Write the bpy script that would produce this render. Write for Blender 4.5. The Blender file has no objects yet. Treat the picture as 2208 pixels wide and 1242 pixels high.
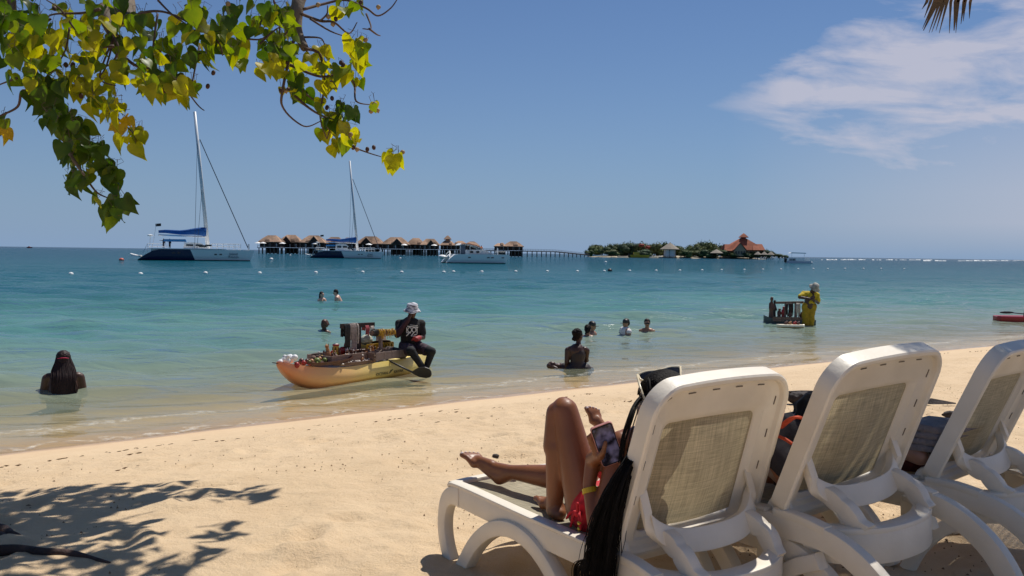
import bpy, math, random
import numpy as np
from mathutils import Vector, Matrix, noise as mnoise
R = math.radians
scene = bpy.context.scene
col = scene.collection
rng = random.Random(7)

# ------------------------------------------------------------------ camera
F = 2000.0                      # focal length in photo pixels (photo is 2208 px wide)
CAMZ = 2.1                      # metres above the sea, standing on the sand
PITCH = math.atan(75.5/F); ROLL = math.atan(29/2208)
cam_data = bpy.data.cameras.new('camera'); cam = bpy.data.objects.new('camera', cam_data); col.objects.link(cam)
cam_data.sensor_width = 36; cam_data.lens = 36*F/2208
cam_data.clip_start = .05; cam_data.clip_end = 40000
cam.matrix_world = Matrix.Translation((0, 0, CAMZ)) @ Matrix.Rotation(math.pi/2-PITCH, 4, 'X') @ Matrix.Rotation(ROLL, 4, 'Z')
scene.camera = cam

# ------------------------------------------------------------------ sky, sun, exposure
SUN_EL, SUN_AZ = R(62), R(35)
world = bpy.data.worlds.new('World'); scene.world = world; world.use_nodes = True
wn = world.node_tree; wn.nodes.clear()
def wnode(t, **k):
    n = wn.nodes.new(t)
    for a, b in k.items(): setattr(n, a, b)
    return n
def wmath(op, a, b=None, c=None, clamp=False):
    n = wnode('ShaderNodeMath', operation=op, use_clamp=clamp)
    for i, x in enumerate((a, b, c)):
        if x is None: continue
        if isinstance(x, (int, float)): n.inputs[i].default_value = x
        else: wn.links.new(x, n.inputs[i])
    return n.outputs[0]
sky = wnode('ShaderNodeTexSky', sky_type='NISHITA', sun_disc=False, sun_elevation=SUN_EL, sun_rotation=SUN_AZ,
            altitude=0, air_density=1.0, dust_density=.3, ozone_density=2.5)
tc = wnode('ShaderNodeTexCoord')
sep = wnode('ShaderNodeSeparateXYZ'); wn.links.new(tc.outputs['Generated'], sep.inputs[0])
az = wmath('ARCTAN2', sep.outputs[0], sep.outputs[1]); el = wmath('ARCSINE', sep.outputs[2])
azd = wmath('MULTIPLY', az, 57.29578); eld = wmath('MULTIPLY', el, 57.29578)
cmb = wnode('ShaderNodeCombineXYZ')
wn.links.new(wmath('MULTIPLY', azd, .16), cmb.inputs[0])
wn.links.new(wmath('MULTIPLY_ADD', eld, .55, wmath('MULTIPLY', azd, .05)), cmb.inputs[1])
cn = wnode('ShaderNodeTexNoise'); cn.inputs['Scale'].default_value = 1.0; cn.inputs['Detail'].default_value = 9
cn.inputs['Roughness'].default_value = .58; cn.inputs['Distortion'].default_value = .35
wn.links.new(cmb.outputs[0], cn.inputs['Vector'])
# one long wispy bank that starts thin and thickens to the right (and on, out of frame)
halfw = wmath('MINIMUM', wmath('MULTIPLY', wmath('SUBTRACT', azd, 11.5), .42), 6.8)
ctr = wmath('MINIMUM', wmath('MULTIPLY_ADD', wmath('SUBTRACT', azd, 11.5), .09, 8.9), 11.5)
dist = wmath('DIVIDE', wmath('ABSOLUTE', wmath('SUBTRACT', eld, ctr)), wmath('MAXIMUM', halfw, .05))
bank = wmath('SUBTRACT', 1.0, dist)
cov = wmath('MULTIPLY_ADD', wmath('SUBTRACT', cn.outputs[0], .52), 4.2, wmath('MULTIPLY_ADD', bank, 1.0, .12))
cov = wmath('MULTIPLY', wmath('MULTIPLY', cov, .95, clamp=True), .80)
cov = wmath('MULTIPLY', cov, wmath('MULTIPLY', wmath('SUBTRACT', azd, 11.5), .22, clamp=True))
# soft veil under the bank
veil = wmath('MULTIPLY', wmath('MULTIPLY', wmath('SUBTRACT', azd, 13), .045, clamp=True), wmath('MULTIPLY', wmath('SUBTRACT', 12, eld), .12, clamp=True))
cov = wmath('MAXIMUM', cov, wmath('MULTIPLY', veil, .68))
cov = wmath('MULTIPLY', cov, wmath('MULTIPLY', wmath('SUBTRACT', 120, azd), .03, clamp=True))
cov = wmath('MULTIPLY', cov, wmath('MULTIPLY', wmath('ADD', eld, 0.0), .5, clamp=True))
tint = wnode('ShaderNodeMixRGB', blend_type='MULTIPLY'); tint.inputs[0].default_value = 1; tint.inputs[2].default_value = (.66, .82, 1.08, 1)
wn.links.new(sky.outputs[0], tint.inputs[1])
hz = wmath('MULTIPLY', wmath('EXPONENT', wmath('MULTIPLY', wmath('MAXIMUM', eld, 0.0), -.14)), .92)     # sea haze low in the sky
lowsky = wnode('ShaderNodeMixRGB'); wn.links.new(hz, lowsky.inputs[0]); wn.links.new(tint.outputs[0], lowsky.inputs[1]); lowsky.inputs[2].default_value = (3.7, 5.5, 8.4, 1)
mixc = wnode('ShaderNodeMixRGB'); wn.links.new(cov, mixc.inputs[0]); wn.links.new(lowsky.outputs[0], mixc.inputs[1])
mixc.inputs[2].default_value = (8.6, 8.5, 9.9, 1)
bg = wnode('ShaderNodeBackground'); bg.inputs[1].default_value = .064
wn.links.new(mixc.outputs[0], bg.inputs[0])
wo = wnode('ShaderNodeOutputWorld'); wn.links.new(bg.outputs[0], wo.inputs[0])

sd = bpy.data.lights.new('sun', 'SUN'); sd.energy = 4.5; sd.angle = R(.53); sd.color = (1, .955, .88)
sun = bpy.data.objects.new('sun', sd); col.objects.link(sun)
SUNDIR = Vector((math.sin(SUN_AZ)*math.cos(SUN_EL), math.cos(SUN_AZ)*math.cos(SUN_EL), math.sin(SUN_EL)))
sun.rotation_euler = SUNDIR.to_track_quat('Z', 'Y').to_euler(); sun.location = (0, 0, 50)
scene.view_settings.view_transform = 'Standard'; scene.view_settings.look = 'None'
scene.view_settings.exposure = 0.0; scene.view_settings.gamma = 1; scene.view_settings.use_curve_mapping = False
scene.render.engine = 'CYCLES'; scene.cycles.max_bounces = 8; scene.cycles.transparent_max_bounces = 12
scene.cycles.caustics_reflective = False; scene.cycles.caustics_refractive = False; scene.cycles.sample_clamp_indirect = 4; scene.cycles.sample_clamp_direct = 4

# ------------------------------------------------------------------ photo pixel -> point of the place
def ray(px, py):
    x, y = px-1104.0, py-621.0
    c, s = math.cos(ROLL), math.sin(ROLL)
    u, v = x*c+y*s, -x*s+y*c
    d = Vector((u/F, 1, -v/F)); cp, sp = math.cos(PITCH), math.sin(PITCH)
    return Vector((d.x, d.y*cp+d.z*sp, -d.y*sp+d.z*cp))
def atd(px, py, d):
    r = ray(px, py); r = r*(d/r.y); r.z += CAMZ; return r
def atz(px, py, z=0.0):
    r = ray(px, py); r = r*((z-CAMZ)/r.z); r.z = z; return r

# ------------------------------------------------------------------ materials
def mat(name, c, rough=.6, var=.12, vs=8, bump=0, bs=40, metal=0, transl=0, coat=0, spec=.5, stretch=(1, 1, 1), c2=None, world_var=0, sub=0):
    m = bpy.data.materials.new(name); m.use_nodes = True; t = m.node_tree; N = t.nodes; L = t.links
    b = N['Principled BSDF']; b.inputs['Roughness'].default_value = rough; b.inputs['Metallic'].default_value = metal
    b.inputs['Specular IOR Level'].default_value = spec; b.inputs['Coat Weight'].default_value = coat; b.inputs['Coat Roughness'].default_value = .1
    tx = N.new('ShaderNodeTexCoord'); mp = N.new('ShaderNodeMapping'); mp.inputs['Scale'].default_value = stretch
    L.new(tx.outputs['Object'], mp.inputs[0])
    n = N.new('ShaderNodeTexNoise'); n.inputs['Scale'].default_value = vs; n.inputs['Detail'].default_value = 6; L.new(mp.outputs[0], n.inputs[0])
    rp = N.new('ShaderNodeMapRange'); rp.inputs[1].default_value = .3; rp.inputs[2].default_value = .7; L.new(n.outputs[0], rp.inputs[0])
    mx = N.new('ShaderNodeMixRGB'); L.new(rp.outputs[0], mx.inputs[0])
    a = c2 if c2 else tuple(x*(1-var) for x in c); d = c if c2 else tuple(min(1, x*(1+var)) for x in c)
    mx.inputs[1].default_value = (*a, 1); mx.inputs[2].default_value = (*d, 1); out = mx.outputs[0]
    if world_var:
        g = N.new('ShaderNodeNewGeometry'); n2 = N.new('ShaderNodeTexNoise'); n2.inputs['Scale'].default_value = world_var; n2.inputs['Detail'].default_value = 1
        L.new(g.outputs['Position'], n2.inputs[0]); r2 = N.new('ShaderNodeMapRange'); r2.inputs[1].default_value = .35; r2.inputs[2].default_value = .65
        r2.inputs[3].default_value = .55; r2.inputs[4].default_value = 1.5; L.new(n2.outputs[0], r2.inputs[0])
        m2 = N.new('ShaderNodeMixRGB'); m2.blend_type = 'MULTIPLY'; m2.inputs[0].default_value = 1
        L.new(out, m2.inputs[1]); L.new(r2.outputs[0], m2.inputs[2]); out = m2.outputs[0]
    L.new(out, b.inputs['Base Color'])
    if bump:
        n3 = N.new('ShaderNodeTexNoise'); n3.inputs['Scale'].default_value = bs; n3.inputs['Detail'].default_value = 5; L.new(mp.outputs[0], n3.inputs[0])
        bp = N.new('ShaderNodeBump'); bp.inputs['Strength'].default_value = bump; bp.inputs['Distance'].default_value = .02
        L.new(n3.outputs[0], bp.inputs['Height']); L.new(bp.outputs[0], b.inputs['Normal'])
    if sub:
        b.inputs['Subsurface Weight'].default_value = sub; b.inputs['Subsurface Radius'].default_value = (.01, .004, .002)
    if transl:
        tr = N.new('ShaderNodeBsdfTranslucent'); L.new(out, tr.inputs[0]); ms = N.new('ShaderNodeMixShader'); ms.inputs[0].default_value = transl
        L.new(b.outputs[0], ms.inputs[1]); L.new(tr.outputs[0], ms.inputs[2]); L.new(ms.outputs[0], N['Material Output'].inputs[0])
    return m

# ------------------------------------------------------------------ mesh builder
def frames(path):
    P = [Vector(p) for p in path]; T = []
    for i in range(len(P)):
        t = (P[min(i+1, len(P)-1)]-P[max(i-1, 0)]); T.append(t.normalized() if t.length > 1e-9 else Vector((0, 0, 1)))
    up = Vector((0, 0, 1)) if abs(T[0].z) < .9 else Vector((0, 1, 0))
    a = T[0].cross(up).normalized(); out = []
    for i, t in enumerate(T):
        a = (a-t*a.dot(t)); a = a.normalized() if a.length > 1e-6 else t.orthogonal().normalized()
        out.append((P[i], a, t.cross(a).normalized(), t))
    return out
def smooth_path(pts, n=6):
    P = [Vector(p) for p in pts]; out = []
    for i in range(len(P)-1):
        p0, p1, p2, p3 = P[max(i-1, 0)], P[i], P[i+1], P[min(i+2, len(P)-1)]
        for k in range(n):
            t = k/n
            out.append(.5*((2*p1)+(-p0+p2)*t+(2*p0-5*p1+4*p2-p3)*t*t+(-p0+3*p1-3*p2+p3)*t**3))
    out.append(P[-1]); return out
class MB:
    def __init__(s): s.v = []; s.f = []
    def add(s, v, f, M=None):
        o = len(s.v); s.v += [tuple(M @ Vector(p)) if M else tuple(p) for p in v]; s.f += [tuple(i+o for i in q) for q in f]; return s
    def box(s, c, size, rot=None, taper=1.0):
        x, y, z = (k/2 for k in size); c = Vector(c)
        v = [Vector((a*x*(taper if d > 0 else 1), b*y*(taper if d > 0 else 1), d*z)) for d in (-1, 1) for a, b in ((-1, -1), (1, -1), (1, 1), (-1, 1))]
        if rot is not None: v = [rot @ p for p in v]
        return s.add([p+c for p in v], [(0, 3, 2, 1), (4, 5, 6, 7), (0, 1, 5, 4), (1, 2, 6, 5), (2, 3, 7, 6), (3, 0, 4, 7)])
    def beam(s, a, b, w, h, up=(0, 0, 1)):
        a, b = Vector(a), Vector(b); t = (b-a).normalized(); u = Vector(up)
        sd_ = t.cross(u); sd_ = sd_.normalized() if sd_.length > 1e-5 else t.orthogonal().normalized(); uu = sd_.cross(t)
        v = [p+sd_*(i*w/2)+uu*(j*h/2) for p in (a, b) for i, j in ((-1, -1), (1, -1), (1, 1), (-1, 1))]
        return s.add(v, [(0, 1, 2, 3), (7, 6, 5, 4), (0, 4, 5, 1), (1, 5, 6, 2), (2, 6, 7, 3), (3, 7, 4, 0)])
    def loft(s, rings, cap=True, closed=True):
        n = len(rings[0]); v = [p for r in rings for p in r]; f = []
        for i in range(len(rings)-1):
            for j in range(n if closed else n-1):
                k = (j+1) % n; f.append((i*n+j, i*n+k, (i+1)*n+k, (i+1)*n+j))
        if cap: f.append(tuple(range(n))[::-1]); f.append(tuple((len(rings)-1)*n+j for j in range(n)))
        return s.add(v, f)
    def tube(s, path, r, n=8, flat=None, cap=True):
        fr = frames(path); m = len(fr); rings = []
        for i, (p, a, b, t) in enumerate(fr):
            ri = r(i/(m-1)) if callable(r) else (r[i] if isinstance(r, (list, tuple)) else r)
            fa, fb = flat if flat else (1, 1)
            rings.append([p+a*(math.cos(2*math.pi*k/n)*ri*fa)+b*(math.sin(2*math.pi*k/n)*ri*fb) for k in range(n)])
        return s.loft(rings, cap)
    def strip(s, path, w, h, side=(0, 1, 0), r=.25):
        """a bar of rounded rectangular section swept along a path lying in the plane across `side`"""
        sv = Vector(side).normalized(); P = [Vector(p) for p in path]; rings = []
        for i, p in enumerate(P):
            t = (P[min(i+1, len(P)-1)]-P[max(i-1, 0)]).normalized(); u = t.cross(sv).normalized()
            hw = (w(i/(len(P)-1)) if callable(w) else w)/2; hh = (h(i/(len(P)-1)) if callable(h) else h)/2; c = min(hw, hh)*r
            ring = [(hw-c, hh), (hw-c*.3, hh-c*.3), (hw, hh-c), (hw, -hh+c), (hw-c*.3, -hh+c*.3), (hw-c, -hh), (-hw+c, -hh), (-hw+c*.3, -hh+c*.3), (-hw, -hh+c), (-hw, hh-c), (-hw+c*.3, hh-c*.3), (-hw+c, hh)]
            rings.append([p+sv*a+u*b for a, b in ring])
        return s.loft(rings)
    def ell(s, c, r, rot=None, nu=12, nv=8):
        c = Vector(c); r = (r, r, r) if isinstance(r, (int, float)) else r; v = []; f = []
        q = lambda p: c+(rot @ p if rot is not None else p)
        v.append(q(Vector((0, 0, r[2]))))
        for i in range(1, nv):
            th = math.pi*i/nv
            for j in range(nu):
                ph = 2*math.pi*j/nu; v.append(q(Vector((r[0]*math.sin(th)*math.cos(ph), r[1]*math.sin(th)*math.sin(ph), r[2]*math.cos(th)))))
        v.append(q(Vector((0, 0, -r[2])))); l = len(v)-1
        for j in range(nu): f.append((0, 1+j, 1+(j+1) % nu)); f.append((l, 1+(nv-2)*nu+(j+1) % nu, 1+(nv-2)*nu+j))
        for i in range(nv-2):
            for j in range(nu):
                a = 1+i*nu; k = (j+1) % nu; f.append((a+j, a+nu+j, a+nu+k, a+k))
        return s.add(v, f)
    def caps(s, a, b, ra, rb, n=14):
        """capsule tapering from ra to rb"""
        a, b = Vector(a), Vector(b); t = (b-a); L_ = t.length
        if L_ < 1e-6: return s.ell(a, ra)
        t /= L_; u = t.orthogonal().normalized(); w = t.cross(u); rings = []
        for k in range(1, 5): th = math.pi/2*(1-k/4); rings.append((a-t*ra*math.sin(th), ra*math.cos(th)))
        for k in range(1, 4): rings.append((a+t*L_*k/4, ra+(rb-ra)*k/4))
        for k in range(0, 4): th = math.pi/2*k/4; rings.append((b+t*rb*math.sin(th), rb*math.cos(th)))
        R_ = [[p+u*(r*math.cos(2*math.pi*j/n))+w*(r*math.sin(2*math.pi*j/n)) for j in range(n)] for p, r in rings]
        return s.loft(R_)
    def lathe(s, prof, n=16, c=(0, 0, 0), M=None):
        c = Vector(c)
        rings = [[c+Vector((r*math.cos(2*math.pi*j/n), r*math.sin(2*math.pi*j/n), z)) for j in range(n)] for r, z in prof]
        if M: rings = [[M @ p for p in r] for r in rings]
        return s.loft(rings)
    def grid(s, fn, nu, nv):
        v = [fn(i/nu, j/nv) for j in range(nv+1) for i in range(nu+1)]
        return s.add(v, [(j*(nu+1)+i, j*(nu+1)+i+1, (j+1)*(nu+1)+i+1, (j+1)*(nu+1)+i) for j in range(nv) for i in range(nu)])
    def prism(s, outline, depth, M=None):
        n = len(outline); v = [Vector((x, y, 0)) for x, y in outline]+[Vector((x, y, depth)) for x, y in outline]
        return s.add(v, [tuple(range(n))[::-1], tuple(range(n, 2*n))]+[(i, (i+1) % n, n+(i+1) % n, n+i) for i in range(n)], M)
    def mesh(s, name, m, smooth=False):
        me = bpy.data.meshes.new(name); me.from_pydata(s.v, [], s.f); me.materials.append(m)
        if smooth: me.shade_smooth()
        me.update(); return me
def link(name, me, parent=None, loc=None):
    o = bpy.data.objects.new(name, me); col.objects.link(o); o.parent = parent
    if loc is not None: o.location = loc
    return o
def part(name, mb, m, parent=None, smooth=False, sharp=None):
    me = mb.mesh(name, m, smooth)
    if sharp and smooth:
        me.set_sharp_from_angle(angle=R(sharp))
    return link(name, me, parent)
def tag(o, label, cat, group=None, kind=None):
    if label: o['label'] = label
    if cat: o['category'] = cat
    if group: o['group'] = group
    if kind: o['kind'] = kind
    return o
def thing(name, label, cat, loc=(0, 0, 0), rz=0, group=None):
    o = bpy.data.objects.new(name, None); col.objects.link(o); o.location = loc; o.rotation_euler = (0, 0, rz); o.empty_display_size = .1
    return tag(o, label, cat, group)
KIDS = {}
def copy_tree(o, loc, rz=None, label=None, parent=None):
    c = o.copy(); col.objects.link(c)
    if parent is None:
        c.location = loc
        if rz is not None: c.rotation_euler = (0, 0, rz)
        if label: c['label'] = label
    else: c.parent = parent
    for ch in list(o.children): copy_tree(ch, None, parent=c)
    return c
def organic(name, mb, m, parent=None, vox=.012, it=4, disp=0, dscale=8, fac=.5):
    """fuse closed shapes into one continuous skin"""
    me = mb.mesh(name+'_tmp', m); o = bpy.data.objects.new('tmp', me); col.objects.link(o)
    md = o.modifiers.new('r', 'REMESH'); md.mode = 'VOXEL'; md.voxel_size = vox; md.use_smooth_shade = True
    ms = o.modifiers.new('s', 'SMOOTH'); ms.factor = fac; ms.iterations = it
    dg = bpy.context.evaluated_depsgraph_get(); ev = o.evaluated_get(dg)
    me2 = bpy.data.meshes.new_from_object(ev, depsgraph=dg); me2.name = name
    bpy.data.objects.remove(o); bpy.data.meshes.remove(me)
    if not me2.materials: me2.materials.append(m)
    if disp:
        n = len(me2.vertices); co = np.empty(n*3); me2.vertices.foreach_get('co', co); no = np.empty(n*3); me2.vertices.foreach_get('normal', no)
        co = co.reshape(-1, 3); no = no.reshape(-1, 3)
        for i in range(n): co[i] += no[i]*disp*mnoise.noise(Vector(co[i])*dscale)
        me2.vertices.foreach_set('co', co.ravel())
    me2.shade_smooth(); me2.update()
    return link(name, me2, parent)
def text_mesh(body, size, m, depth=.002, align='CENTER', sx=1.0):
    c = bpy.data.curves.new('t', 'FONT'); c.body = body; c.size = size; c.extrude = depth; c.align_x = align; c.space_line = .8
    o = bpy.data.objects.new('t', c); col.objects.link(o)
    dg = bpy.context.evaluated_depsgraph_get(); me = bpy.data.meshes.new_from_object(o.evaluated_get(dg), depsgraph=dg)
    bpy.data.objects.remove(o); me.materials.clear(); me.materials.append(m)
    if sx != 1: me.transform(Matrix.Diagonal((sx, 1, 1, 1)))
    return me
# ================================================================== THE SETTING
SAND = .74
# shoreline traced on the place: (x, y) of the water's edge
_sh = [atz(px, py) for px, py in ((0, 972), (250, 948), (500, 925), (700, 903), (1000, 868), (1250, 838), (1450, 812), (1700, 787), (1950, 762), (2208, 742))]
_co = np.polyfit([p.x for p in _sh], [p.y for p in _sh], 2)
X0, X1 = _sh[0].x, _sh[-1].x
def shore_y(x):
    x = np.asarray(x, float); xc = np.clip(x, X0-2, X1+3)
    sl = 2*_co[0]*xc+_co[1]
    return np.polyval(_co, xc)+sl*(x-xc)*np.where(x > xc, .8, 1)
def sdist(x, y):
    xc = np.clip(x, X0-2, X1+3); sl = 2*_co[0]*xc+_co[1]
    return (np.asarray(y, float)-shore_y(x))/np.sqrt(1+sl*sl)
def ground(x, y):
    s = sdist(x, y)
    t = np.clip(-s/6.2, 0, 1); land = SAND*(1-(1-t)**1.45)
    sea = -(.062*np.clip(s, 0, 7)+.035*np.clip(s-7, 0, 25)+.02*np.clip(s-32, 0, 200)+.004*np.clip(s-232, 0, 2000))
    return np.where(s < 0, land, sea)
def gz(x, y): return float(ground(x, y))

def graded(lo, hi, c, d0, g):
    """1-D coordinates: step d0 at c growing by factor g per metre of distance"""
    out = [c]
    while out[-1] < hi: out.append(out[-1]+d0+g*abs(out[-1]-c))
    neg = [c]
    while neg[-1] > lo: neg.append(neg[-1]-d0-g*abs(neg[-1]-c))
    return np.array(sorted(set(neg[1:]+out)))
def sheet(name, xs, ys, zfn, m, attr=None):
    X, Y = np.meshgrid(xs, ys); Z = zfn(X, Y); nx, ny = len(xs), len(ys)
    co = np.stack([X, Y, Z], -1).reshape(-1, 3); i = np.arange((nx-1)*(ny-1)); r = i//(nx-1); c = i % (nx-1); a = r*nx+c
    fc = np.stack([a, a+1, a+nx+1, a+nx], -1)
    me = bpy.data.meshes.new(name); me.vertices.add(len(co)); me.vertices.foreach_set('co', co.ravel())
    me.loops.add(fc.size); me.loops.foreach_set('vertex_index', fc.ravel()); me.polygons.add(len(fc)); me.polygons.foreach_set('loop_start', np.arange(len(fc))*4)
    me.update(calc_edges=True); me.shade_smooth(); me.materials.append(m)
    for k, fn in (attr or {}).items():
        at = me.attributes.new(k, 'FLOAT', 'POINT'); at.data.foreach_set('value', np.asarray(fn(X, Y), float).ravel())
    return link(name, me)
def vnoise(X, Y, sc, seed=0):
    """smooth value noise on arrays"""
    r = np.random.default_rng(seed); T = r.random((256, 256)); x, y = X/sc, Y/sc; xi, yi = np.floor(x).astype(int), np.floor(y).astype(int)
    fx, fy = x-xi, y-yi; fx = fx*fx*(3-2*fx); fy = fy*fy*(3-2*fy); g = lambda a, b: T[a % 256, b % 256]
    return (g(xi, yi)*(1-fx)+g(xi+1, yi)*fx)*(1-fy)+(g(xi, yi+1)*(1-fx)+g(xi+1, yi+1)*fx)*fy-.5

# ---- sand
def mat_sand():
    m = bpy.data.materials.new('sand'); m.use_nodes = True; t = m.node_tree; N = t.nodes; L = t.links; b = N['Principled BSDF']
    g = N.new('ShaderNodeNewGeometry'); at = N.new('ShaderNodeAttribute'); at.attribute_name = 'shore'
    def no(sc, d=6, st=(1, 1, 1), r=.6):
        mp = N.new('ShaderNodeMapping'); mp.inputs['Scale'].default_value = st; L.new(g.outputs['Position'], mp.inputs[0])
        n = N.new('ShaderNodeTexNoise'); n.inputs['Scale'].default_value = sc; n.inputs['Detail'].default_value = d; n.inputs['Roughness'].default_value = r; L.new(mp.outputs[0], n.inputs[0]); return n.outputs[0]
    def ramp(x, a, c, lo=0, hi=1):
        r = N.new('ShaderNodeMapRange'); r.inputs[1].default_value = a; r.inputs[2].default_value = c; r.inputs[3].default_value = lo; r.inputs[4].default_value = hi; L.new(x, r.inputs[0]); return r.outputs[0]
    def mix(f, a, c, bt='MIX'):
        x = N.new('ShaderNodeMixRGB'); x.blend_type = bt
        for i, q in enumerate((f, a, c)):
            if isinstance(q, tuple): x.inputs[i].default_value = (*q, 1)
            elif isinstance(q, (int, float)): x.inputs[i].default_value = q
            else: L.new(q, x.inputs[i])
        return x.outputs[0]
    c = mix(ramp(no(.9), .35, .65), (.66, .475, .285), (.72, .53, .33))
    c = mix(ramp(no(6, 8), .3, .7), mix(1, c, (.93, .90, .87), 'MULTIPLY'), c)
    c = mix(ramp(no(260, 2), .42, .60, 0, .35), c, (.80, .66, .46))         # pale grains
    c = mix(ramp(no(170, 3, r=.7), .66, .74, 0, .8), c, (.17, .11, .07))     # dark grains and crumbs
    c = mix(ramp(no(38, 6, r=.7), .68, .76, 0, .6), c, (.30, .20, .13))
    edge = N.new('ShaderNodeMath'); edge.operation = 'ADD'; L.new(at.outputs['Fac'], edge.inputs[0]); L.new(ramp(no(.8, 4, (1, 1, 1)), .3, .7, -.22, .22), edge.inputs[1])
    wet0 = ramp(edge.outputs[0], -.62, -.30); wet1 = ramp(at.outputs['Fac'], .1, 1.2, 1, .15); wm = N.new('ShaderNodeMath'); wm.operation = 'MULTIPLY'; L.new(wet0, wm.inputs[0]); L.new(wet1, wm.inputs[1]); wet = wm.outputs[0]
    damp = ramp(edge.outputs[0], -1.5, -.4)
    c = mix(damp, c, mix(1, c, (.97, .94, .92), 'MULTIPLY'))
    c = mix(wet, c, mix(1, c, (.76, .70, .66), 'MULTIPLY'))
    L.new(c, b.inputs['Base Color'])
    L.new(ramp(wet, 0, 1, .92, .30), b.inputs['Roughness'])
    h = N.new('ShaderNodeMath'); h.operation = 'MULTIPLY_ADD'; L.new(no(9, 8, r=.65), h.inputs[0]); h.inputs[1].default_value = 1.0; 
    h2 = N.new('ShaderNodeMath'); h2.operation = 'MULTIPLY'; L.new(no(85, 6, r=.75), h2.inputs[0]); h2.inputs[1].default_value = .22; L.new(h2.outputs[0], h.inputs[2])
    bp = N.new('ShaderNodeBump'); bp.inputs['Distance'].default_value = .045; L.new(h.outputs[0], bp.inputs['Height'])
    L.new(ramp(at.outputs['Fac'], -2.6, -.5, .75, .06), bp.inputs['Strength']); L.new(bp.outputs[0], b.inputs['Normal'])
    b.inputs['Specular IOR Level'].default_value = .35
    return m
fr_ = np.random.default_rng(5)
FOOT = [(fr_.uniform(-5.5, 8), fr_.uniform(2.2, 14), fr_.uniform(0, 3.14), fr_.uniform(.7, 1.2)) for _ in range(420)]
def sand_z(X, Y):
    Z = ground(X, Y); s = sdist(X, Y); dry = np.clip((-s-1.6)/2.5, 0, 1)
    Z = Z+dry*(.05*vnoise(X, Y, 1.3, 1)+.030*vnoise(X, Y, .42, 2)+.021*vnoise(X, Y, .17, 3)+.010*vnoise(X, Y, .075, 4))
    churn = np.clip((7.5-Y)/3, 0, 1)*np.clip(vnoise(X, Y, 1.7, 31)*3+.55, 0, 1)*dry
    Z = Z+churn*(.034*vnoise(X, Y, .12, 32)+.020*vnoise(X, Y, .062, 33))
    Z = Z+np.clip(-s, 0, 1)*.012*vnoise(X, Y, .8, 6)
    near = (Y < 15) & (Y > 2) & (np.abs(X) < 9)
    for fx, fy, a, k in FOOT:
        sf = float(sdist(fx, fy))
        if sf > -2.0: continue
        amp = .026*k*min(1, (-sf-1.8)/1.5)
        sl = near & (np.abs(X-fx) < .3) & (np.abs(Y-fy) < .3)
        dx, dy = X[sl]-fx, Y[sl]-fy; u = dx*math.cos(a)+dy*math.sin(a); w = -dx*math.sin(a)+dy*math.cos(a)
        q = (u/.13)**2+(w/.06)**2
        Z[sl] += amp*(-np.exp(-q)+.55*np.exp(-((np.sqrt(q)-1.7)**2)*3))
    return Z
M_SAND = mat_sand()
xs = graded(-220, 260, .5, .028, .006); ys = np.concatenate([np.arange(-12, 2.2, .35), graded(2.2, 60, 4.0, .026, .009), np.linspace(62, 300, 40)])
ys = np.unique(ys)
beach = sheet('sand_beach', xs, ys, sand_z, M_SAND, {'shore': sdist})
tag(beach, None, None, kind='structure')
# the sea floor carries on from there to the horizon
sb = sheet('sea_floor', np.linspace(-14000, 14000, 60), np.concatenate([[250.], np.geomspace(299, 16000, 30)]), lambda X, Y: np.minimum(ground(X, Y), -3.2)-.2, M_SAND, {'shore': lambda X, Y: X*0+500})
tag(sb, None, None, kind='structure')

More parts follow.
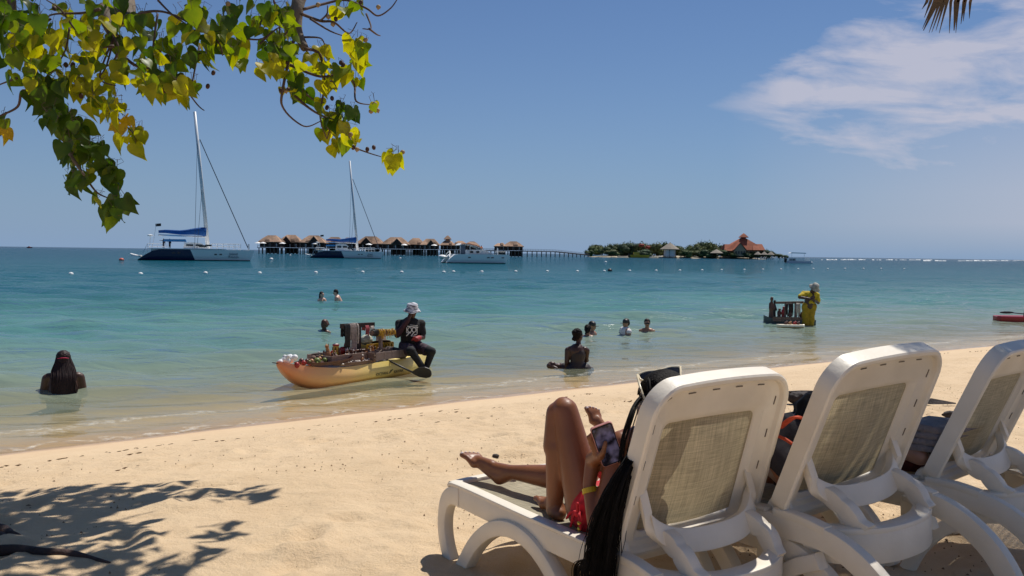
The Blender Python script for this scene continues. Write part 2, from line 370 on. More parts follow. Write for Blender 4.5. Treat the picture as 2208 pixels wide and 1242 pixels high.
# ---- sea
def mat_sea():
    m = bpy.data.materials.new('sea_water'); m.use_nodes = True; t = m.node_tree; N = t.nodes; L = t.links; N.clear()
    out = N.new('ShaderNodeOutputMaterial'); g = N.new('ShaderNodeNewGeometry'); at = N.new('ShaderNodeAttribute'); at.attribute_name = 'depth'
    def mth(op, a, b=None, cl=False):
        n = N.new('ShaderNodeMath'); n.operation = op; n.use_clamp = cl
        for i, x in enumerate((a, b)):
            if x is None: continue
            if isinstance(x, (int, float)): n.inputs[i].default_value = x
            else: L.new(x, n.inputs[i])
        return n.outputs[0]
    def no(st, d=3, r=.5, ds=.0):
        mp = N.new('ShaderNodeMapping'); mp.inputs['Scale'].default_value = st; mp.inputs['Rotation'].default_value = (0, 0, R(-8)); L.new(g.outputs['Position'], mp.inputs[0])
        n = N.new('ShaderNodeTexNoise'); n.inputs['Scale'].default_value = 1; n.inputs['Detail'].default_value = d; n.inputs['Roughness'].default_value = r; n.inputs['Distortion'].default_value = ds; L.new(mp.outputs[0], n.inputs[0]); return n.outputs[0]
    dp = at.outputs['Fac']
    lg = mth('LOGARITHM', mth('ADD', dp, .12), 10)             # -0.9 .. 1.3
    u = N.new('ShaderNodeMapRange'); u.inputs[1].default_value = -.92; u.inputs[2].default_value = 1.2; L.new(lg, u.inputs[0])
    pat = N.new('ShaderNodeMapRange'); pat.inputs[1].default_value = .3; pat.inputs[2].default_value = .7; pat.inputs[3].default_value = -.05; pat.inputs[4].default_value = .05; L.new(no((.03, .08, 1), 4, .6), pat.inputs[0])
    uu = mth('ADD', u.outputs[0], pat.outputs[0])
    cr = N.new('ShaderNodeValToRGB'); e = cr.color_ramp; L.new(uu, cr.inputs[0])
    stops = [(0, (.46, .44, .26)), (.26, (.31, .39, .30)), (.40, (.115, .275, .255)), (.54, (.024, .128, .156)), (.70, (.004, .082, .112)), (.88, (.002, .058, .096)), (1, (.002, .024, .070))]
    e.elements[0].position = stops[0][0]; e.elements[0].color = (*stops[0][1], 1); e.elements[1].position = 1; e.elements[1].color = (*stops[-1][1], 1)
    for p, c in stops[1:-1]: x = e.elements.new(p); x.color = (*c, 1)
    # wave relief, small near, larger out
    h = mth('ADD', mth('MULTIPLY', no((1.0, 2.6, 1), 4, .5, .6), .75), mth('MULTIPLY', no((4.5, 9, 1), 3, .5, .4), .085))
    h = mth('ADD', h, mth('MULTIPLY', no((.22, .6, 1), 3, .5, .3), 1.2))
    bp = N.new('ShaderNodeBump'); bp.inputs['Distance'].default_value = .33; L.new(h, bp.inputs['Height'])
    st = N.new('ShaderNodeMapRange'); st.inputs[1].default_value = 0; st.inputs[2].default_value = .8; st.inputs[3].default_value = .10; st.inputs[4].default_value = .8; L.new(dp, st.inputs[0]); L.new(st.outputs[0], bp.inputs['Strength'])
    df = N.new('ShaderNodeBsdfDiffuse'); L.new(cr.outputs[0], df.inputs[0]); L.new(bp.outputs[0], df.inputs[1])
    tr = N.new('ShaderNodeBsdfTransparent'); tr.inputs[0].default_value = (.97, .98, .90, 1)
    al = mth('SUBTRACT', 1, mth('EXPONENT', mth('MULTIPLY', dp, -4.2)))
    m1 = N.new('ShaderNodeMixShader'); L.new(al, m1.inputs[0]); L.new(tr.outputs[0], m1.inputs[1]); L.new(df.outputs[0], m1.inputs[2])
    gl = N.new('ShaderNodeBsdfGlossy'); gl.inputs['Roughness'].default_value = .05; L.new(bp.outputs[0], gl.inputs['Normal'])
    fz = N.new('ShaderNodeFresnel'); fz.inputs[0].default_value = 1.33; L.new(bp.outputs[0], fz.inputs['Normal'])
    m2 = N.new('ShaderNodeMixShader'); L.new(mth('MULTIPLY', mth('MINIMUM', fz.outputs[0], .95), .86), m2.inputs[0]); L.new(m1.outputs[0], m2.inputs[1]); L.new(gl.outputs[0], m2.inputs[2])
    # pale broken lines near shore: caustic band and glints painted into the colour
    sh = N.new('ShaderNodeAttribute'); sh.attribute_name = 'shore'
    e1 = mth('ADD', sh.outputs['Fac'], mth('MULTIPLY', mth('SUBTRACT', no((1.4, 1.4, 1), 4, .6), .5), 1.1))
    def band(c, w): return mth('SUBTRACT', 1, mth('DIVIDE', mth('ABSOLUTE', mth('SUBTRACT', e1, c)), w), True)
    fo = mth('MULTIPLY', mth('MAXIMUM', band(.10, .07), mth('MULTIPLY', band(1.15, .10), .8)), mth('MULTIPLY', mth('SUBTRACT', no((9, 9, 1), 5, .7), .42), 5, True))
    fd_ = N.new('ShaderNodeBsdfDiffuse'); fd_.inputs[0].default_value = (.80, .78, .70, 1)
    m3 = N.new('ShaderNodeMixShader'); L.new(mth('MULTIPLY', fo, .5), m3.inputs[0]); L.new(m2.outputs[0], m3.inputs[1]); L.new(fd_.outputs[0], m3.inputs[2])
    L.new(m3.outputs[0], out.inputs[0])
    return m
wr = np.random.default_rng(3)
WV = [(wr.uniform(.6, 1), 2*math.pi/l, wr.normal(-1.35, .42), wr.uniform(0, 6.28), l) for l in np.geomspace(.35, 5.5, 26)]
def sea_z(X, Y):
    s = sdist(X, Y); Z = np.zeros_like(X); fade = np.clip((140-Y)/90, 0, 1)
    for a, k, th, ph, l in WV:
        amp = .017*a*l**.72*np.clip(s/(3+l*2), .02, 1); ok = np.clip((l*28-Y)/(l*10), 0, 1)
        Z += amp*ok*np.sin(k*(X*math.cos(th)+Y*math.sin(th))+ph+1.4*vnoise(X, Y, 5, 11)+.8*vnoise(X, Y, 1.6, 12))
    return Z*fade+.004*np.sin((s-.6*vnoise(X, Y, 3, 9))*5.5)*np.clip(1.6-np.abs(s-.6), 0, 1)*3+.002
M_SEA = mat_sea()
xs = graded(-14000, 14000, 2, .075, .011); ys = graded(4, 16000, 12, .045, .0085)
sea = sheet('sea_water', xs, ys, sea_z, M_SEA, {'depth': lambda X, Y: np.maximum(-ground(X, Y), 0), 'shore': sdist})
tag(sea, None, None, kind='structure')
# ================================================================== FAR: island, villas, boats, buoys
ORD = ['first', 'second', 'third', 'fourth', 'fifth', 'sixth', 'seventh', 'eighth', 'ninth', 'tenth', 'eleventh', 'twelfth', 'thirteenth', 'fourteenth',
       'fifteenth', 'sixteenth', 'seventeenth', 'eighteenth', 'nineteenth', 'twentieth', 'twenty-first', 'twenty-second', 'twenty-third', 'twenty-fourth',
       'twenty-fifth', 'twenty-sixth', 'twenty-seventh', 'twenty-eighth', 'twenty-ninth', 'thirtieth', 'thirty-first', 'thirty-second', 'thirty-third', 'thirty-fourth', 'thirty-fifth', 'thirty-sixth']
M_thatch = mat('thatch', (.30, .19, .125), .95, .25, 1.2, bump=.6, bs=3, world_var=.12)
M_thatch2 = mat('pale_thatch', (.30, .26, .21), .95, .2, 1.5, bump=.6, bs=3)
M_dkwood = mat('dark_wood', (.045, .028, .022), .8, .3, 2)
M_stilt = mat('stilt_concrete', (.13, .12, .10), .8, .2, 1)
M_paint = mat('white_paint', (.84, .84, .81), .45, .04)
M_glassd = mat('dark_glass', (.02, .025, .03), .12, .1)
M_terra = mat('terracotta_roof', (.36, .105, .05), .85, .2, .6, bump=.4, bs=2)
M_cream = mat('cream_wall', (.45, .33, .2), .8, .1)
M_orange = mat('orange_canvas', (.75, .25, .10), .8, .1)
M_yellow = mat('yellow_boat_paint', (.70, .42, .03), .5, .1)
M_navy = mat('navy_canvas', (.01, .10, .34), .75, .15, 3)
M_black = mat('black', (.012, .012, .014), .5, .1)
M_rope = mat('rigging', (.03, .05, .08), .6, .1)
M_alu = mat('mast_white', (.72, .73, .74), .35, .03)
M_dark_person = mat('dark_figure', (.03, .022, .02), .8, .2)

# reef foam lines
M_foam = mat('foam', (.8, .82, .82), .8, .05)
fm = MB()
for px0, px1, py in ((1880, 2010, 560.6), (1990, 2208, 562.6), (1770, 1870, 560.3), (2100, 2260, 561.6)):
    n = 26
    for i in range(n):
        if rng.random() < .22: continue
        a = px0+(px1-px0)*i/n; b = px0+(px1-px0)*(i+.9)/n; d = 2.1*F/(py-(545.5+(a-1104)*.01313))*rng.uniform(.97, 1.03)
        p, q = atd(a, py, d), atd(b, py, d); h = rng.uniform(.2, .75)
        fm.loft([[Vector((p.x, p.y-1.5, -.1)), Vector((p.x, p.y, h)), Vector((p.x, p.y+1.5, -.1))], [Vector((q.x, q.y-1.5, -.1)), Vector((q.x, q.y, h*.8)), Vector((q.x, q.y+1.5, -.1))]])
tag(part('reef_surf', fm, M_foam), 'broken white surf line over the reef at the right horizon', None, kind='stuff')

# ---- overwater villas
STILT = MB().tube([(0, 0, -4), (0, 0, 3.3)], .28, 6).mesh('stilt', M_stilt)
def hip_roof(mb, cx, cy, w, d, z0, z1, ridge, th=.35):
    r = ridge/2
    lo = [Vector((cx-w/2, cy-d/2, z0)), Vector((cx+w/2, cy-d/2, z0)), Vector((cx+w/2, cy+d/2, z0)), Vector((cx-w/2, cy+d/2, z0))]
    zm = z0+(z1-z0)*.55; k = .54; rr = lambda s: s*r
    mid = [Vector((cx+sx*(r+(w/2-r)*(1-k)), cy+sy*(d/2)*(1-k), zm+.15)) for sx, sy in ((-1, -1), (1, -1), (1, 1), (-1, 1))]
    top = [Vector((cx-r, cy-.05, z1)), Vector((cx+r, cy-.05, z1)), Vector((cx+r, cy+.05, z1)), Vector((cx-r, cy+.05, z1))]
    base = [p-Vector((0, 0, th)) for p in lo]
    mb.loft([base, lo, mid, top])
def gable(mb, cx, y0, w, z0, h, depth):
    a = [Vector((cx-w/2, y0, z0)), Vector((cx+w/2, y0, z0)), Vector((cx, y0, z0+h))]; b = [p+Vector((0, depth, .15)) for p in a]
    n = Vector((0, 0, .3)); mb.loft([[a[0], a[2], a[2]+n, a[0]+n*.9-Vector((.35, 0, 0))], [b[0], b[2], b[2]+n, b[0]+n*.9-Vector((.35, 0, 0))]]); mb.loft([[a[1], a[2], a[2]+n, a[1]+n*.9+Vector((.35, 0, 0))], [b[1], b[2], b[2]+n, b[1]+n*.9+Vector((.35, 0, 0))]])
VIL = [(560, 604, 507.5, 0), (602, 646, 506, 1), (648, 698, 506, 1), (700, 738, 510, 0), (736, 764, 512, 0), (770, 824, 509, 1), (825, 878, 511, 1), (878, 912, 513, 0), (908, 944, 515, 2), (950, 978, 517, 3), (977, 1006, 520, 0), (1002, 1032, 520, 0), (1066, 1090, 523, 0), (1086, 1127, 521, 0)]
for i, (a, b, tp, kind) in enumerate(VIL):
    d = 500+(8 if i % 2 else -4); k = d/F; c = atd((a+b)/2, 545, d); w = (b-a)*k
    hz = 545.5+((a+b)/2-1104)*.01313; ze = (hz-(521.5+((a+b)/2-600)*.019))*k+2.1; zt = (hz-tp)*k+2.1
    zd = 3.3
    t = thing('overwater_villa', 'thatched overwater villa on stilts, %s from the left end of the row' % ORD[i], 'villa', (c.x, c.y, 0), 0, 'thatched villas standing over the water')
    rf = MB(); hip_roof(rf, 0, 4, w*1.12, 11, ze, zt+rng.uniform(-.4, .3), w*rng.uniform(.3, .5)); rf.ell((w*rng.uniform(-.3, .3), 1.5, ze+.6), (w*.22, 3, 1.3), None, 6, 4)
    roof = part('roof', rf, M_thatch, t)
    if kind in (1, 2): 
        g = MB(); gable(g, -w*.12 if i % 2 else w*.1, -2.2, w*.42, ze-.2, (zt-ze)*.78, 5); part('dormer', g, M_thatch, roof)
        gw = MB(); cx = -w*.12 if i % 2 else w*.1; gw.loft([[Vector((cx-w*.2, -1.9, ze-.2)), Vector((cx+w*.2, -1.9, ze-.2)), Vector((cx, -1.9, ze-.2+(zt-ze)*.74))], [Vector((cx-w*.2, 0, ze-.2)), Vector((cx+w*.2, 0, ze-.2)), Vector((cx, 0, ze-.2+(zt-ze)*.74))]]); part('gable_wall', gw, M_dkwood, roof)
    if kind == 3:
        g = MB(); hip_roof(g, 0, 4, w*.55, 5, zt+.5, zt+2.4, .6); g.box((0, 4, zt), (w*.3, 2.6, 1.6)); part('upper_roof', g, M_thatch, roof)
    wl = MB().box((0, 4.2, (zd+ze)/2+.2), (w*1.0, 8.2, ze-zd)); part('wall', wl, M_dkwood, t)
    dk = MB().box((0, 2.0, zd-.12), (w*1.08, 11, .3)); part('deck', dk, M_dkwood, t)
    rl = MB(); rl.beam((-w*.52, -3.3, zd+1), (w*.52, -3.3, zd+1), .12, .1)
    for q in range(7): rl.beam((-w*.52+q*w*1.04/6, -3.3, zd), (-w*.52+q*w*1.04/6, -3.3, zd+1), .1, .1)
    part('balcony_rail', rl, M_dkwood, t)
    for q in range(3):
        x = -w*.3+q*w*.3
        wd = part('window', MB().box((x, .06, zd+1.3), (w*.12, .1, 1.9)), M_glassd, t)
        if q != 1 or kind: part('curtain', MB().box((x+w*.03, -.02, zd+1.3), (w*.03, .06, 1.7)), M_paint, wd)
    for q in range(6):
        for yy in (-3, 3.5):
            s = link('stilt', STILT, t, (-w*.46+q*w*.92/5, yy, 0))
    ba = MB().box((w*.12, 1.2, 1.7), (w*.62, .2, 2.8)); part('underdeck_sheet', ba, M_dkwood, t)  # dark sheet added below the deck, filling in between the stilts
par = MB(); par.lathe([(1.9, -.25), (1.2, .15), (0, .55)], 10, (0, 0, 2.4)); pp = MB().tube([(0, 0, 0), (0, 0, 2.7)], .06, 6)
PM, PPm = par.mesh('parasol_canopy', M_paint), pp.mesh('parasol_pole', M_dkwood)
for pi_, px in enumerate((557, 568, 610, 679, 796, 872, 936)):
    c = atd(px, 545, 495); t = thing('parasol', 'white parasol on a villa deck, %s from the left of seven' % ORD[pi_], 'parasol', (c.x, c.y-1, 3.35), 0, 'white parasols on the villa decks')
    link('canopy', PM, t); link('pole', PPm, t)
# ---- boardwalk from the villas to the island
def boardwalk(name, label, p0, p1, z0, z1, n):
    t = thing(name, label, 'boardwalk', (p0.x, p0.y, 0)); q = p1-p0; dk = MB().beam((0, 0, z0), (q.x, q.y, z1), 2.6, .5); part('deck', dk, M_dkwood, t)
    r = MB(); r.beam((0, -1.2, z0+1.2), (q.x, q.y-1.2, z1+1.2), .12, .12); r.beam((0, -1.2, z0+.7), (q.x, q.y-1.2, z1+.7), .08, .08)
    for i in range(n*3+1):
        f = i/(n*3); r.beam((q.x*f, q.y*f-1.2, z0+(z1-z0)*f), (q.x*f, q.y*f-1.2, z0+(z1-z0)*f+1.25), .1, .1)
    part('handrail', r, mat('rail_grey', (.22, .22, .24), .7), t)
    for i in range(n+1):
        f = i/n; link('pile', STILT, t, (q.x*f, q.y*f, min(0, z0+(z1-z0)*f-3.3)))
    return t
a, b, c_ = atd(1126, 545, 520), atd(1197, 545, 560), atd(1268, 545, 640)
boardwalk('boardwalk', 'dark boardwalk on piles running level from the last thatched villa', a, b, 3.2, 3.2, 7)
boardwalk('boardwalk', 'dark boardwalk on piles sloping down to the green island', b, c_, 3.2, 1.4, 8)
boardwalk('boardwalk', 'short dark boardwalk between the villa row and the lone villa', atd(1030, 545, 520), atd(1068, 545, 520), 3.2, 3.2, 4)

# ---- the island
DI = 640.0; KI = DI/F
def ipx(px): return atd(px, 550, DI)
x0, x1 = ipx(1262).x, ipx(1698).x
def island_z(X, Y):
    u = (X-(x0+x1)/2)/((x1-x0)/2); v = (Y-(DI+42))/44; r = u*u+v*v
    return 2.0*np.clip(1-r**2, -1, 1)+.35*vnoise(X, Y, 9, 21)*np.clip(1-r, 0, 1)-.35
M_isle = mat('island_ground', (.42, .36, .26), .95, .2, .15)
isl = sheet('island', np.linspace(x0-20, x1+20, 120), np.linspace(DI-12, DI+100, 40), island_z, M_isle); tag(isl, None, None, kind='structure')
M_leafI = [mat('island_foliage', c, .8, .35, .35, world_var=.5, transl=.15) for c in ((.062, .095, .024), (.095, .115, .034), (.036, .07, .024))]
M_bloom = mat('red_blossom', (.30, .05, .04), .8, .3, .5)
M_bark = mat('bark', (.13, .10, .08), .9, .3, 3)
def far_crown(seed, m, n=520, flat=.8):
    r = random.Random(seed); mb = MB(); lobes = [(Vector((r.uniform(-.55, .55), r.uniform(-.5, .5), r.uniform(-.25, .45)*flat)), r.uniform(.3, .55)) for _ in range(9)]
    for _ in range(n):
        c, rad = r.choice(lobes); d = Vector((r.gauss(0, 1), r.gauss(0, 1), r.gauss(0, 1)+.2)).normalized()*rad*r.uniform(.65, 1.08); p = c+d; s = r.uniform(.04, .095)
        n_ = (d.normalized()+Vector((r.uniform(-.6, .6), r.uniform(-.6, .6), r.uniform(-.3, .6)))).normalized(); u = n_.orthogonal().normalized(); w = n_.cross(u)
        mb.add([p-u*s, p+w*s*.7, p+u*s, p-w*s*.7+n_*s*.3], [(0, 1, 2, 3)])
    for c, rad in lobes: mb.ell(c, (rad*.78, rad*.78, rad*.66), None, 8, 5)
    return mb.mesh('crown', m)
CR = [far_crown(s, M_leafI[s % 3]) for s in range(6)]; CRB = far_crown(9, M_bloom, 400)
TRUNK = MB().tube([(0, 0, -.5), (.1, 0, .5), (0, .05, 1)], lambda t: .05-.02*t, 6).mesh('trunk', M_bark)
ITREE = [(1280, 21, 17), (1296, 25, 22), (1311, 22, 20), (1322, 27, 20), (1336, 24, 20), (1349, 27, 21), (1360, 30, 20), (1373, 30, 20), (1387, 32, 22), (1400, 28, 20), (1412, 29, 19), (1426, 29, 20), (1437, 30, 16), (1469, 25, 17), (1482, 22, 18), (1495, 26, 19), (1507, 30, 19), (1520, 32, 18), (1532, 34, 20), (1543, 32, 18), (1556, 30, 16), (1478, 15, 18), (1500, 14, 20), (1530, 16, 22), (1548, 17, 20), (1585, 13, 16), (1602, 14, 16), (1617, 13, 15), (1632, 12, 14), (1652, 17, 14), (1665, 15, 12), (1681, 9, 11), (1693, 7, 10), (1270, 12, 12), (1318, 13, 20), (1390, 14, 22)]
for i, (px, hpx, wpx) in enumerate(ITREE):
    small = hpx < 19; dd = DI+(rng.uniform(4, 12) if small else rng.uniform(22, 50)); c = atd(px, 550, dd); h = hpx*dd/F+1.2; w = wpx*dd/F*1.0
    t = thing('island_tree', ('low rounded bush' if small else 'leafy green tree') + ' on the far island, %s in its line of growth' % ORD[i], 'bush' if small else 'tree', (c.x, c.y, .3), rng.uniform(0, 6), 'trees and bushes covering the island')
    tr = link('trunk', TRUNK, t); tr.scale = (h*.7, h*.7, h*.6)
    cr = link('crown', CR[i % 6], t, (0, 0, h*.42)); cr.scale = (w*1.2, w*1.0, h*.76)
for px, py, w in ((1383, 527, 5.5), (1396, 531, 4.5)):
    c = atd(px, py, DI+20); t = thing('blossoming_tree', 'tree crowned with dark red blossom on the left half of the island' if px == 1383 else 'lower patch tree of dark red blossom beside its larger neighbour', 'tree', (c.x, c.y-4, .3), 1, 'red blossoming trees')
    k = link('crown', CRB, t, (0, 0, c.z-1)); k.scale = (w, 2.4, 2.1); tr = link('trunk', TRUNK, t); tr.scale = (4, 4, c.z-2)
# restaurant with the tall orange roof
c = atd(1606, 545, DI+8); t = thing('pavilion', 'large pavilion with orange tiled roofs and a small lookout tower', 'building', (c.x, c.y, 0)); u = KI
wl = MB().box((0, 6, 4), (26, 12, 6)); part('wall', wl, M_cream, t)
rf = MB(); hip_roof(rf, 0, 6, 28, 16, 6.4, 15.2, 2); 
roof = part('roof', rf, M_terra, t)
for x, w, z0, h, dp in ((-9.5, 11, 5.6, 4.6, 12), (9.2, 8.5, 6.4, 4.2, 12)):
    g = MB(); g.loft([[Vector((x-w/2, -3, z0)), Vector((x+w/2, -3, z0)), Vector((x+w*.38, 2, z0+h)), Vector((x-w*.38, 2, z0+h))], [Vector((x-w/2, dp, z0)), Vector((x+w/2, dp, z0)), Vector((x+w*.38, 6, z0+h)), Vector((x-w*.38, 6, z0+h))]]); part('wing_roof', g, M_terra, roof)
g = MB(); gable(g, -4.6, -6, 8.5, 6.0, 5.2, 8); 
gg = part('gable_roof', g, M_terra, roof); part('gable_wall', MB().loft([[Vector((-8.6, -5.4, 2)), Vector((-.6, -5.4, 2)), Vector((-.6, -5.4, 6.1)), Vector((-4.6, -5.4, 11)), Vector((-8.6, -5.4, 6.1))], [Vector((-8.6, -1, 2)), Vector((-.6, -1, 2)), Vector((-.6, -1, 6.1)), Vector((-4.6, -1, 11)), Vector((-8.6, -1, 6.1))]]), M_cream, t)
for q in range(4): part('window', MB().box((-7.4+q*1.9, -5.5, 4.4), (1.1, .16, 2.2)), M_glassd, t)
for q in range(5): part('window', MB().box((2+q*2.2, -.1, 4.4), (1.1, .16, 2.0)), M_glassd, t)
tw = part('tower', MB().box((.4, 6, 13.9), (2.6, 2.6, 4)), mat('tower_wood', (.20, .05, .035), .8), t)
r2 = MB(); hip_roof(r2, .4, 6, 5.6, 5.6, 15.4, 18.2, .1); part('tower_roof', r2, M_terra, tw)
# thatched gazebos
def gazebo(px, w, zt, label, d=DI-4, walls=False):
    c = atd(px, 550, d); t = thing('gazebo', label, 'gazebo', (c.x, c.y, .6), 0, 'thatched shelters along the island shore')
    rf = MB(); rf.lathe([(w/2, zt*.52), (w/2+.05, zt*.55), (w*.3, zt*.74), (0.05, zt)], 12); part('roof', rf, M_thatch2, t)
    for i in range(6):
        a_ = i*math.pi/3+.3; part('post', MB().tube([(w*.36*math.cos(a_), w*.36*math.sin(a_), -1), (w*.36*math.cos(a_), w*.36*math.sin(a_), zt*.56)], .14, 6), M_dkwood, t)
    if walls: part('wall', MB().lathe([(w*.3, 0), (w*.3, zt*.5)], 8), M_paint, t); part('railing', MB().lathe([(w*.38, .9), (w*.38, 1.2)], 8), M_paint, t)
gazebo(1444, 13.5, 10.2, 'large thatched gazebo with white walls on the left of the island', DI+6, True)
gazebo(1545, 9, 6, 'wide thatched shelter in front of the dark bushes mid island')
for i, px in enumerate((1634, 1648, 1662)): gazebo(px, 5.2, 4.8, '%s thatched sun shelter at the right end of the island' % ('left', 'middle', 'right')[i])
# island beach chairs
dk = MB().box((0, 0, .35), (1.9, .7, .12)); dk.beam((.5, 0, .35), (1.1, 0, 1.0), .7, .1); dk.box((-.7, 0, .15), (.1, .6, .3)); dk.box((.5, 0, .15), (.1, .6, .3)); BC = dk.mesh('beach_chair', M_paint)
for ci_, px in enumerate((1403, 1409, 1418, 1423, 1638, 1644, 1648, 1659, 1664, 1668, 1680, 1686)):
    c = atd(px, 550, DI-8); o = link('beach_chair', BC, None, (c.x, c.y, max(.35, float(island_z(np.array(c.x), np.array(c.y)))))); o.scale = (1.3, 1.3, 1.5)
    tag(o, 'tiny white beach chair on the island shore, %s counted from the left' % ORD[ci_], 'chair', 'white beach chairs on the island')
part_d = MB().box((0, 0, .5), (27, 3, .5)); dock = part('quay', part_d, mat('pale_concrete', (.5, .46, .38), .85)); c = atd(1368, 550, DI-12); dock.location = (c.x+2, c.y, 0); tag(dock, 'low pale concrete quay along the left island shore', 'quay')

# ---- boats
def hull_mesh(mb, L, hw, zd, zb=-.35, stern=.0, bowrake=.8, y=0, sternrise=0, n=16, tip=.06):
    rings = []
    for i in range(n+1):
        f = i/n; x = f*L; full = min(1, (1-f)*3.2)**.55*min(1, .62+f*2.2); w = max(hw*full, tip)
        top = zd*(1-max(0, (sternrise-f)/sternrise)**1.5*.97) if sternrise else zd
        top = max(top, .12); rk = bowrake*max(0, (f-.8)/.2)
        rings.append([Vector((x+rk*.0, y-w, top)), Vector((x, y+w, top)), Vector((x-rk*.45, y+w*.86, top*.4)), Vector((x-rk*.9, y+w*.62, 0)), Vector((x-rk, y, zb)), Vector((x-rk*.9, y-w*.62, 0)), Vector((x-rk*.45, y-w*.86, top*.4))])
    return mb.loft(rings)
def two_tone(name, white, dark, thr, slope):
    m = mat(name, white, .3, .03, spec=.5); t = m.node_tree; b = t.nodes['Principled BSDF']; tx = t.nodes.new('ShaderNodeTexCoord'); sp = t.nodes.new('ShaderNodeSeparateXYZ'); t.links.new(tx.outputs['Object'], sp.inputs[0])
    a = t.nodes.new('ShaderNodeMath'); a.operation = 'MULTIPLY_ADD'; t.links.new(sp.outputs[2], a.inputs[0]); a.inputs[1].default_value = slope; t.links.new(sp.outputs[0], a.inputs[2])
    c = t.nodes.new('ShaderNodeMath'); c.operation = 'LESS_THAN'; t.links.new(a.outputs[0], c.inputs[0]); c.inputs[1].default_value = thr
    z = t.nodes.new('ShaderNodeMath'); z.operation = 'LESS_THAN'; t.links.new(sp.outputs[2], z.inputs[0]); z.inputs[1].default_value = .16
    old = b.inputs['Base Color'].links[0].from_socket; m1 = t.nodes.new('ShaderNodeMixRGB'); t.links.new(c.outputs[0], m1.inputs[0]); t.links.new(old, m1.inputs[1]); m1.inputs[2].default_value = (*dark, 1)
    m2 = t.nodes.new('ShaderNodeMixRGB'); t.links.new(z.outputs[0], m2.inputs[0]); t.links.new(m1.outputs[0], m2.inputs[1]); m2.inputs[2].default_value = (.01, .012, .015, 1); t.links.new(m2.outputs[0], b.inputs['Base Color'])
    return m
M_hull = two_tone('catamaran_paint', (.86, .86, .82), (.008, .014, .06), 9.5, .42)
M_letter = mat('hull_lettering', (.05, .05, .08), .6)
def sail_cat(label, px_st, px_bow, py_wl, big, px_mast, py_top):
    hz = 545.5+((px_st+px_bow)/2-1104)*.01313; d = 2.1*F/(py_wl-hz); o = atd(px_st, py_wl, d); th_ = math.atan(-((px_st+px_bow)/2-1104)/F); c_, s_ = math.cos(th_), math.sin(th_); along = lambda px: d*((px-px_st)/F)/(c_-(px-1104)/F*s_); L = along(px_bow); k = (d+L*.5*s_)/F
    t = thing('sailing_catamaran', label, 'catamaran', (o.x, o.y, 0), th_, 'moored sailing catamarans')
    for y in (0, 7.2):
        h = part('hull', hull_mesh(MB(), L, .95, 1.95, y=y, sternrise=.17), M_hull, t)
    dk = MB(); dk.box((L*.42, 3.6, 1.75), (L*.62, 8.4, .55)); dk.box((L*.42, 3.6, 2.08), (L*.66, 9, .12)); part('bridge_deck', dk, M_paint, t)
    cb = MB(); c0, c1, ch = (L*.38, L*.62, 1.15) if big == 1 else (L*.34, L*.58, 2.0)
    prof = [(c0, 2.1), (c0+.2, 2.1+ch*.9), (c0+1.2, 2.1+ch), ((c0+c1)/2+.6, 2.1+ch*.92), (c1-.9, 2.1+ch*.5), (c1, 2.1)]
    cb.loft([[Vector((x, y, z)) for x, z in prof] for y in (.6, 6.6)]); cab = part('cabin', cb, M_paint, t)
    for q in range(3 if big == 1 else 2):
        x = c0+1.1+q*1.6; part('window', MB().box((x, .57, 2.1+ch*.55), (1.15, .06, ch*.26)), M_glassd, cab)
    part('window', MB().box((c0+1.1+(2.2 if big == 1 else 3.0), .56, 2.1+ch*.42), (1.3, .06, ch*.3)), M_glassd, cab)
    xm = along(px_mast); zt = (hz-py_top)*k+2.1; lean = -zt*.078
    top = Vector((xm+lean*1.1, 3.6, zt)); base = Vector((xm, 3.6, 2.2))
    ms = part('mast', MB().tube([base, base.lerp(top, .5), top], lambda f: .30-.10*f, 8, (1.2, .8)), M_alu, t, True)
    for f in (.42, .68): p = base.lerp(top, f); part('spreader', MB().beam((p.x, p.y-1.3, p.z), (p.x-.2, p.y+1.3, p.z), .14, .08), M_alu, ms)
    bm = Vector((xm-.3, 3.6, 4.3)); be = Vector((xm-L*.43, 3.6, 4.5)); boom = part('boom', MB().tube([bm, be], .14, 8), M_alu, t)
    pth = [bm.lerp(be, f)+Vector((0, 0, .55+.35*(1-f)+.10*math.sin(f*9))) for f in (0, .12, .25, .4, .55, .7, .85, 1)]
    part('sail_cover', MB().tube(pth, [.85, .78, .62, .5, .42, .38, .33, .25], 10, (.55, 1)), M_navy, boom, True)
    bi = MB(); b0, b1 = L*.21, L*.41; bi.loft([[Vector((b0, y, 3.35)), Vector((b0+.2, y, 3.75)), Vector((b1-.2, y, 3.78)), Vector((b1, y, 3.35))] for y in (1, 6.2)]); part('bimini', bi, mat('bimini_blue', (.03, .22, .50), .7), t)
    for x in (b0+.2, b1-.3):
        for y in (1.1, 6.1): part('bimini_post', MB().tube([(x, y, 2), (x, y, 3.5)], .05, 5), M_alu, t)
    fs = base.lerp(top, .80); part('forestay', MB().tube([fs+Vector((.4, 0, 0)), (L*.955, 3.6, 2.3)], .085, 5), M_rope, t)
    for f, xx, yy in ((.8, -2.3, .3), (.8, -2.3, 6.9), (.45, -1.9, .3), (.45, -1.9, 6.9)): part('shroud', MB().tube([base.lerp(top, f), (xm+xx, yy, 2.1)], .03, 4), M_rope, t)
    rl = MB()
    for y in (-.3, 7.5):
        for z in (2.55, 3.05): rl.tube([(xm+.6, y, z), (L*.88, y, z)], .05, 5)
        for q in range(6): x = xm+.6+q*(L*.88-xm-.6)/5; rl.tube([(x, y, 1.9), (x, y, 3.05)], .04, 5)
    part('bow_rail', rl, M_alu, t); part('bow_post', MB().box((L*.96, 3.6, 2.5), (.3, .3, 1.2)), M_alu, t); part('crossbeam', MB().tube([(L*.95, 0, 1.9), (L*.95, 7.2, 1.9)], .18, 6), M_alu, t)
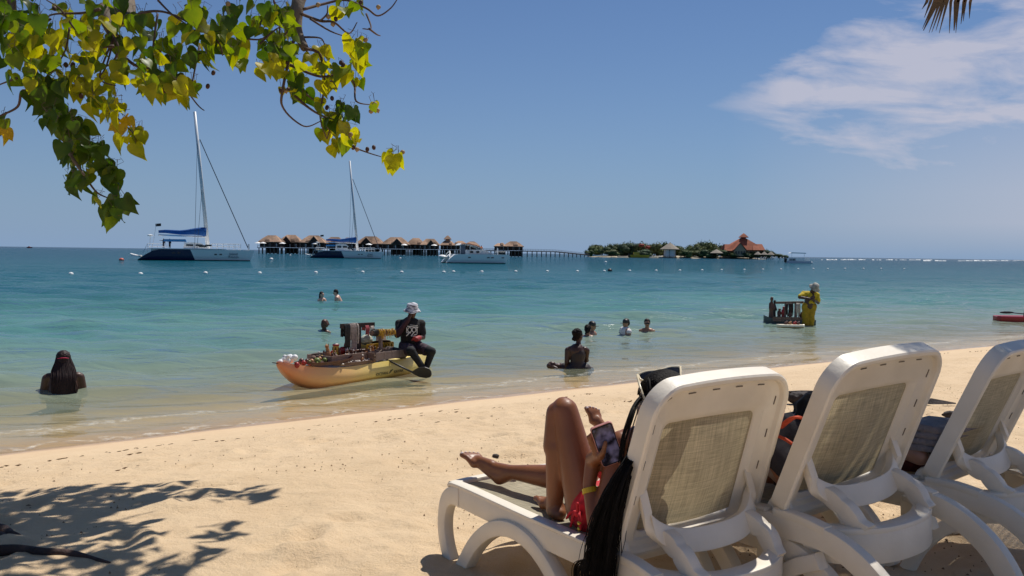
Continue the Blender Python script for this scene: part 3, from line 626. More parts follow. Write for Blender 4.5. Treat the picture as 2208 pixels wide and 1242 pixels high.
    sr = MB(); sr.tube([(.8, 0, 1.2), (1.6, 0, 2.9), (4, 0, 2.9)], .05, 5); sr.tube([(1.6, 0, 2.4), (5, 0, 2.4)], .04, 5)
    for q in range(5): sr.tube([(1.6+q*.8, 0, 1.5), (1.6+q*.8, 0, 2.9)], .035, 5)
    part('stern_rail', sr, M_alu, t)
    st = MB(); st.box((-.4, 3.6, .75), (1.6, 5, .16)); st.beam((-1.4, 3.6, 1.1), (.4, 3.6, .6), 4.6, .14); part('boarding_platform', st, M_paint, t)
    fl = MB().tube([(2.2, 3.6, 2), (2.9, 3.6, 6.5)], .035, 5); pole = part('flagpole', fl, M_alu, t)
    part('flag', MB().grid(lambda a, b: Vector((2.75+a*.95, 3.6+.15*math.sin(a*6), 6.0+b*.5+a*.08)), 6, 2), M_black, pole)
    part('radar_dome', MB().tube([(1.9, 1.0, 2.0), (2.0, 1.0, 4.2)], .05, 5).lathe([(.05, 0), (.5, .08), (.5, .22), (.1, .34)], 10, (2, 1, 4.2)), M_paint, t)
    for q in range(2):
        part('porthole', MB().box((L*.66+q*.85, -.93 if q else -.94, 1.15), (.42, .06, .2)), M_glassd, t); part('porthole', MB().box((L*.30+q*.9, -.96, 1.35), (.5, .06, .18)), M_glassd, t)
    tm = text_mesh('Island\nRoutes', .62 if big == 1 else .58, M_letter, .01); o2 = link('hull_name', tm, t, (L*.815, -.9, 1.05)); o2.rotation_euler = (R(90), 0, R(4))
    return t, L
cat1, L1_ = sail_cat('big white and navy sailing catamaran with tall mast, nearest of the two', 297, 548, 562.5, 1, 449, 237)
cat2, L2_ = sail_cat('smaller looking white and navy catamaran moored before the thatched villas', 668, 827, 557, 2, 771, 345)
# two crew on the near catamaran
def small_person(label, loc, shirt, arm=0, h=1.7):
    t = thing('person', label, 'person', loc, 0)
    b = MB(); b.caps((-.1, 0, .05), (-.09, 0, .8), .06, .09).caps((.1, 0, .05), (.09, 0, .8), .06, .09).caps((0, 0, .85), (0, 0, 1.35), .16, .17).ell((0, 0, 1.6), (.1, .11, .13)).caps((0, 0, 1.4), (0, 0, 1.55), .06, .05)
    b.caps((-.2, 0, 1.35), (-.34-arm, -.1, 1.1+arm*.8), .055, .045).caps((.2, 0, 1.35), (.28, -.08, .9), .055, .045)
    organic('body', b, M_dark_person, t, .04, 2)
    s = MB().caps((0, 0, .9), (0, 0, 1.36), .19, .195); organic('shirt', s, shirt, t, .04, 1); return t
cl = cat1.location
M_shirtd = mat('dark_shirt', (.012, .012, .025), .9)
CR1 = Matrix.Rotation(cat1.rotation_euler.z, 3, 'Z')
small_person('person in dark clothes reaching out on the near catamaran stern', cl+CR1 @ Vector((4.2, 1.2, 2.14)), M_shirtd, .35)
small_person('person in dark clothes standing under the blue bimini of catamaran', cl+CR1 @ Vector((5.2, 1.6, 2.14)), M_shirtd)
# power catamaran
hz = 545.5+(1030-1104)*.01313; d = 2.1*F/(568.3-hz); k = d/F; o = atd(962, 568, d)
t = thing('motor_catamaran', 'white motor catamaran without mast, curved canopy over the cockpit', 'catamaran', (o.x, o.y, 0), R(9)); L = 12.3
hc = R(9)
for y in (0, 5.4):
    x_off = 0
    h = part('hull', hull_mesh(MB(), L, 1.0, 1.75, y=y, sternrise=.14), two_tone('white_hull', (.90, .89, .86), (.90, .89, .86), -50, 0), t)
t.rotation_euler = (0, 0, R(14))
dk = MB(); dk.box((L*.5, 2.7, 1.45), (L*.68, 6.4, .6)); part('bridge_deck', dk, M_paint, t)
cab = part('cabin', MB().loft([[Vector((x, y, z)) for x, z in ((4.6, 1.7), (4.7, 2.55), (7.2, 2.7), (8.3, 2.3), (9.3, 1.75))] for y in (.4, 5)]), M_paint, t)
part('canopy', MB().loft([[Vector((x, y, z)) for x, z in ((2.6, 3.5), (3.2, 3.85), (5.6, 3.6), (7.0, 3.0), (7.3, 2.6), (7.1, 2.55), (6.8, 2.9), (5.5, 3.42), (3.3, 3.65), (2.8, 3.4))] for y in (.3, 5.1)]), M_paint, t)
part('canopy_trim', MB().tube(smooth_path([(2.9, .24, 3.72), (4.2, .24, 3.74), (5.8, .24, 3.5), (7.1, .24, 2.9)], 4), .09, 6), M_orange, t)
for x in (2.8, 4.7): part('canopy_post', MB().tube([(x, .5, 1.6), (x, .5, 3.6)], .07, 6), M_paint, t)
part('side_curtain', MB().box((3.3, .55, 2.7), (1.0, .06, 1.7)), mat('clear_grey', (.12, .15, .19), .5), t)
for x in (5.0, 6.2): part('window', MB().box((x, .36, 2.2), (.6, .06, .4)), M_glassd, cab)
for x in (4.3, 8.0, 8.8, 10.9): part('porthole', MB().box((x, -.99 if x < 9 else -.82, 1.15), (.5, .08, .18)), M_glassd, t)
part('stern_arch', MB().tube(smooth_path([(.6, -.2, 1.2), (1.1, 2.6, 2.3), (.6, 5.6, 1.2)], 6), .12, 6), M_paint, t); part('dinghy', MB().ell((-.3, 2.7, 1.2), (.8, 1.7, .4)), M_paint, t)
part('bow_rail', MB().tube([(9.5, -.2, 2.3), (11.8, .3, 2.3)], .04, 5).tube([(9.5, -.2, 1.8), (9.5, -.2, 2.3)], .04, 5).tube([(11.8, .3, 1.8), (11.8, .3, 2.3)], .04, 5), M_alu, t); part('bow_post', MB().box((10.6, 2.4, 2.4), (.18, .18, 1.3)), M_alu, t)
small_person('person in orange standing beside the white motor catamaran cabin', (o.x+6.6, o.y+2.3, 1.76), M_orange)
# pontoon boat
c = atd(1695, 568, 300); t = thing('pontoon_boat', 'small grey pontoon boat with white awning right of the island', 'boat', (c.x, c.y, 0))
for y in (0, 2): part('float', MB().caps((.5, y, .2), (8.3, y, .2), .42, .34), M_alu, t)
part('deck', MB().box((4.2, 1, .72), (7.8, 2.6, .2)), M_alu, t); rl = MB()
for z in (1.0, 1.35, 1.65): rl.tube([(.8, -.2, z), (7.6, -.2, z)], .05, 5)
for q in range(7): rl.tube([(.8+q*1.13, -.2, .8), (.8+q*1.13, -.2, 1.65)], .05, 5)
part('railing', rl, M_alu, t); part('awning', MB().loft([[Vector((x, y, z)) for x, z in ((1.2, 3.2), (1.6, 3.5), (6.2, 3.4), (6.5, 3.1))] for y in (-.2, 2.2)]), M_paint, t)
for x in (1.8, 5.8): part('awning_post', MB().tube([(x, 0, .8), (x, 0, 3.3)], .05, 5), M_alu, t)
part('outboard_motor', MB().box((.1, 1, .9), (.8, .6, 1.3)), M_black, t); part('seat', MB().box((2.2, 1, 1.15), (1.6, 2, .7)), M_glassd, t)
# yellow boat at the island, red boat on the horizon
c = atd(1356, 556, DI-16); t = thing('ferry_boat', 'yellow boat moored at the left shore of the green island', 'boat', (c.x, c.y, 0))
part('hull', hull_mesh(MB(), 14, 1.5, 1.9, tip=.2), M_yellow, t); part('cabin', MB().box((5, 0, 2.9), (4, 2, 1.8)), M_yellow, t); part('canopy', MB().box((8, 0, 3.0), (5, 2, .2)), M_dkwood, t); part('stern_gear', MB().box((.5, 0, 1.6), (2, 2, 2.4)), M_dkwood, t)
c = atd(58, 531.6, 1500); t = thing('distant_boat', 'tiny red boat on the open horizon at far left', 'boat', (c.x, c.y, 0)); part('hull', hull_mesh(MB(), 9, 1.4, 1.5, tip=.3), mat('red_boat', (.4, .04, .03), .5), t); part('cabin', MB().box((3.5, 0, 2), (2.6, 1.6, 1.2)), M_orange, t)
# buoys
BU = MB().ell((0, 0, .02), (.19, .19, .15), None, 12, 8).mesh('float_buoy', M_paint); BUM = M_paint
for i, (px, py) in enumerate(((153, 592), (303, 592), (443, 590), (560, 590), (681, 589), (782, 588), (866, 588), (957, 588), (978, 587), (1039, 587), (1112, 586.5), (1180, 586), (1245, 586), (1303, 585.5), (1358, 585), (1415, 584.5), (1466, 584), (1514, 583.5), (1556, 583), (1605, 582.5), (1645, 582), (1684, 581.5), (1721, 581), (1754, 580.5), (1785, 580.5), (1822, 580), (1862, 580), (1900, 580), (1950, 580.5))):
    p = atz(px, py); b = link('marker_buoy', BU, None, (p.x, p.y, .02)); tag(b, 'small white float of the swimming area line, %s from the left' % ORD[i], 'buoy', 'white floats of the swimming line')
for px, py, lab in ((585, 560, 'larger white mooring buoy between the near catamaran and villas'), (626, 551, 'small white mooring buoy before the thatched villas'), (863, 557.5, 'white mooring buoy left of the motor catamaran'), (1306, 566, 'white mooring buoy in front of the island left end')):
    p = atz(px, py); b = link('mooring_buoy', BU, None, (p.x, p.y, .05)); b.scale = (2.2, 2.2, 2.2) if px == 585 else (1.8, 1.8, 1.8); tag(b, lab, 'buoy', 'white mooring buoys')
p = atz(1315, 585); b = part('dark_buoy', MB().ell((0, 0, .05), (.3, .3, .3)), M_black); b.location = p; tag(b, 'single black buoy next to the line of white floats', 'buoy')
p = atz(262, 561.5); b = part('red_buoy', MB().ell((0, 0, .1), (.42, .42, .32)), mat('red_float', (.6, .12, .08), .5)); b.location = p; tag(b, 'red buoy floating left of the near catamaran stern', 'buoy')
# ================================================================== SUN LOUNGERS
M_plastic = mat('white_resin', (.88, .80, .67), .42, .03, 7, bump=.08, bs=60, spec=.42, c2=(.79, .71, .58))
def mat_sling(name, c, tr):
    m = mat(name, c, .8, .1, 4); t = m.node_tree; N = t.nodes; L = t.links; b = N['Principled BSDF']
    tx = N.new('ShaderNodeTexCoord'); src = b.inputs['Base Color'].links[0].from_socket; outs = []
    for sc in ((75, 3, 1), (4, 85, 1), (230, 230, 1)):
        mp = N.new('ShaderNodeMapping'); mp.inputs['Scale'].default_value = sc; L.new(tx.outputs['UV'], mp.inputs[0])
        n = N.new('ShaderNodeTexNoise'); n.inputs['Scale'].default_value = 1; n.inputs['Detail'].default_value = 3; L.new(mp.outputs[0], n.inputs[0]); outs.append(n.outputs[0])
    a = N.new('ShaderNodeMath'); a.operation = 'ADD'; L.new(outs[0], a.inputs[0]); L.new(outs[1], a.inputs[1])
    a2 = N.new('ShaderNodeMath'); a2.operation = 'ADD'; L.new(a.outputs[0], a2.inputs[0]); L.new(outs[2], a2.inputs[1])
    r = N.new('ShaderNodeMapRange'); r.inputs[1].default_value = 1.15; r.inputs[2].default_value = 1.85; r.inputs[3].default_value = .62; r.inputs[4].default_value = 1.3; L.new(a2.outputs[0], r.inputs[0])
    mx = N.new('ShaderNodeMixRGB'); mx.blend_type = 'MULTIPLY'; mx.inputs[0].default_value = 1; L.new(src, mx.inputs[1]); L.new(r.outputs[0], mx.inputs[2]); L.new(mx.outputs[0], b.inputs['Base Color'])
    bp = N.new('ShaderNodeBump'); bp.inputs['Strength'].default_value = .4; bp.inputs['Distance'].default_value = .002; L.new(a2.outputs[0], bp.inputs['Height']); L.new(bp.outputs[0], b.inputs['Normal'])
    trn = N.new('ShaderNodeBsdfTranslucent'); L.new(mx.outputs[0], trn.inputs[0]); ms = N.new('ShaderNodeMixShader'); ms.inputs[0].default_value = tr
    L.new(b.outputs[0], ms.inputs[1]); L.new(trn.outputs[0], ms.inputs[2]); L.new(ms.outputs[0], N['Material Output'].inputs[0]); return m
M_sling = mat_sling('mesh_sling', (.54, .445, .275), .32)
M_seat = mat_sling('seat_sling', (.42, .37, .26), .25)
M_slot = mat('slot_shadow', (.16, .13, .10), .8)
LS, LW, LT, LL, LZ = 1.05, .72, .68, .645, .362      # seat length, width at base, width at top, back length, seat height
def grid_uv(o, nu, nv):
    me = o.data; uv = me.uv_layers.new(name='UVMap'); li = np.empty(len(me.loops), int); me.loops.foreach_get('vertex_index', li)
    uv.data.foreach_set('uv', np.stack([(li % (nu+1))/nu, (li//(nu+1))/nv], -1).ravel().astype(float))
def rrect(w, h, r, y0, inset, crown=0.0, n=9, taper=0.0):
    """outline of a rounded rectangle in the back's own plane: x across (centred), y up the back"""
    pts = []; w2 = w/2-inset; yb = y0+inset; yt = y0+h-inset; rr = max(r-inset, .02)
    if inset > .05: yb -= .055*min(1, (inset-.05)/.05); yt -= .040*min(1, (inset-.05)/.05); rr = max(.03, rr*.45)
    for cx, cy, a0 in ((w2-rr, yb+rr*.6, -90), (w2-rr, yt-rr, 0), (-w2+rr, yt-rr, 90), (-w2+rr, yb+rr*.6, 180)):
        low = cy < y0+h/2
        for k in range(n+1):
            a = R(a0+90*k/n); pts.append((cx+rr*math.cos(a), cy+rr*(.6 if low else 1)*math.sin(a)))
        if cx > 0 and low:
            for k in range(1, 10): pts.append((w2, (yb+rr*.6)+(yt-rr-yb-rr*.6)*k/10))
        if cx > 0 and not low:
            for k in range(1, 12): pts.append((w2-rr-(2*w2-2*rr)*k/12, yt))
        if cx < 0 and not low:
            for k in range(1, 10): pts.append((-w2, (yt-rr)-(yt-rr-yb-rr*.6)*k/10))
        if cx < 0 and low:
            for k in range(1, 12): pts.append((-w2+rr+(2*w2-2*rr)*k/12, yb))
    out = []
    for x, y in pts:
        f = (y-y0)/h; x *= 1-taper*f; y += crown*(1-(x/(w/2))**2)*max(0, f-.5)*2; out.append((x, y))
    return out
def make_lounger(label, th, x, y, yaw, dz, ro, pi):
    t = thing('sun_lounger', label, 'sun lounger', (x, y, SAND-.012+dz), yaw, 'white resin sun loungers in a row'); t.rotation_euler = (ro, pi, yaw)
    # local: +x from foot to head, +y across, z up
    fr = MB()
    for v in (.022, LW-.022):
        prof = smooth_path([(.05, v, .334), (.09, v, .338), (.3, v, .334), (.7, v, .325), (1.05, v, .322), (1.25, v, .318), (1.38, v, .285), (1.5, v, .205), (1.58, v, .10), (1.62, v, -.02)], 5)
        fr.strip(prof, .046, lambda f: .085, (0, 1, 0), .22)
        # upper ledge the back drops onto
        fr.strip(smooth_path([(.02, v, .372), (.1, v, .386), (.6, v, .376), (1.04, v, .372)], 5), .052, .014, (0, 1, 0), .4)
        fr.strip(smooth_path([(1.08, v, .372), (1.2, v, .365), (1.3, v, .345)], 4), .05, .03, (0, 1, 0), .4)
    # end bands
    fr.strip(smooth_path([(.0, .03, .352), (-.028, .2, .350), (-.034, LW/2, .350), (-.028, LW-.2, .350), (.0, LW-.03, .352)], 5), .055, .045, (0, 0, 1), .35)
    part('frame', fr, M_plastic, t, True, 35)
    band = MB(); outer = smooth_path([(1.18, .045, .27), (1.30, .10, .268), (1.375, .22, .262), (1.395, LW/2, .26), (1.375, LW-.22, .262), (1.30, LW-.10, .268), (1.18, LW-.045, .27)], 6)
    band.strip(outer, .115, .035, (0, 0, 1), .3); band.strip([p+Vector((-.018, 0, .062)) for p in outer[3:-3]], .022, .07, (0, 0, 1), .4)
    part('head_band', band, M_plastic, t, True, 35)
    cb = MB()
    for uu in (.35, .98): cb.beam((uu, .04, .30), (uu, LW-.04, .30), .05, .04)
    part('cross_bar', cb, M_plastic, t)
    for v in (.02, LW-.02):
        c = MB(); c.strip(smooth_path([(.11, v, .3385), (.05, v, .334), (.0, v, .306), (-.028, v, .25), (-.036, v, .17), (-.015, v, .09), (.03, v, .02), (.07, v, -.03)], 5), .05, lambda f: .087-.025*min(1, f*2.2), (0, 1, 0), .3); part('front_leg', c, M_plastic, t, True, 35)
        off = -.012 if v < .1 else .012
        c = MB(); c.strip(smooth_path([(.10, v+off, -.03), (.155, v+off, .06), (.25, v+off, .18), (.37, v+off, .268), (.5, v+off, .305), (.63, v+off, .29), (.75, v+off, .225), (.85, v+off, .12), (.93, v+off, -.03)], 5), .058, .066, (0, 1, 0), .3); part('arch_leg', c, M_plastic, t, True, 35)
        c = MB(); c.strip(smooth_path([(1.0, v+off, -.03), (1.06, v+off, .08), (1.16, v+off, .18), (1.28, v+off, .235)], 5), .05, .06, (0, 1, 0), .3); part('rear_leg', c, M_plastic, t, True, 35)
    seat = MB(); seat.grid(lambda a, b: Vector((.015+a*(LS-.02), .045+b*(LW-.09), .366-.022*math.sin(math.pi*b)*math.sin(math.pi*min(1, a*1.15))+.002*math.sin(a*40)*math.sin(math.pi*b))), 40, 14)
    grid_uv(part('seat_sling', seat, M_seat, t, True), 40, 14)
    # back: own frame, q -> lounger space
    ct, st = math.cos(th), math.sin(th); ex, ey, ez = Vector((0, 1, 0)), Vector((ct, 0, st)), Vector((st, 0, -ct))     # across, up the back, out of its rear face
    O = Vector((LS+.006, LW/2, LZ))
    q = lambda x, y, z: O+ex*x+ey*y+ez*z
    prof = [(0, -.010), (-.002, .03), (.0, .052), (.006, .058), (.018, .058), (.026, .052), (.031, .036), (.040, .031), (.092, .028), (.104, .018), (.116, .014), (.121, .008), (.119, -.006), (.03, -.014)]
    bf = MB(); rings = []
    for ins, dp in prof: rings.append([q(a, b, dp) for a, b in rrect(LW, LL, .115, 0, max(ins, 0), .018, taper=1-LT/LW)])
    rings.append(rings[0]); bf.loft(rings, cap=False)
    back = part('backrest_frame', bf, M_plastic, t, True, 32)
    for ins, dp in ((.049, .0309),):
        ol = rrect(LW, LL, .115, 0, ins, .018, taper=1-LT/LW); L_ = [(a, b) for a, b in ol if b > .1]
        acc = 0; prev = None; k = 0
        for a, b in L_:
            if prev:
                acc += math.hypot(a-prev[0], b-prev[1])
                if acc > .105:
                    d = (ex*(a-prev[0])+ey*(b-prev[1])).normalized(); c = q(a, b, dp+.0015)
                    part('slot', MB().beam(c-d*.017, c+d*.017, .003, .003, ez), M_slot, back); acc = 0
            prev = (a, b)
    sl = MB(); ol = rrect(LW, LL, .115, 0, .112, .018, taper=1-LT/LW); ym = min(b for a, b in ol); yM = max(b for a, b in ol); xm = max(a for a, b in ol)
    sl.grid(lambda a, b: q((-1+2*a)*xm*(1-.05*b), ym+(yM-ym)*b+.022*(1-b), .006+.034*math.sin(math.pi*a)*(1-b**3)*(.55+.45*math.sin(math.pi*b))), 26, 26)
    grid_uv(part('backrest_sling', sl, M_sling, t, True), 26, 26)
    for s in (-1, 1): part('hinge_disc', MB().lathe([(.0, -.012), (.055, -.012), (.06, 0), (.055, .012), (0, .012)], 18, M=Matrix.Translation((LS+.02, LW/2+s*(LW/2-.055), LZ-.0)) @ Matrix.Rotation(math.pi/2, 4, 'X')), M_plastic, t, True, 30)
    # prop: yoke hinged low on the back, two ratchet arms, rounded foot
    yk = MB(); xs_ = LT/2-.075; p0 = q(-xs_, .20, .05); p1 = q(xs_, .20, .05); mz = LZ+.045; mx = LS+.165
    path = smooth_path([p0+Vector((.0, 0, .015)), Vector((LS+.125, LW/2-xs_+.01, LZ+.115)), Vector((LS+.165, LW/2-.17, mz+.012)), Vector((LS+.185, LW/2, mz)), Vector((LS+.165, LW/2+.17, mz+.012)), Vector((LS+.125, LW/2+xs_-.01, LZ+.115)), p1+Vector((.0, 0, .015))], 6)
    yk.strip(path, .085, .034, (-.35, 0, .94), .3)
    arm = []
    for s in (-1, 1):
        pts = [(LS+.15, s*.20, mz+.028), (LS+.20, s*.205, mz+.005), (LS+.235, s*.21, mz-.012), (LS+.275, s*.205, mz-.055), (LS+.305, s*.19, mz-.085)]
        yk.strip(smooth_path([(a, LW/2+b, c) for a, b, c in pts], 5), .048, lambda f: .056+.014*abs(math.sin(f*math.pi*2.5)), (0, 1, 0), .3)
    yk.strip(smooth_path([(LS+.285, LW/2-.20, LZ-.032), (LS+.318, LW/2-.12, LZ-.05), (LS+.33, LW/2, LZ-.056), (LS+.318, LW/2+.12, LZ-.05), (LS+.285, LW/2+.20, LZ-.032)], 6), .045, .05, (0, 0, 1), .35)
    part('prop_bar', yk, M_plastic, t, True, 35)
    return t
CH = [(-.276, 4.042, -.958, 1.267, -.019, .017, .007), (.384, 4.288, -.964, 1.14, .016, .044, -.037), (1.058, 4.735, -.819, 1.129, .012, .001, -.033)]
CH_LAB = ['left sun lounger, on which a woman with a phone lies', 'middle sun lounger with dappled light along its white top edge', 'rightmost sun lounger, cut off by the photo edge']
LOUNGE = [make_lounger(l, th, x, y, yw, dz, ro, pi) for l, (x, y, yw, th, dz, ro, pi) in zip(CH_LAB, CH)]
LMAT = [Matrix.Translation((x, y, SAND-.012+dz)) @ Matrix.Rotation(yw, 4, 'Z') @ Matrix.Rotation(pi, 4, 'Y') @ Matrix.Rotation(ro, 4, 'X') for x, y, yw, th, dz, ro, pi in CH]
def plane_hit(Mt, px, py, v):
    """where the sight line of a photo pixel meets the plane y=v of a local frame"""
    I = Mt.inverted(); o = I @ Vector((0, 0, CAMZ)); d = (I.to_3x3() @ ray(px, py)); return o+d*((v-o.y)/d.y)
def LR(i, px, py, v): return plane_hit(LMAT[i], px, py, v)
# ================================================================== PEOPLE
def skin(name, c, c2=None): 
    return mat(name, c, .42, .18, 6, bump=.05, bs=120, spec=.45, c2=c2, sub=.08)
M_sk_dark = skin('skin_deep_brown', (.075, .032, .018)); M_sk_mid = skin('skin_brown', (.24, .088, .036)); M_sk_black = skin('skin_very_dark', (.062, .028, .019))
M_sk_pale = skin('skin_pale', (.62, .38, .28)); M_sk_tan = skin('skin_tanned', (.36, .19, .12))
M_hair = mat('black_hair', (.007, .0055, .005), .7, .3, 20, spec=.15, stretch=(8, 8, 1)); M_hair_br = mat('brown_hair', (.10, .035, .018), .5, .4, 20); M_hair_dk = mat('dark_hair', (.018, .012, .010), .6, .3, 20, spec=.3)
M_red = mat('red_cloth', (.55, .012, .022), .75, .2, 60); M_blk = mat('black_cloth', (.010, .010, .012), .85, .3, 30, bump=.3, bs=25); M_plum = mat('plum_shorts', (.055, .032, .045), .85, .2, 20, bump=.3, bs=20)
M_sleeve = mat('maroon_sleeve', (.05, .018, .028), .85, .2, 30); M_white_cl = mat('white_cloth', (.70, .66, .67), .85, .08, 20, bump=.3, bs=25); M_yel = mat('yellow_cloth', (.58, .42, .02), .85, .15, 14, bump=.4, bs=16); M_ochre = mat('ochre_trousers', (.42, .26, .012), .85, .15, 10, bump=.5, bs=12)
M_brown_cl = mat('dark_brown_swimsuit', (.022, .013, .013), .6, .2, 20); M_lip = mat('lips', (.16, .035, .03), .4); M_eye = mat('eye', (.02, .015, .012), .15); M_nail = mat('nail_polish', (.75, .62, .6), .2); M_lens = mat('dark_lens', (.008, .008, .01), .08)
def basis(fwd, up=(0, 0, 1)):
    f = Vector(fwd).normalized(); u = Vector(up); r = f.cross(u).normalized(); u = r.cross(f).normalized()
    return Matrix((r, f, u)).transposed()
def head_blobs(mb, c, B, s=1.0):
    """skull, jaw, nose, ears, brow, lips in the basis B (right, forward, up)"""
    c = Vector(c); q = lambda x, y, z: c+B @ Vector((x, y, z))*s
    mb.ell(q(0, -.012, .025), (.074*s, .092*s, .088*s), B, 18, 12); mb.ell(q(0, .022, -.035), (.060*s, .066*s, .078*s), B, 16, 10); mb.ell(q(0, .066, -.088), (.026*s, .022*s, .02*s), B)
    mb.caps(q(0, .084, .012), q(0, .104, -.022), .008*s, .014*s, 8); mb.ell(q(.013, .094, -.026), .009*s); mb.ell(q(-.013, .094, -.026), .009*s)
    mb.caps(q(-.035, .075, .028), q(.035, .075, .028), .012*s, .012*s, 8); mb.caps(q(-.018, .082, -.052), q(.018, .082, -.052), .008*s, .008*s, 8)
    for e in (-1, 1): mb.ell(q(e*.077, -.004, -.008), (.009*s, .02*s, .03*s), B, 8, 6); mb.ell(q(e*.038, .055, -.022), .024*s)
    return q
def face_parts(root, q, s=1.0, glasses=False):
    e = MB()
    for k in (-1, 1): e.ell(q(k*.030, .079, .008), .0105*s, None, 8, 6)
    part('eyes', e, M_eye, root, True); l = MB().caps(q(-.020, .090, -.052), q(.020, .090, -.052), .0058*s, .0058*s, 8); part('lips', l, M_lip, root, True)
    if glasses:
        g = MB()
        for k in (-1, 1): g.ell(q(k*.033, .094, .008), (.029*s, .012*s, .021*s), None, 12, 8)
        g.caps(q(-.01, .1, .012), q(.01, .1, .012), .004, .004); g.caps(q(-.06, .088, .012), q(-.078, .0, .01), .004, .004); g.caps(q(.06, .088, .012), q(.078, .0, .01), .004, .004); part('sunglasses', g, M_lens, root, True)
def hair_cap(q, s=1.0, low=-.03, back=.03):
    mb = MB(); B = Matrix([(q(1, 0, 0)-q(0, 0, 0)), (q(0, 1, 0)-q(0, 0, 0)), (q(0, 0, 1)-q(0, 0, 0))]).transposed().normalized()
    mb.ell(q(0, -.026, .042), (.082*s, .092*s, .086*s), B, 18, 12); mb.ell(q(0, -.055, -.005), (.074*s, .062*s, .08*s), B, 14, 10); return mb, B
def strands(mb, paths, n, jit, r0, r1, seed=1, seg=4, wave=0.0):
    r = random.Random(seed)
    for si in range(n):
        if si % 9 == 0: ga, gb, gc, gl = r.gauss(0, .95), r.gauss(0, .95), r.gauss(0, 1), r.uniform(.8, 1)
        base = r.choice(paths); a, b, c = ga+r.gauss(0, .22), gb+r.gauss(0, .22), gc+r.gauss(0, .2); P = []
        for i, p in enumerate(base):
            j = jit[i] if isinstance(jit, (list, tuple)) else jit
            P.append(Vector(p)+Vector((a*j, b*j, c*j*.5))+Vector((r.gauss(0, .12), r.gauss(0, .12), 0))*j)
        k = int(len(P)*r.uniform(.82, 1)) if len(P) > 5 else len(P)
        sp = smooth_path(P[:max(k, 3)], seg); ph = r.uniform(0, 6)
        if wave: sp = [p+Vector((math.sin(i*.9+ph), math.cos(i*.9+ph), 0))*wave for i, p in enumerate(sp)]
        mb.tube(sp, lambda f: r0+(r1-r0)*f, 5)
    return mb
def foot(mb, heel, toe, up, s=1.0, side=1):
    """heel, arch, ball and five toes"""
    heel, toe, up = Vector(heel), Vector(toe), Vector(up).normalized(); f = (toe-heel).normalized(); L_ = (toe-heel).length; r = f.cross(up).normalized()
    mb.ell(heel+f*.02+up*.012, (.030*s,)*3); mb.caps(heel+f*.02+up*.01, heel+f*L_*.62+up*.004, .029*s, .024*s); mb.caps(heel+f*L_*.3+up*.035, heel+f*L_*.66+up*.012, .024*s, .018*s)
    mb.caps(heel+f*L_*.66+r*.022*side, heel+f*L_*.70-r*.022*side, .021*s, .017*s); tips = []
    for k, (o, l, rr) in enumerate(((.030, 1.0, .0125), (.012, 1.0, .0088), (-.002, .965, .0082), (-.015, .92, .0078), (-.028, .87, .0075))):
        a = heel+f*L_*.70+r*o*side*.9*s; b = heel+f*L_*(l-.04)+r*o*side*1.12*s+up*.006; mb.caps(a, (a+b)/2+up*.007, rr*s*1.1, rr*s, 8); mb.caps((a+b)/2+up*.007, b, rr*s, rr*s*1.02, 8); tips.append((b, rr*s, f, up))
    return tips
def world_person(label, p, rz=0, group=None): return thing('person', label, 'person', p, rz, group)

def clip(i, p, r):
    """keep a point in front of the lounger's back, r metres clear of it"""
    th = CH[i][3]; um = LS+(p.z-LZ)/math.tan(th)-r/math.sin(th); return Vector((min(p.x, um), p.y, p.z))
# ---- woman with the phone on the left lounger (her own frame = the lounger's frame)
def lounger_person(i, label):
    t = thing('person', label, 'person', LMAT[i].translation, 0); t.rotation_mode = 'QUATERNION'; t.rotation_quaternion = LMAT[i].to_quaternion(); return t
t = lounger_person(0, 'person in a red bikini with very long black hair, holding a phone, one knee raised')
G = lambda px, py, v: LR(0, px, py, v)
b = MB()
knee = G(1219, 886, .13); ank = G(1195, 1098, .115); hipn = G(1266, 1098, .16)
b.caps(hipn, hipn.lerp(knee, .45), .082, .069, 18); b.caps(hipn.lerp(knee, .45), knee, .069, .050, 18); b.ell(knee+Vector((-.012, 0, .004)), (.047, .046, .050))
kn2 = knee+Vector((-.035, -.012, -.012)); b.caps(kn2, kn2.lerp(ank, .35), .044, .052, 16); b.caps(kn2.lerp(ank, .35)+Vector((.012, 0, 0)), ank, .050, .031, 16)
heel = Vector((ank.x+.03, ank.y, .385)); foot(b, heel, heel+(LMAT[0].inverted().to_3x3() @ Vector((-.22, .97, 0))).normalized()*.225, (0, 0, 1), 1.1, -1); b.caps(ank, heel, .034, .030)
# far leg lies along the seat
hipf = hipn+Vector((.01, .19, -.005)); heel2 = G(1080, 1036, .20); toe2 = G(1006, 976, .155); ank2 = G(1104, 1018, .215); kneef = Vector((.50, .33, .452))
b.caps(hipf, kneef, .082, .056, 18); b.ell(kneef, .052); b.caps(kneef, kneef.lerp(ank2, .35), .050, .055, 16); b.caps(kneef.lerp(ank2, .35), ank2, .054, .031, 16)
up2 = (ank2-heel2).normalized()*.6+Vector((.25, -.15, .75)); up2 = up2-(toe2-heel2).normalized()*up2.dot((toe2-heel2).normalized()); tips = foot(b, heel2, toe2, up2, 1.08, -1); b.caps(ank2, heel2+Vector((-.01, 0, .01)), .033, .032); b.caps(ank2, heel2.lerp(toe2, .35)+up2.normalized()*.02, .03, .027)
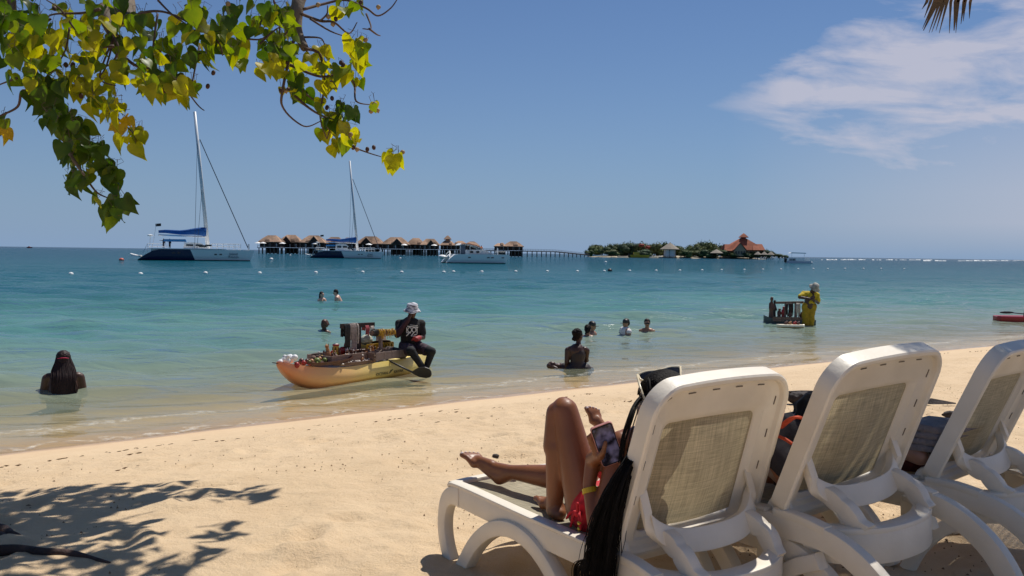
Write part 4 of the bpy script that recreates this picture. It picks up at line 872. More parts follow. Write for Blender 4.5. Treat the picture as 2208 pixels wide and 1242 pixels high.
# trunk, neck, head
pel = (hipn+hipf)/2+Vector((.05, 0, .015)); waist = pel+Vector((.10, .01, .12)); chest = clip(0, Vector((1.075, .27, .665)), .135); hd = clip(0, G(1436, 884, .255), .12)
b.caps(pel+Vector((0, -.07, 0)), pel+Vector((0, .07, 0)), .105, .105, 18); b.caps(pel, waist, .115, .095, 18); b.caps(waist, chest, .098, .108, 18); b.caps(chest+Vector((0, -.10, .055)), chest+Vector((0, .10, .055)), .058, .058)
brL = G(1318, 1006, .165); brR = brL+Vector((.0, .17, .0)); b.ell(brL, (.060, .055, .056)); b.ell(brR, (.060, .055, .056)); b.caps(chest, brL+Vector((.03, .01, 0)), .09, .045); b.caps(chest, brR+Vector((.03, -.01, 0)), .09, .045)
b.caps(chest+Vector((0, 0, .08)), hd+Vector((.02, 0, -.06)), .052, .046)
HB = basis((-.82, -.05, -.45), (-.35, .05, .93)); hq = head_blobs(b, hd, HB)
# near arm with the phone
shn = chest+Vector((-.01, -.135, .055)); elb = G(1292, 1150, .02); wr = G(1270, 1048, .035); pm = G(1279, 990, .06)
b.caps(shn, shn.lerp(elb, .5), .048, .042); b.caps(shn.lerp(elb, .5), elb, .042, .033); b.ell(elb, .034); b.caps(elb, elb.lerp(wr, .3), .035, .035); b.caps(elb.lerp(wr, .3), wr, .035, .023)
I0 = LMAT[0].inverted(); PC = I0 @ atd(1309, 958, 3.16)
PX = (I0.to_3x3() @ Vector((.93, .05, .36))).normalized(); PY_ = (I0.to_3x3() @ Vector((-.36, -.30, .86))); PY_ = (PY_-PX*PY_.dot(PX)).normalized(); PN = PX.cross(PY_).normalized()   # phone axes: across, up, out of screen
if (I0.to_3x3() @ Vector((0, -1, .3))).dot(PN) < 0: PN = -PN
b.caps(wr, pm, .024, .029); b.ell(pm, (.030, .028, .036)); palm = PC-PX*.032-PY_*.035-PN*.014; b.caps(pm, palm, .029, .024)
for k, o in enumerate((.045, .022, .0, -.022)):
    a0 = palm+PY_*(o*.6); a1 = PC-PX*.052+PY_*(o-.005)-PN*.020; a2 = PC-PX*.010+PY_*(o+.01)-PN*.022; a3 = PC+PX*.02+PY_*(o+.016)-PN*.018
    b.caps(a0, a1, .0105, .0095, 8); b.caps(a1, a2, .0092, .0084, 8); b.caps(a2, a3, .0082, .0072, 8)
th0 = palm-PX*.006+PN*.016; th1 = PC-PX*.022-PY_*.012+PN*.020; th2 = PC-PX*.004+PY_*.020+PN*.017; b.caps(pm, th0, .020, .014, 8); b.caps(th0, th1, .0135, .0115, 8); b.caps(th1, th2, .0112, .0092, 8)
# far arm, mostly hidden
shf = chest+Vector((-.01, .135, .055)); elf = Vector((.95, .50, .52)); wrf = PC+PX*.05-PY_*.12-PN*.02; b.caps(shf, elf, .045, .034); b.caps(elf, wrf, .034, .024); b.caps(wrf, PC+PX*.038-PY_*.06-PN*.022, .026, .018)
body = organic('body', b, M_sk_mid, t, .0062, 5, fac=.5)
face_parts(t, hq)
nl = MB()
for p_, r_, f_, u_ in tips: nl.ell(p_+u_*r_*.75+f_*.002, (r_*.55, r_*.55, r_*.35), None, 8, 6)
part('toenails', nl, M_nail, t, True)
# bikini
bk = MB(); bk.caps(pel+Vector((-.01, -.075, -.005)), pel+Vector((-.01, .075, -.005)), .113, .113, 18); bot = organic('bikini_bottom', bk, M_red, t, .01, 3)
s_ = MB(); kn = hipn+Vector((-.02, -.080, .035)); kp_ = G(1246, 1108, .06)
for dx, dz_ in ((-.055, -.03), (-.03, -.055), (.03, -.05), (.01, .045)): s_.tube(smooth_path([kp_, kp_+Vector((dx*.5, -.006, dz_*.3+.012)), kp_+Vector((dx, -.01, dz_))], 4), [.009-.0006*i for i in range(9)], 6)
s_.ell(kp_, .013); part('bow', s_, M_red, t, True)
tp = MB(); tp.ell(brL, (.068, .063, .064)); tp.ell(brR, (.068, .063, .064)); tp.caps(brL, brR, .03, .03); tp.caps(brL+Vector((.02, -.02, 0)), chest+Vector((.05, -.10, -.01)), .03, .03); organic('bikini_top', tp, M_red, t, .009, 3)
cd = MB()
for k in range(2): cd.ell(G(1249, 1128+k*12, .05), .0085)
part('waist_beads', cd, mat('gold_bead', (.55, .40, .06), .3, metal=.6), t, True)
wbp = wr.lerp(elb, .10); ax = (elb-wr).normalized(); u_ = ax.orthogonal().normalized(); w_ = ax.cross(u_)
wb = MB(); wb.loft([[wbp+ax*a+u_*(r*math.cos(j*.3927))+w_*(r*math.sin(j*.3927)) for j in range(16)] for a, r in ((-.009, .0262), (-.009, .0285), (.009, .0290), (.009, .0265))]); part('wristband', wb, mat('yellow_band', (.75, .50, .02), .5), t)
# her hair: cap on the head and a long fall over the edge of the lounger
hm, B_ = hair_cap(hq, 1.03); hm.caps(hq(0, -.06, -.02), clip(0, G(1404, 930, .16), .06), .07, .04); organic('hair_cap', hm, M_hair, t, .009, 2, .006, 40)
hs = MB()
roots = [hq(x, y, z) for x, y, z in ((-.05, -.06, .09), (.0, -.08, .09), (-.07, -.02, .06), (-.08, -.05, .02), (.04, -.07, .09))]
P0 = [roots[0], clip(0, G(1432, 915, .17), .05), clip(0, G(1392, 965, .09), .03), G(1346, 1012, -.010), G(1322, 1075, -.035), G(1304, 1140, -.045), G(1296, 1200, -.05), G(1290, 1270, -.055), G(1288, 1330, -.055)]
for k in range(5):
    P = [Vector(p) for p in P0]; P[0] = roots[k]; strands(hs, [P], 190, [.014, .012, .009, .010, .019, .025, .028, .030, .036], .0026, .0007, 10+k, 3, .0035)
P1 = [roots[2], G(1374, 870, .10), G(1362, 900, .05), G(1347, 950, .02), G(1341, 1000, .0), G(1340, 1020, -.005)]
strands(hs, [P1], 40, [.006, .007, .008, .009, .008, .006], .0013, .0006, 33, 4)
P2 = [G(1265, 1185, -.06), G(1254, 1215, -.07), G(1250, 1250, -.07), G(1256, 1290, -.07)]; strands(hs, [[P0[5], P0[6]]+P2[1:]], 60, [.01, .012, .012, .014, .014], .002, .0008, 35, 5)
for _ in range(420):   # strands combed over the crown
    a = rng.uniform(-.97, .97); k_ = math.sqrt(1-a*a); t0, t1 = rng.uniform(25, 45), rng.uniform(170, 215); hs.tube([hq(a*.0875, -.026+.098*k_*math.cos(R(t0+(t1-t0)*j/7)), .042+.0925*k_*math.sin(R(t0+(t1-t0)*j/7))) for j in range(8)], .0017, 4)
part('hair', hs, M_hair, t, True)
# phone and sunglasses: things of their own
ph = thing('phone', 'dark smartphone in a pink edged case held by the woman on the left lounger', 'phone', LMAT[0] @ PC); W3 = LMAT[0].to_3x3(); Rp = Matrix((W3 @ PX, W3 @ PY_, W3 @ PN)).transposed()
ph.rotation_mode = 'QUATERNION'; ph.rotation_quaternion = Rp.to_quaternion()
def rounded_plate(w, h, r, z0, z1, n=5):
    o = []
    for cx, cy, a0 in ((w/2-r, h/2-r, 0), (-w/2+r, h/2-r, 90), (-w/2+r, -h/2+r, 180), (w/2-r, -h/2+r, 270)):
        for k in range(n+1): a = R(a0+90*k/n); o.append((cx+r*math.cos(a), cy+r*math.sin(a)))
    return MB().prism(o, z1-z0, Matrix.Translation((0, 0, z0)))
part('case', rounded_plate(.079, .160, .012, -.006, .004), mat('pink_case', (.50, .22, .20), .4), ph); part('bezel', rounded_plate(.074, .155, .010, .004, .0048), M_blk, ph)
M_scr = bpy.data.materials.new('phone_screen'); M_scr.use_nodes = True; nt = M_scr.node_tree; bb = nt.nodes['Principled BSDF']; bb.inputs['Roughness'].default_value = .08
tx = nt.nodes.new('ShaderNodeTexCoord'); nz = nt.nodes.new('ShaderNodeTexNoise'); nz.inputs['Scale'].default_value = 28; nt.links.new(tx.outputs['Object'], nz.inputs[0]); cr = nt.nodes.new('ShaderNodeValToRGB'); nt.links.new(nz.outputs[0], cr.inputs[0])
cr.color_ramp.elements[0].position = .40; cr.color_ramp.elements[0].color = (.012, .010, .016, 1); cr.color_ramp.elements[1].position = .7; cr.color_ramp.elements[1].color = (.16, .14, .24, 1); nt.links.new(cr.outputs[0], bb.inputs['Base Color']); nt.links.new(cr.outputs[0], bb.inputs['Emission Color']); bb.inputs['Emission Strength'].default_value = .25
part('screen', rounded_plate(.068, .146, .008, .0048, .0054), M_scr, ph)
gl_o = LMAT[0] @ hq(0, .02, .115); sg = thing('sunglasses', 'cream framed sunglasses with dark lenses pushed up on the black haired head', 'sunglasses', gl_o); M_cream_f = mat('cream_acetate', (.68, .58, .40), .3, .05); q3 = lambda px, py, d: atd(px, py, d)-gl_o
dG = gl_o.y-.05
A, Bq = q3(1374, 807, dG+.02), q3(1466, 790, dG+.035); M0 = (A+Bq)/2
fx = (Bq-A).normalized(); fn_ = Vector((-.15, -.62, .75)); fn_ = (fn_-fx*fn_.dot(fx)).normalized(); fd = fx.cross(fn_).normalized()
if fd.z > 0: fd = -fd
fb = MB(); fb.tube(smooth_path([A+fd*.003, A.lerp(Bq, .22)-fd*.004, M0+fd*.001, A.lerp(Bq, .78)-fd*.004, Bq+fd*.003], 5), .0048, 8)
for s0, s1 in ((.02, .46), (.54, .98)):
    c0, c1 = A.lerp(Bq, s0), A.lerp(Bq, s1); fb.tube(smooth_path([c0+fd*.002, c0+fd*.030+fx*.003, (c0+c1)/2+fd*.046, c1+fd*.030-fx*.003, c1+fd*.002], 5), .0038, 8)
    part('lens', MB().grid(lambda a, b_: (c0+(c1-c0)*a)+fd*(.043*math.sin(math.pi*(.12+.76*a))**.5*b_)+fn_*.003*math.sin(math.pi*a), 12, 5), M_lens, sg, True)
part('front_frame', fb, M_cream_f, sg, True)
E1 = q3(1392, 868, dG-.115); ms_ = MB(); ms_.strip([A+fd*.008-fx*.002, A.lerp(E1, .45)+fd*.003-fx*.004, E1], .006, lambda f: .019-.007*f, fx, .3); tmp = part('temple_arm', ms_, M_cream_f, sg, True)
lp = MB()
for f_, o_ in ((.52, .0), (.60, .004), (.68, -.003), (.76, .003), (.84, -.002)): lp.ell(A.lerp(E1, f_)-fx*.0065+Vector((0, 0, o_)), (.004, .0075, .006), None, 8, 6)
part('leopard_spots', lp, mat('leopard_spot', (.05, .025, .01), .4), tmp, True)
E2 = q3(1470, 852, dG-.11); ms_ = MB(); ms_.strip([Bq+fd*.008, Bq.lerp(E2, .5), E2], .006, lambda f: .019-.007*f, fx, .3); part('temple_arm', ms_, M_cream_f, sg, True)

# pink thing beside her ankle
pk = G(1092, 1012, .30); o = MB(); o.ell((0, 0, 0), (.055, .022, .018)).ell((.035, .01, .004), (.03, .02, .014)); pb = organic('pink_sandal', o, mat('hot_pink', (.75, .02, .28), .5), None, .006, 2); pb.location = LMAT[0] @ pk; pb.rotation_euler = (0, 0, -.6)
tag(pb, 'bright pink flip flop lying behind the outstretched ankle on the left lounger', 'sandal')

# ---- person on the middle lounger
t = lounger_person(1, 'person in dark clothes with orange trim reclining on the middle lounger'); G1 = lambda px, py, v: LR(1, px, py, v)
b = MB(); heel = G1(1312, 966, .17); toe = G1(1294, 914, .15); ank = heel+Vector((.05, .01, .05)); kn_ = Vector((.52, .24, .45)); hp = Vector((.86, .27, .47))
tips = foot(b, heel, heel+(toe-heel).normalized()*.215+Vector((-.03, 0, 0)), (.9, 0, .35), 1.05, -1); b.caps(heel+Vector((.01, 0, .01)), ank, .032, .032); b.caps(ank, ank.lerp(kn_, .6), .032, .052); b.caps(ank.lerp(kn_, .6), kn_, .052, .05); b.caps(kn_, hp, .055, .08)
heel_b = heel+Vector((.03, .22, 0)); foot(b, heel_b, heel_b+Vector((-.06, .03, .2)), (.9, 0, .3), 1.05, 1); b.caps(heel_b+Vector((.03, 0, .04)), kn_+Vector((0, .2, 0)), .034, .05); b.caps(kn_+Vector((0, .2, 0)), hp+Vector((0, .18, 0)), .055, .08)
ch1 = clip(1, G1(1722, 968, .25), .16); hd1 = clip(1, G1(1800, 925, .32), .13); b.caps(hp+Vector((.03, .09, 0)), ch1, .12, .12); b.caps(ch1+Vector((.02, 0, .08)), hd1+Vector((0, 0, -.06)), .055, .05); HB1 = basis((-.9, .1, -.3)); hq1 = head_blobs(b, hd1, HB1, .98)
b.caps(ch1+Vector((0, -.16, .07)), G1(1700, 1040, .08), .045, .035); b.caps(G1(1700, 1040, .08), ch1+Vector((-.22, -.02, -.02)), .035, .025); b.caps(ch1+Vector((0, .16, .07)), ch1+Vector((-.05, .22, -.14)), .045, .035)
organic('body', b, M_sk_mid, t, .009, 4); face_parts(t, hq1)
nl = MB(); [nl.ell(p_+u_*r_*.75, (r_*.6, r_*.6, r_*.4), None, 8, 6) for p_, r_, f_, u_ in tips]; part('toenails', nl, M_nail, t, True)
hm, _b = hair_cap(hq1, 1.06); hm.ell(hq1(-.06, -.05, -.03), .05); hm.ell(hq1(-.05, -.03, -.08), .045); organic('hair', hm, M_hair, t, .01, 2, .012, 30)
sh = MB(); sh.caps(hp+Vector((.03, .09, .01)), ch1, .135, .137); sh.caps(ch1+Vector((0, -.13, .05)), ch1+Vector((0, .13, .05)), .088, .088); sh.caps(ch1+Vector((0, -.15, .06)), G1(1702, 1010, .09), .062, .055); shirt = organic('shirt', sh, mat('navy_top', (.020, .016, .022), .85, .2, 20, bump=.3, bs=20), t, .011, 3)
M_orange2 = mat('orange_trim', (.40, .05, .015), .85)
tr_ = MB(); tr_.strip(smooth_path([G1(1682, 922, .06), G1(1710, 901, .07), G1(1734, 903, .12)], 5), .03, .012, (0, 1, 0), .4); tr_.strip(smooth_path([G1(1672, 938, .05), G1(1693, 947, .05), G1(1708, 957, .06)], 5), .012, .01, (0, 1, 0), .4); part('orange_trim', tr_, M_orange2, shirt)
# ---- person and towel on the right lounger
t = lounger_person(2, 'person lying on the rightmost lounger, only a brown shoulder showing'); G2 = lambda px, py, v: LR(2, px, py, v)
b = MB(); c2 = clip(2, G2(2010, 968, .22), .16); hp2 = Vector((.82, .3, .46)); b.caps(hp2, c2, .12, .12); b.caps(c2+Vector((0, -.14, .03)), G2(1985, 985, .05), .05, .04); b.caps(G2(1985, 985, .05), c2+Vector((-.2, .05, .0)), .04, .03); hd2 = clip(2, c2+Vector((.04, .24, -.06)), .13); b.caps(c2+Vector((.03, 0, .06)), hd2, .055, .05); hq2 = head_blobs(b, hd2, basis((-.9, 0, -.3)), .98)
for y in (.2, .42): b.caps((.82, y, .46), (.45, y, .47), .08, .055); b.caps((.45, y, .47), (.08, y, .42), .052, .033); foot(b, (.06, y, .40), (.02, y, .60), (1, 0, .2), 1.05, 1)
organic('body', b, M_sk_tan, t, .011, 3); face_parts(t, hq2); hm, _b = hair_cap(hq2, 1.04); organic('hair', hm, M_hair_dk, t, .011, 2)
sw = MB(); sw.caps(hp2, c2, .13, .128); organic('swimsuit', sw, mat('maroon_cloth', (.12, .02, .02), .85), t, .012, 3)
tw = MB(); base = G2(2005, 962, .16)
for k in range(4): tw.loft([[base+Vector((-.16+.02*k+dx, y, .012+k*.028+h)) for dx, h in ((0, -.012), (.02, .012), (.12, .016+.006*math.sin(y*30)), (.24, .01), (.26, -.012), (.12, -.014))] for y in [-.14+.04*j for j in range(9)]])
tw2 = tw.mesh('towel', mat('grey_towel', (.22, .19, .185), .95, .15, 30, bump=.6, bs=60), True); tw2.transform(LMAT[2]); tw2.transform(Matrix.Translation(-(LMAT[2] @ base))); o = link('towel', tw2, None, LMAT[2] @ base); tag(o, 'grey folded towel on the rightmost lounger', 'towel')

# ---- swimmers and bathers: joints placed in metres around a point at the water
def bather(label, px, py, skinm, hairm, face=(0, -1, 0), hz_=.36, lean=(0, 0), tilt=-.1, sh=.17, extra=None, glasses=False, hairy='cap', sub=1.0, group=None):
    """person standing or kneeling in the water: hz_ = height of the head centre over the water"""
    w = atz(px, py); t = world_person(label, (w.x, w.y, 0), 0, group); f = Vector(face).normalized(); rt = f.cross(Vector((0, 0, 1))).normalized()
    hd = Vector((lean[0], lean[1], hz_)); nb = Vector((lean[0]*.6, lean[1]*.6, hz_-.17)); b = MB()
    B = basis((f.x, f.y, tilt)); q = head_blobs(b, hd, B); b.caps(nb, hd-Vector((0, 0, .04))-f*.01, .055, .052)
    b.caps(nb-rt*sh-Vector((0, 0, .04)), nb+rt*sh-Vector((0, 0, .04)), .055, .055); b.caps(nb-rt*.08-Vector((0, 0, .05)), nb-rt*.07-Vector((0, 0, .5)), .10, .10); b.caps(nb+rt*.08-Vector((0, 0, .05)), nb+rt*.07-Vector((0, 0, .5)), .10, .10)
    gnd = gz(w.x, w.y)
    for k in (-1, 1):
        s0 = nb+rt*(sh*k)-Vector((0, 0, .05)); e0 = s0+rt*(.06*k)+f*.06-Vector((0, 0, .26)); b.caps(s0, e0, .052, .042); b.caps(e0, e0+f*.2-Vector((0, 0, .08)), .04, .026)
        h0 = nb+rt*(.09*k)-Vector((0, 0, .52)); kz = max(gnd+.08, h0.z-.4); b.caps(h0, Vector((h0.x, h0.y, kz))+f*.12, .09, .06); b.caps(Vector((h0.x, h0.y, kz))+f*.12, Vector((h0.x, h0.y, min(kz, gnd+.06)))-f*.15, .055, .04)
    if extra: extra(b, t, q, nb, f, rt)
    organic('body', b, skinm, t, .014, 3); face_parts(t, q, 1, glasses); hm, _ = hair_cap(q, 1.03)
    if hairy == 'bun': hm.ell(q(0, -.13, .03), .045)
    if hairy == 'long': hm.caps(q(0, -.08, 0), q(0, -.09, -.16), .06, .05)
    if hairy == 'pony': hm.caps(q(0, -.11, .03), q(-.03, -.15, -.12), .035, .022)
    if hairy == 'locs':
        for k in range(26): a = rng.uniform(-3.7, .55); hm.caps(q(.07*math.cos(a), -.03+.08*math.sin(a), .05), q(.10*math.cos(a), -.03+.10*math.sin(a), rng.uniform(-.06, .0)), .016, .012, 6)
    organic('hair', hm, hairm, t, .012, 1, .008, 40); return t, q, nb, f, rt
bather('person with dark wet hair and pale shoulders, left of the couple standing far out', 694, 653, M_sk_pale, M_hair_dk, (.75, -.5, 0), .33, hairy='long')
def man_back(b, t, q, nb, f, rt): b.caps(nb+Vector((.02, 0, -.02)), nb+Vector((.22, 0, -.42)), .11, .12); b.caps(nb-f*.02+rt*.17-Vector((0, 0, .04)), nb+f*.12+rt*.2-Vector((0, 0, .30)), .05, .04)
bather('shirtless person with short dark hair bending towards the couple partner', 731, 654, M_sk_pale, M_hair_dk, (-.9, -.2, 0), .43, lean=(-.14, 0), tilt=-.35, extra=man_back)
bather('person with reddish brown locks, neck deep behind the loaded yellow kayak', 699, 723, M_sk_dark, M_hair_br, (-.45, -.75, 0), .27, tilt=-.15, hairy='locs')
t_, q_, nb_, f_, r_ = bather('person in black cap turned right, behind the one with ponytail', 1277, 726, M_sk_tan, M_hair_dk, (.8, -.3, 0), .27, tilt=-.35)
def cap_on(t, q, m, visor=1):
    c = MB(); c.ell(q(0, -.008, .052), (.083, .098, .075), None, 16, 10); c.ell(q(0, .115, .045), (.058, .055, .010), None, 12, 6); organic('cap', c, m, t, .01, 1)
cap_on(t_, q_, M_black)
bather('person with black ponytail and pink bare shoulders, back to the beach', 1267, 733, M_sk_tan, M_hair, (0.2, 1, 0), .25, tilt=-.2, hairy='pony')
def wshirt(b, t, q, nb, f, rt):
    s = MB(); s.caps(nb-rt*.16-Vector((0, 0, .05)), nb+rt*.16-Vector((0, 0, .05)), .075, .085); s.caps(nb+Vector((.0, 0, -.06)), nb-Vector((0, 0, .4)), .15, .14); s.caps(nb+rt*.16, nb+rt*.24-Vector((0, 0, .2)), .07, .07); organic('shirt', s, M_white_cl, t, .014, 2)
t_, q_, nb_, f_, r_ = bather('person in dark cap and white shirt looking left, right of the ponytail', 1349, 719, M_sk_tan, M_hair_dk, (-.85, -.45, 0), .27, tilt=-.3, extra=wshirt); cap_on(t_, q_, M_black)
bather('person with dark glasses and hair tied up, rightmost of the four bathers', 1395, 718, M_sk_tan, M_hair_dk, (-.1, -1, 0), .26, glasses=True)

# woman sitting in the shallows with long braids, back to us
w = atz(137, 853); t = world_person('person with very long dark braids and pink hair tie, sitting in the shallows', (w.x, w.y, 0), R(26)); b = MB(); hd = Vector((0, .06, .49)); B = basis((.05, 1, -.35)); q = head_blobs(b, hd, B); b.caps((0, .03, .30), hd-Vector((0, 0, .04)), .055, .05)
b.caps((-.185, .02, .262), (.185, .02, .262), .068, .068); b.caps((-.07, .0, .2), (-.08, -.05, -.12), .12, .14); b.caps((.07, .0, .2), (.08, -.05, -.12), .12, .14)
for k in (-1, 1): b.caps((k*.215, .02, .25), (k*.265, .03, -.0), .062, .052); b.caps((k*.27, .03, 0), (k*.24, .25, -.06), .045, .03); b.caps((k*.12, .0, -.14), (k*.17, .40, -.08), .1, .07); b.caps((k*.17, .40, -.08), (k*.12, .75, -.22), .06, .04)
organic('body', b, M_sk_dark, t, .012, 4); face_parts(t, q); hm, _ = hair_cap(q, 1.2); M_braid = mat('dark_braids', (.030, .010, .009), .6, .6, 60, spec=.3, c2=(.008, .005, .005)); organic('hair_cap', hm, M_braid, t, .01, 1, .008, 50)
br = MB(); r = random.Random(3)
for k in range(170):
    a = r.uniform(-1.25, 1.25); root = q(.082*math.sin(a), -.02-.075*math.cos(a), r.uniform(-.02, .11)); xx = a*.105+r.gauss(0, .018); yb = -.12-.05*math.cos(a)
    br.tube(smooth_path([root, Vector((xx*1.02, yb+.06, .37)), Vector((xx*1.05, yb, .25+r.gauss(0, .01))), Vector((xx*1.05+r.gauss(0, .02), yb-.02, .10)), Vector((xx*.95+r.gauss(0, .03), yb-.03, -.03))], 4), lambda f: .0085-.002*f, 6)
part('braids', br, M_braid, t, True); part('hair_tie', MB().tube(smooth_path([q(-.07, -.09, .01), q(-.03, -.128, .01), q(.03, -.128, .01), q(.07, -.09, .01)], 4), .006, 6), mat('pink_tie', (.6, .03, .10), .6), t)

# woman in a one shouldered dark suit sitting, leaning to her right
w = atz(1243, 796); t = world_person('person in dark one shouldered swimsuit sitting in the shallows, back to us', (w.x, w.y, 0)); b = MB(); hd = Vector((.03, .05, .60)); q = head_blobs(b, hd, basis((.7, .7, -.15)), .95); b.caps((.03, .02, .40), hd-Vector((0, 0, .04)), .05, .045)
b.caps((-.12, 0, .365), (.15, 0, .36), .058, .058); b.caps((.0, 0, .33), (.01, -.02, .17), .145, .12); b.caps((.02, -.02, .17), (.0, -.02, .02), .115, .15); b.caps((-.05, -.02, -.02), (.1, -.02, -.02), .14, .14)
b.caps((-.165, 0, .345), (-.178, -.02, .12), .056, .046); b.caps((-.178, -.02, .12), (-.17, .05, -.05), .044, .034); b.caps((.185, 0, .34), (.175, .08, .15), .054, .044); b.caps((.20, .12, .15), (.1, .28, .06), .038, .028)
b.caps((-.08, 0, -.03), (-.30, .14, .03), .09, .07); b.caps((-.30, .14, .03), (-.50, .0, .055), .06, .05); b.ell((-.45, .02, .085), (.075, .05, .05)); b.caps((-.50, 0, .055), (-.36, -.03, .01), .045, .032); b.caps((.1, .05, -.03), (.3, .4, -.06), .09, .06)
organic('body', b, M_sk_black, t, .011, 4); face_parts(t, q, .95); hm, _ = hair_cap(q, 1.02); hm.ell(q(.01, -.06, .06), (.085, .09, .085)); hm.ell(q(.0, -.13, .05), (.05, .05, .06)); hm.ell(q(.0, -.10, -.06), (.05, .04, .05)); organic('hair', hm, M_hair, t, .01, 1, .012, 40)
s = MB(); s.caps((.02, -.006, .27), (.01, -.022, .17), .150, .130); s.caps((.02, -.02, .17), (.0, -.02, .02), .122, .158); s.caps((-.06, -.02, -.02), (.13, -.02, -.02), .148, .148); s.caps((-.02, -.04, .30), (.10, -.02, .39), .055, .045); s.caps((-.03, 0, -.02), (-.22, .1, .02), .1, .082); organic('swimsuit', s, M_brown_cl, t, .011, 3)
# ================================================================== TREES OVER THE BEACH
def mat_leaf(name, c, c2, tr=.45):
    m = bpy.data.materials.new(name); m.use_nodes = True; t = m.node_tree; N = t.nodes; L = t.links; b = N['Principled BSDF']; b.inputs['Roughness'].default_value = .42; b.inputs['Specular IOR Level'].default_value = .35
    g = N.new('ShaderNodeNewGeometry'); n = N.new('ShaderNodeTexNoise'); n.inputs['Scale'].default_value = 11; n.inputs['Detail'].default_value = 2; L.new(g.outputs['Position'], n.inputs[0])
    r = N.new('ShaderNodeMapRange'); r.inputs[1].default_value = .35; r.inputs[2].default_value = .65; L.new(n.outputs[0], r.inputs[0])
    x = N.new('ShaderNodeMixRGB'); L.new(r.outputs[0], x.inputs[0]); x.inputs[1].default_value = (*c, 1); x.inputs[2].default_value = (*c2, 1)
    n2 = N.new('ShaderNodeTexNoise'); n2.inputs['Scale'].default_value = 90; n2.inputs['Detail'].default_value = 4; L.new(g.outputs['Position'], n2.inputs[0])
    r2 = N.new('ShaderNodeMapRange'); r2.inputs[1].default_value = .66; r2.inputs[2].default_value = .74; r2.inputs[4].default_value = .7; L.new(n2.outputs[0], r2.inputs[0])
    x2 = N.new('ShaderNodeMixRGB'); L.new(r2.outputs[0], x2.inputs[0]); L.new(x.outputs[0], x2.inputs[1]); x2.inputs[2].default_value = (.16, .09, .02, 1)
    L.new(x2.outputs[0], b.inputs['Base Color']); T = N.new('ShaderNodeBsdfTranslucent'); hs = N.new('ShaderNodeHueSaturation'); hs.inputs['Saturation'].default_value = 1.15; hs.inputs['Value'].default_value = 1.9; L.new(x2.outputs[0], hs.inputs['Color']); L.new(hs.outputs[0], T.inputs[0])
    ms = N.new('ShaderNodeMixShader'); ms.inputs[0].default_value = tr; L.new(b.outputs[0], ms.inputs[1]); L.new(T.outputs[0], ms.inputs[2]); L.new(ms.outputs[0], N['Material Output'].inputs[0]); return m
LM = {'d': mat_leaf('leaf_dark_green', (.032, .066, .008), (.065, .11, .012), .45), 'g': mat_leaf('leaf_green', (.085, .14, .012), (.15, .19, .016), .52),
      'y': mat_leaf('leaf_yellow_green', (.20, .22, .016), (.34, .31, .024), .58), 'o': mat_leaf('leaf_yellow', (.50, .36, .03), (.42, .27, .02), .5), 'b': mat_leaf('leaf_brown', (.26, .17, .05), (.20, .12, .03), .35)}
HALF = [(0, .06), (.17, -.03), (.36, -.02), (.49, .10), (.52, .28), (.45, .48), (.31, .68), (.14, .88), (0, 1.08)]
def leaf_mesh(mb, M, fold=.25, curl=.25, wav=.03, ph=0):
    n = len(HALF); v = []
    for i, (x, y) in enumerate(HALF):
        yc = min(max(y, .06), 1.08) if i not in (0, n-1) else y
        z0 = -curl*yc*yc; my = .06+(1.02*i/(n-1))
        v.append(Vector((0, my, -curl*my*my)))
        for s in (-1, 1): v.append(Vector((s*x, y, -curl*y*y+fold*x+wav*math.sin(ph+i*1.7+s))))
        v.append(Vector((-.5*x, (y+my)/2, -curl*((y+my)/2)**2+fold*x*.55))); v.append(Vector((.5*x, (y+my)/2, -curl*((y+my)/2)**2+fold*x*.55)))
    f = []
    for i in range(n-1):
        a, b = 5*i, 5*(i+1); f += [(a, b, b+3, a+3), (a+3, b+3, b+1, a+1), (a, a+4, b+4, b), (a+4, a+2, b+2, b+4)]
    mb.add(v, f, M); 
    return mb
LEAFM = {k: [] for k in LM}
for k, m in LM.items():
    for s in range(3):
        mb = MB(); leaf_mesh(mb, Matrix.Identity(4), (.12, .28, .42)[s], (.15, .35, .5)[s], .03, s*2); LEAFM[k].append(mb.mesh('leaf', m, True))
LEAF_TMP = {k: [np.array([v.co[:] for v in me.vertices]) for me in LEAFM[k]] for k in LM}
LEAF_F = [tuple(p.vertices) for p in LEAFM['d'][0].polygons]
def leaf_matrix(p, d, nrm, size):
    d = Vector(d).normalized(); n = Vector(nrm); n = (n-d*n.dot(d)); n = n.normalized() if n.length > 1e-3 else d.orthogonal().normalized(); x = d.cross(n).normalized()
    return Matrix.Translation(p) @ Matrix((x, d, n)).transposed().to_4x4() @ Matrix.Scale(size, 4)
M_twig = mat('twig_bark', (.10, .062, .05), .85, .3, 30); M_trunk = mat('seaside_bark', (.16, .125, .095), .9, .3, 6, bump=.8, bs=14)
TREE0 = Vector((-3.35, 4.05, SAND-.05))
tree = thing('seaside_tree', 'leafy tree with heart shaped leaves hanging over the upper left of the beach', 'tree', TREE0)
tk = MB(); tk.tube(smooth_path([(0, 0, -.4), (.02, .02, .4), (-.10, .10, 1.1), (.05, .22, 1.9), (.2, .5, 2.7), (.55, 1.0, 3.5)], 6), lambda f: .21-.10*f, 12); part('trunk', tk, M_trunk, tree, True)
def limb(pts, r0, r1, n=7, name='branch'): 
    mb = MB(); mb.tube(smooth_path([Vector(p)-TREE0 for p in pts], 6), lambda f: r0+(r1-r0)*f, n); return part(name, mb, M_trunk if r0 > .016 else M_twig, tree, True)
rt = random.Random(21)
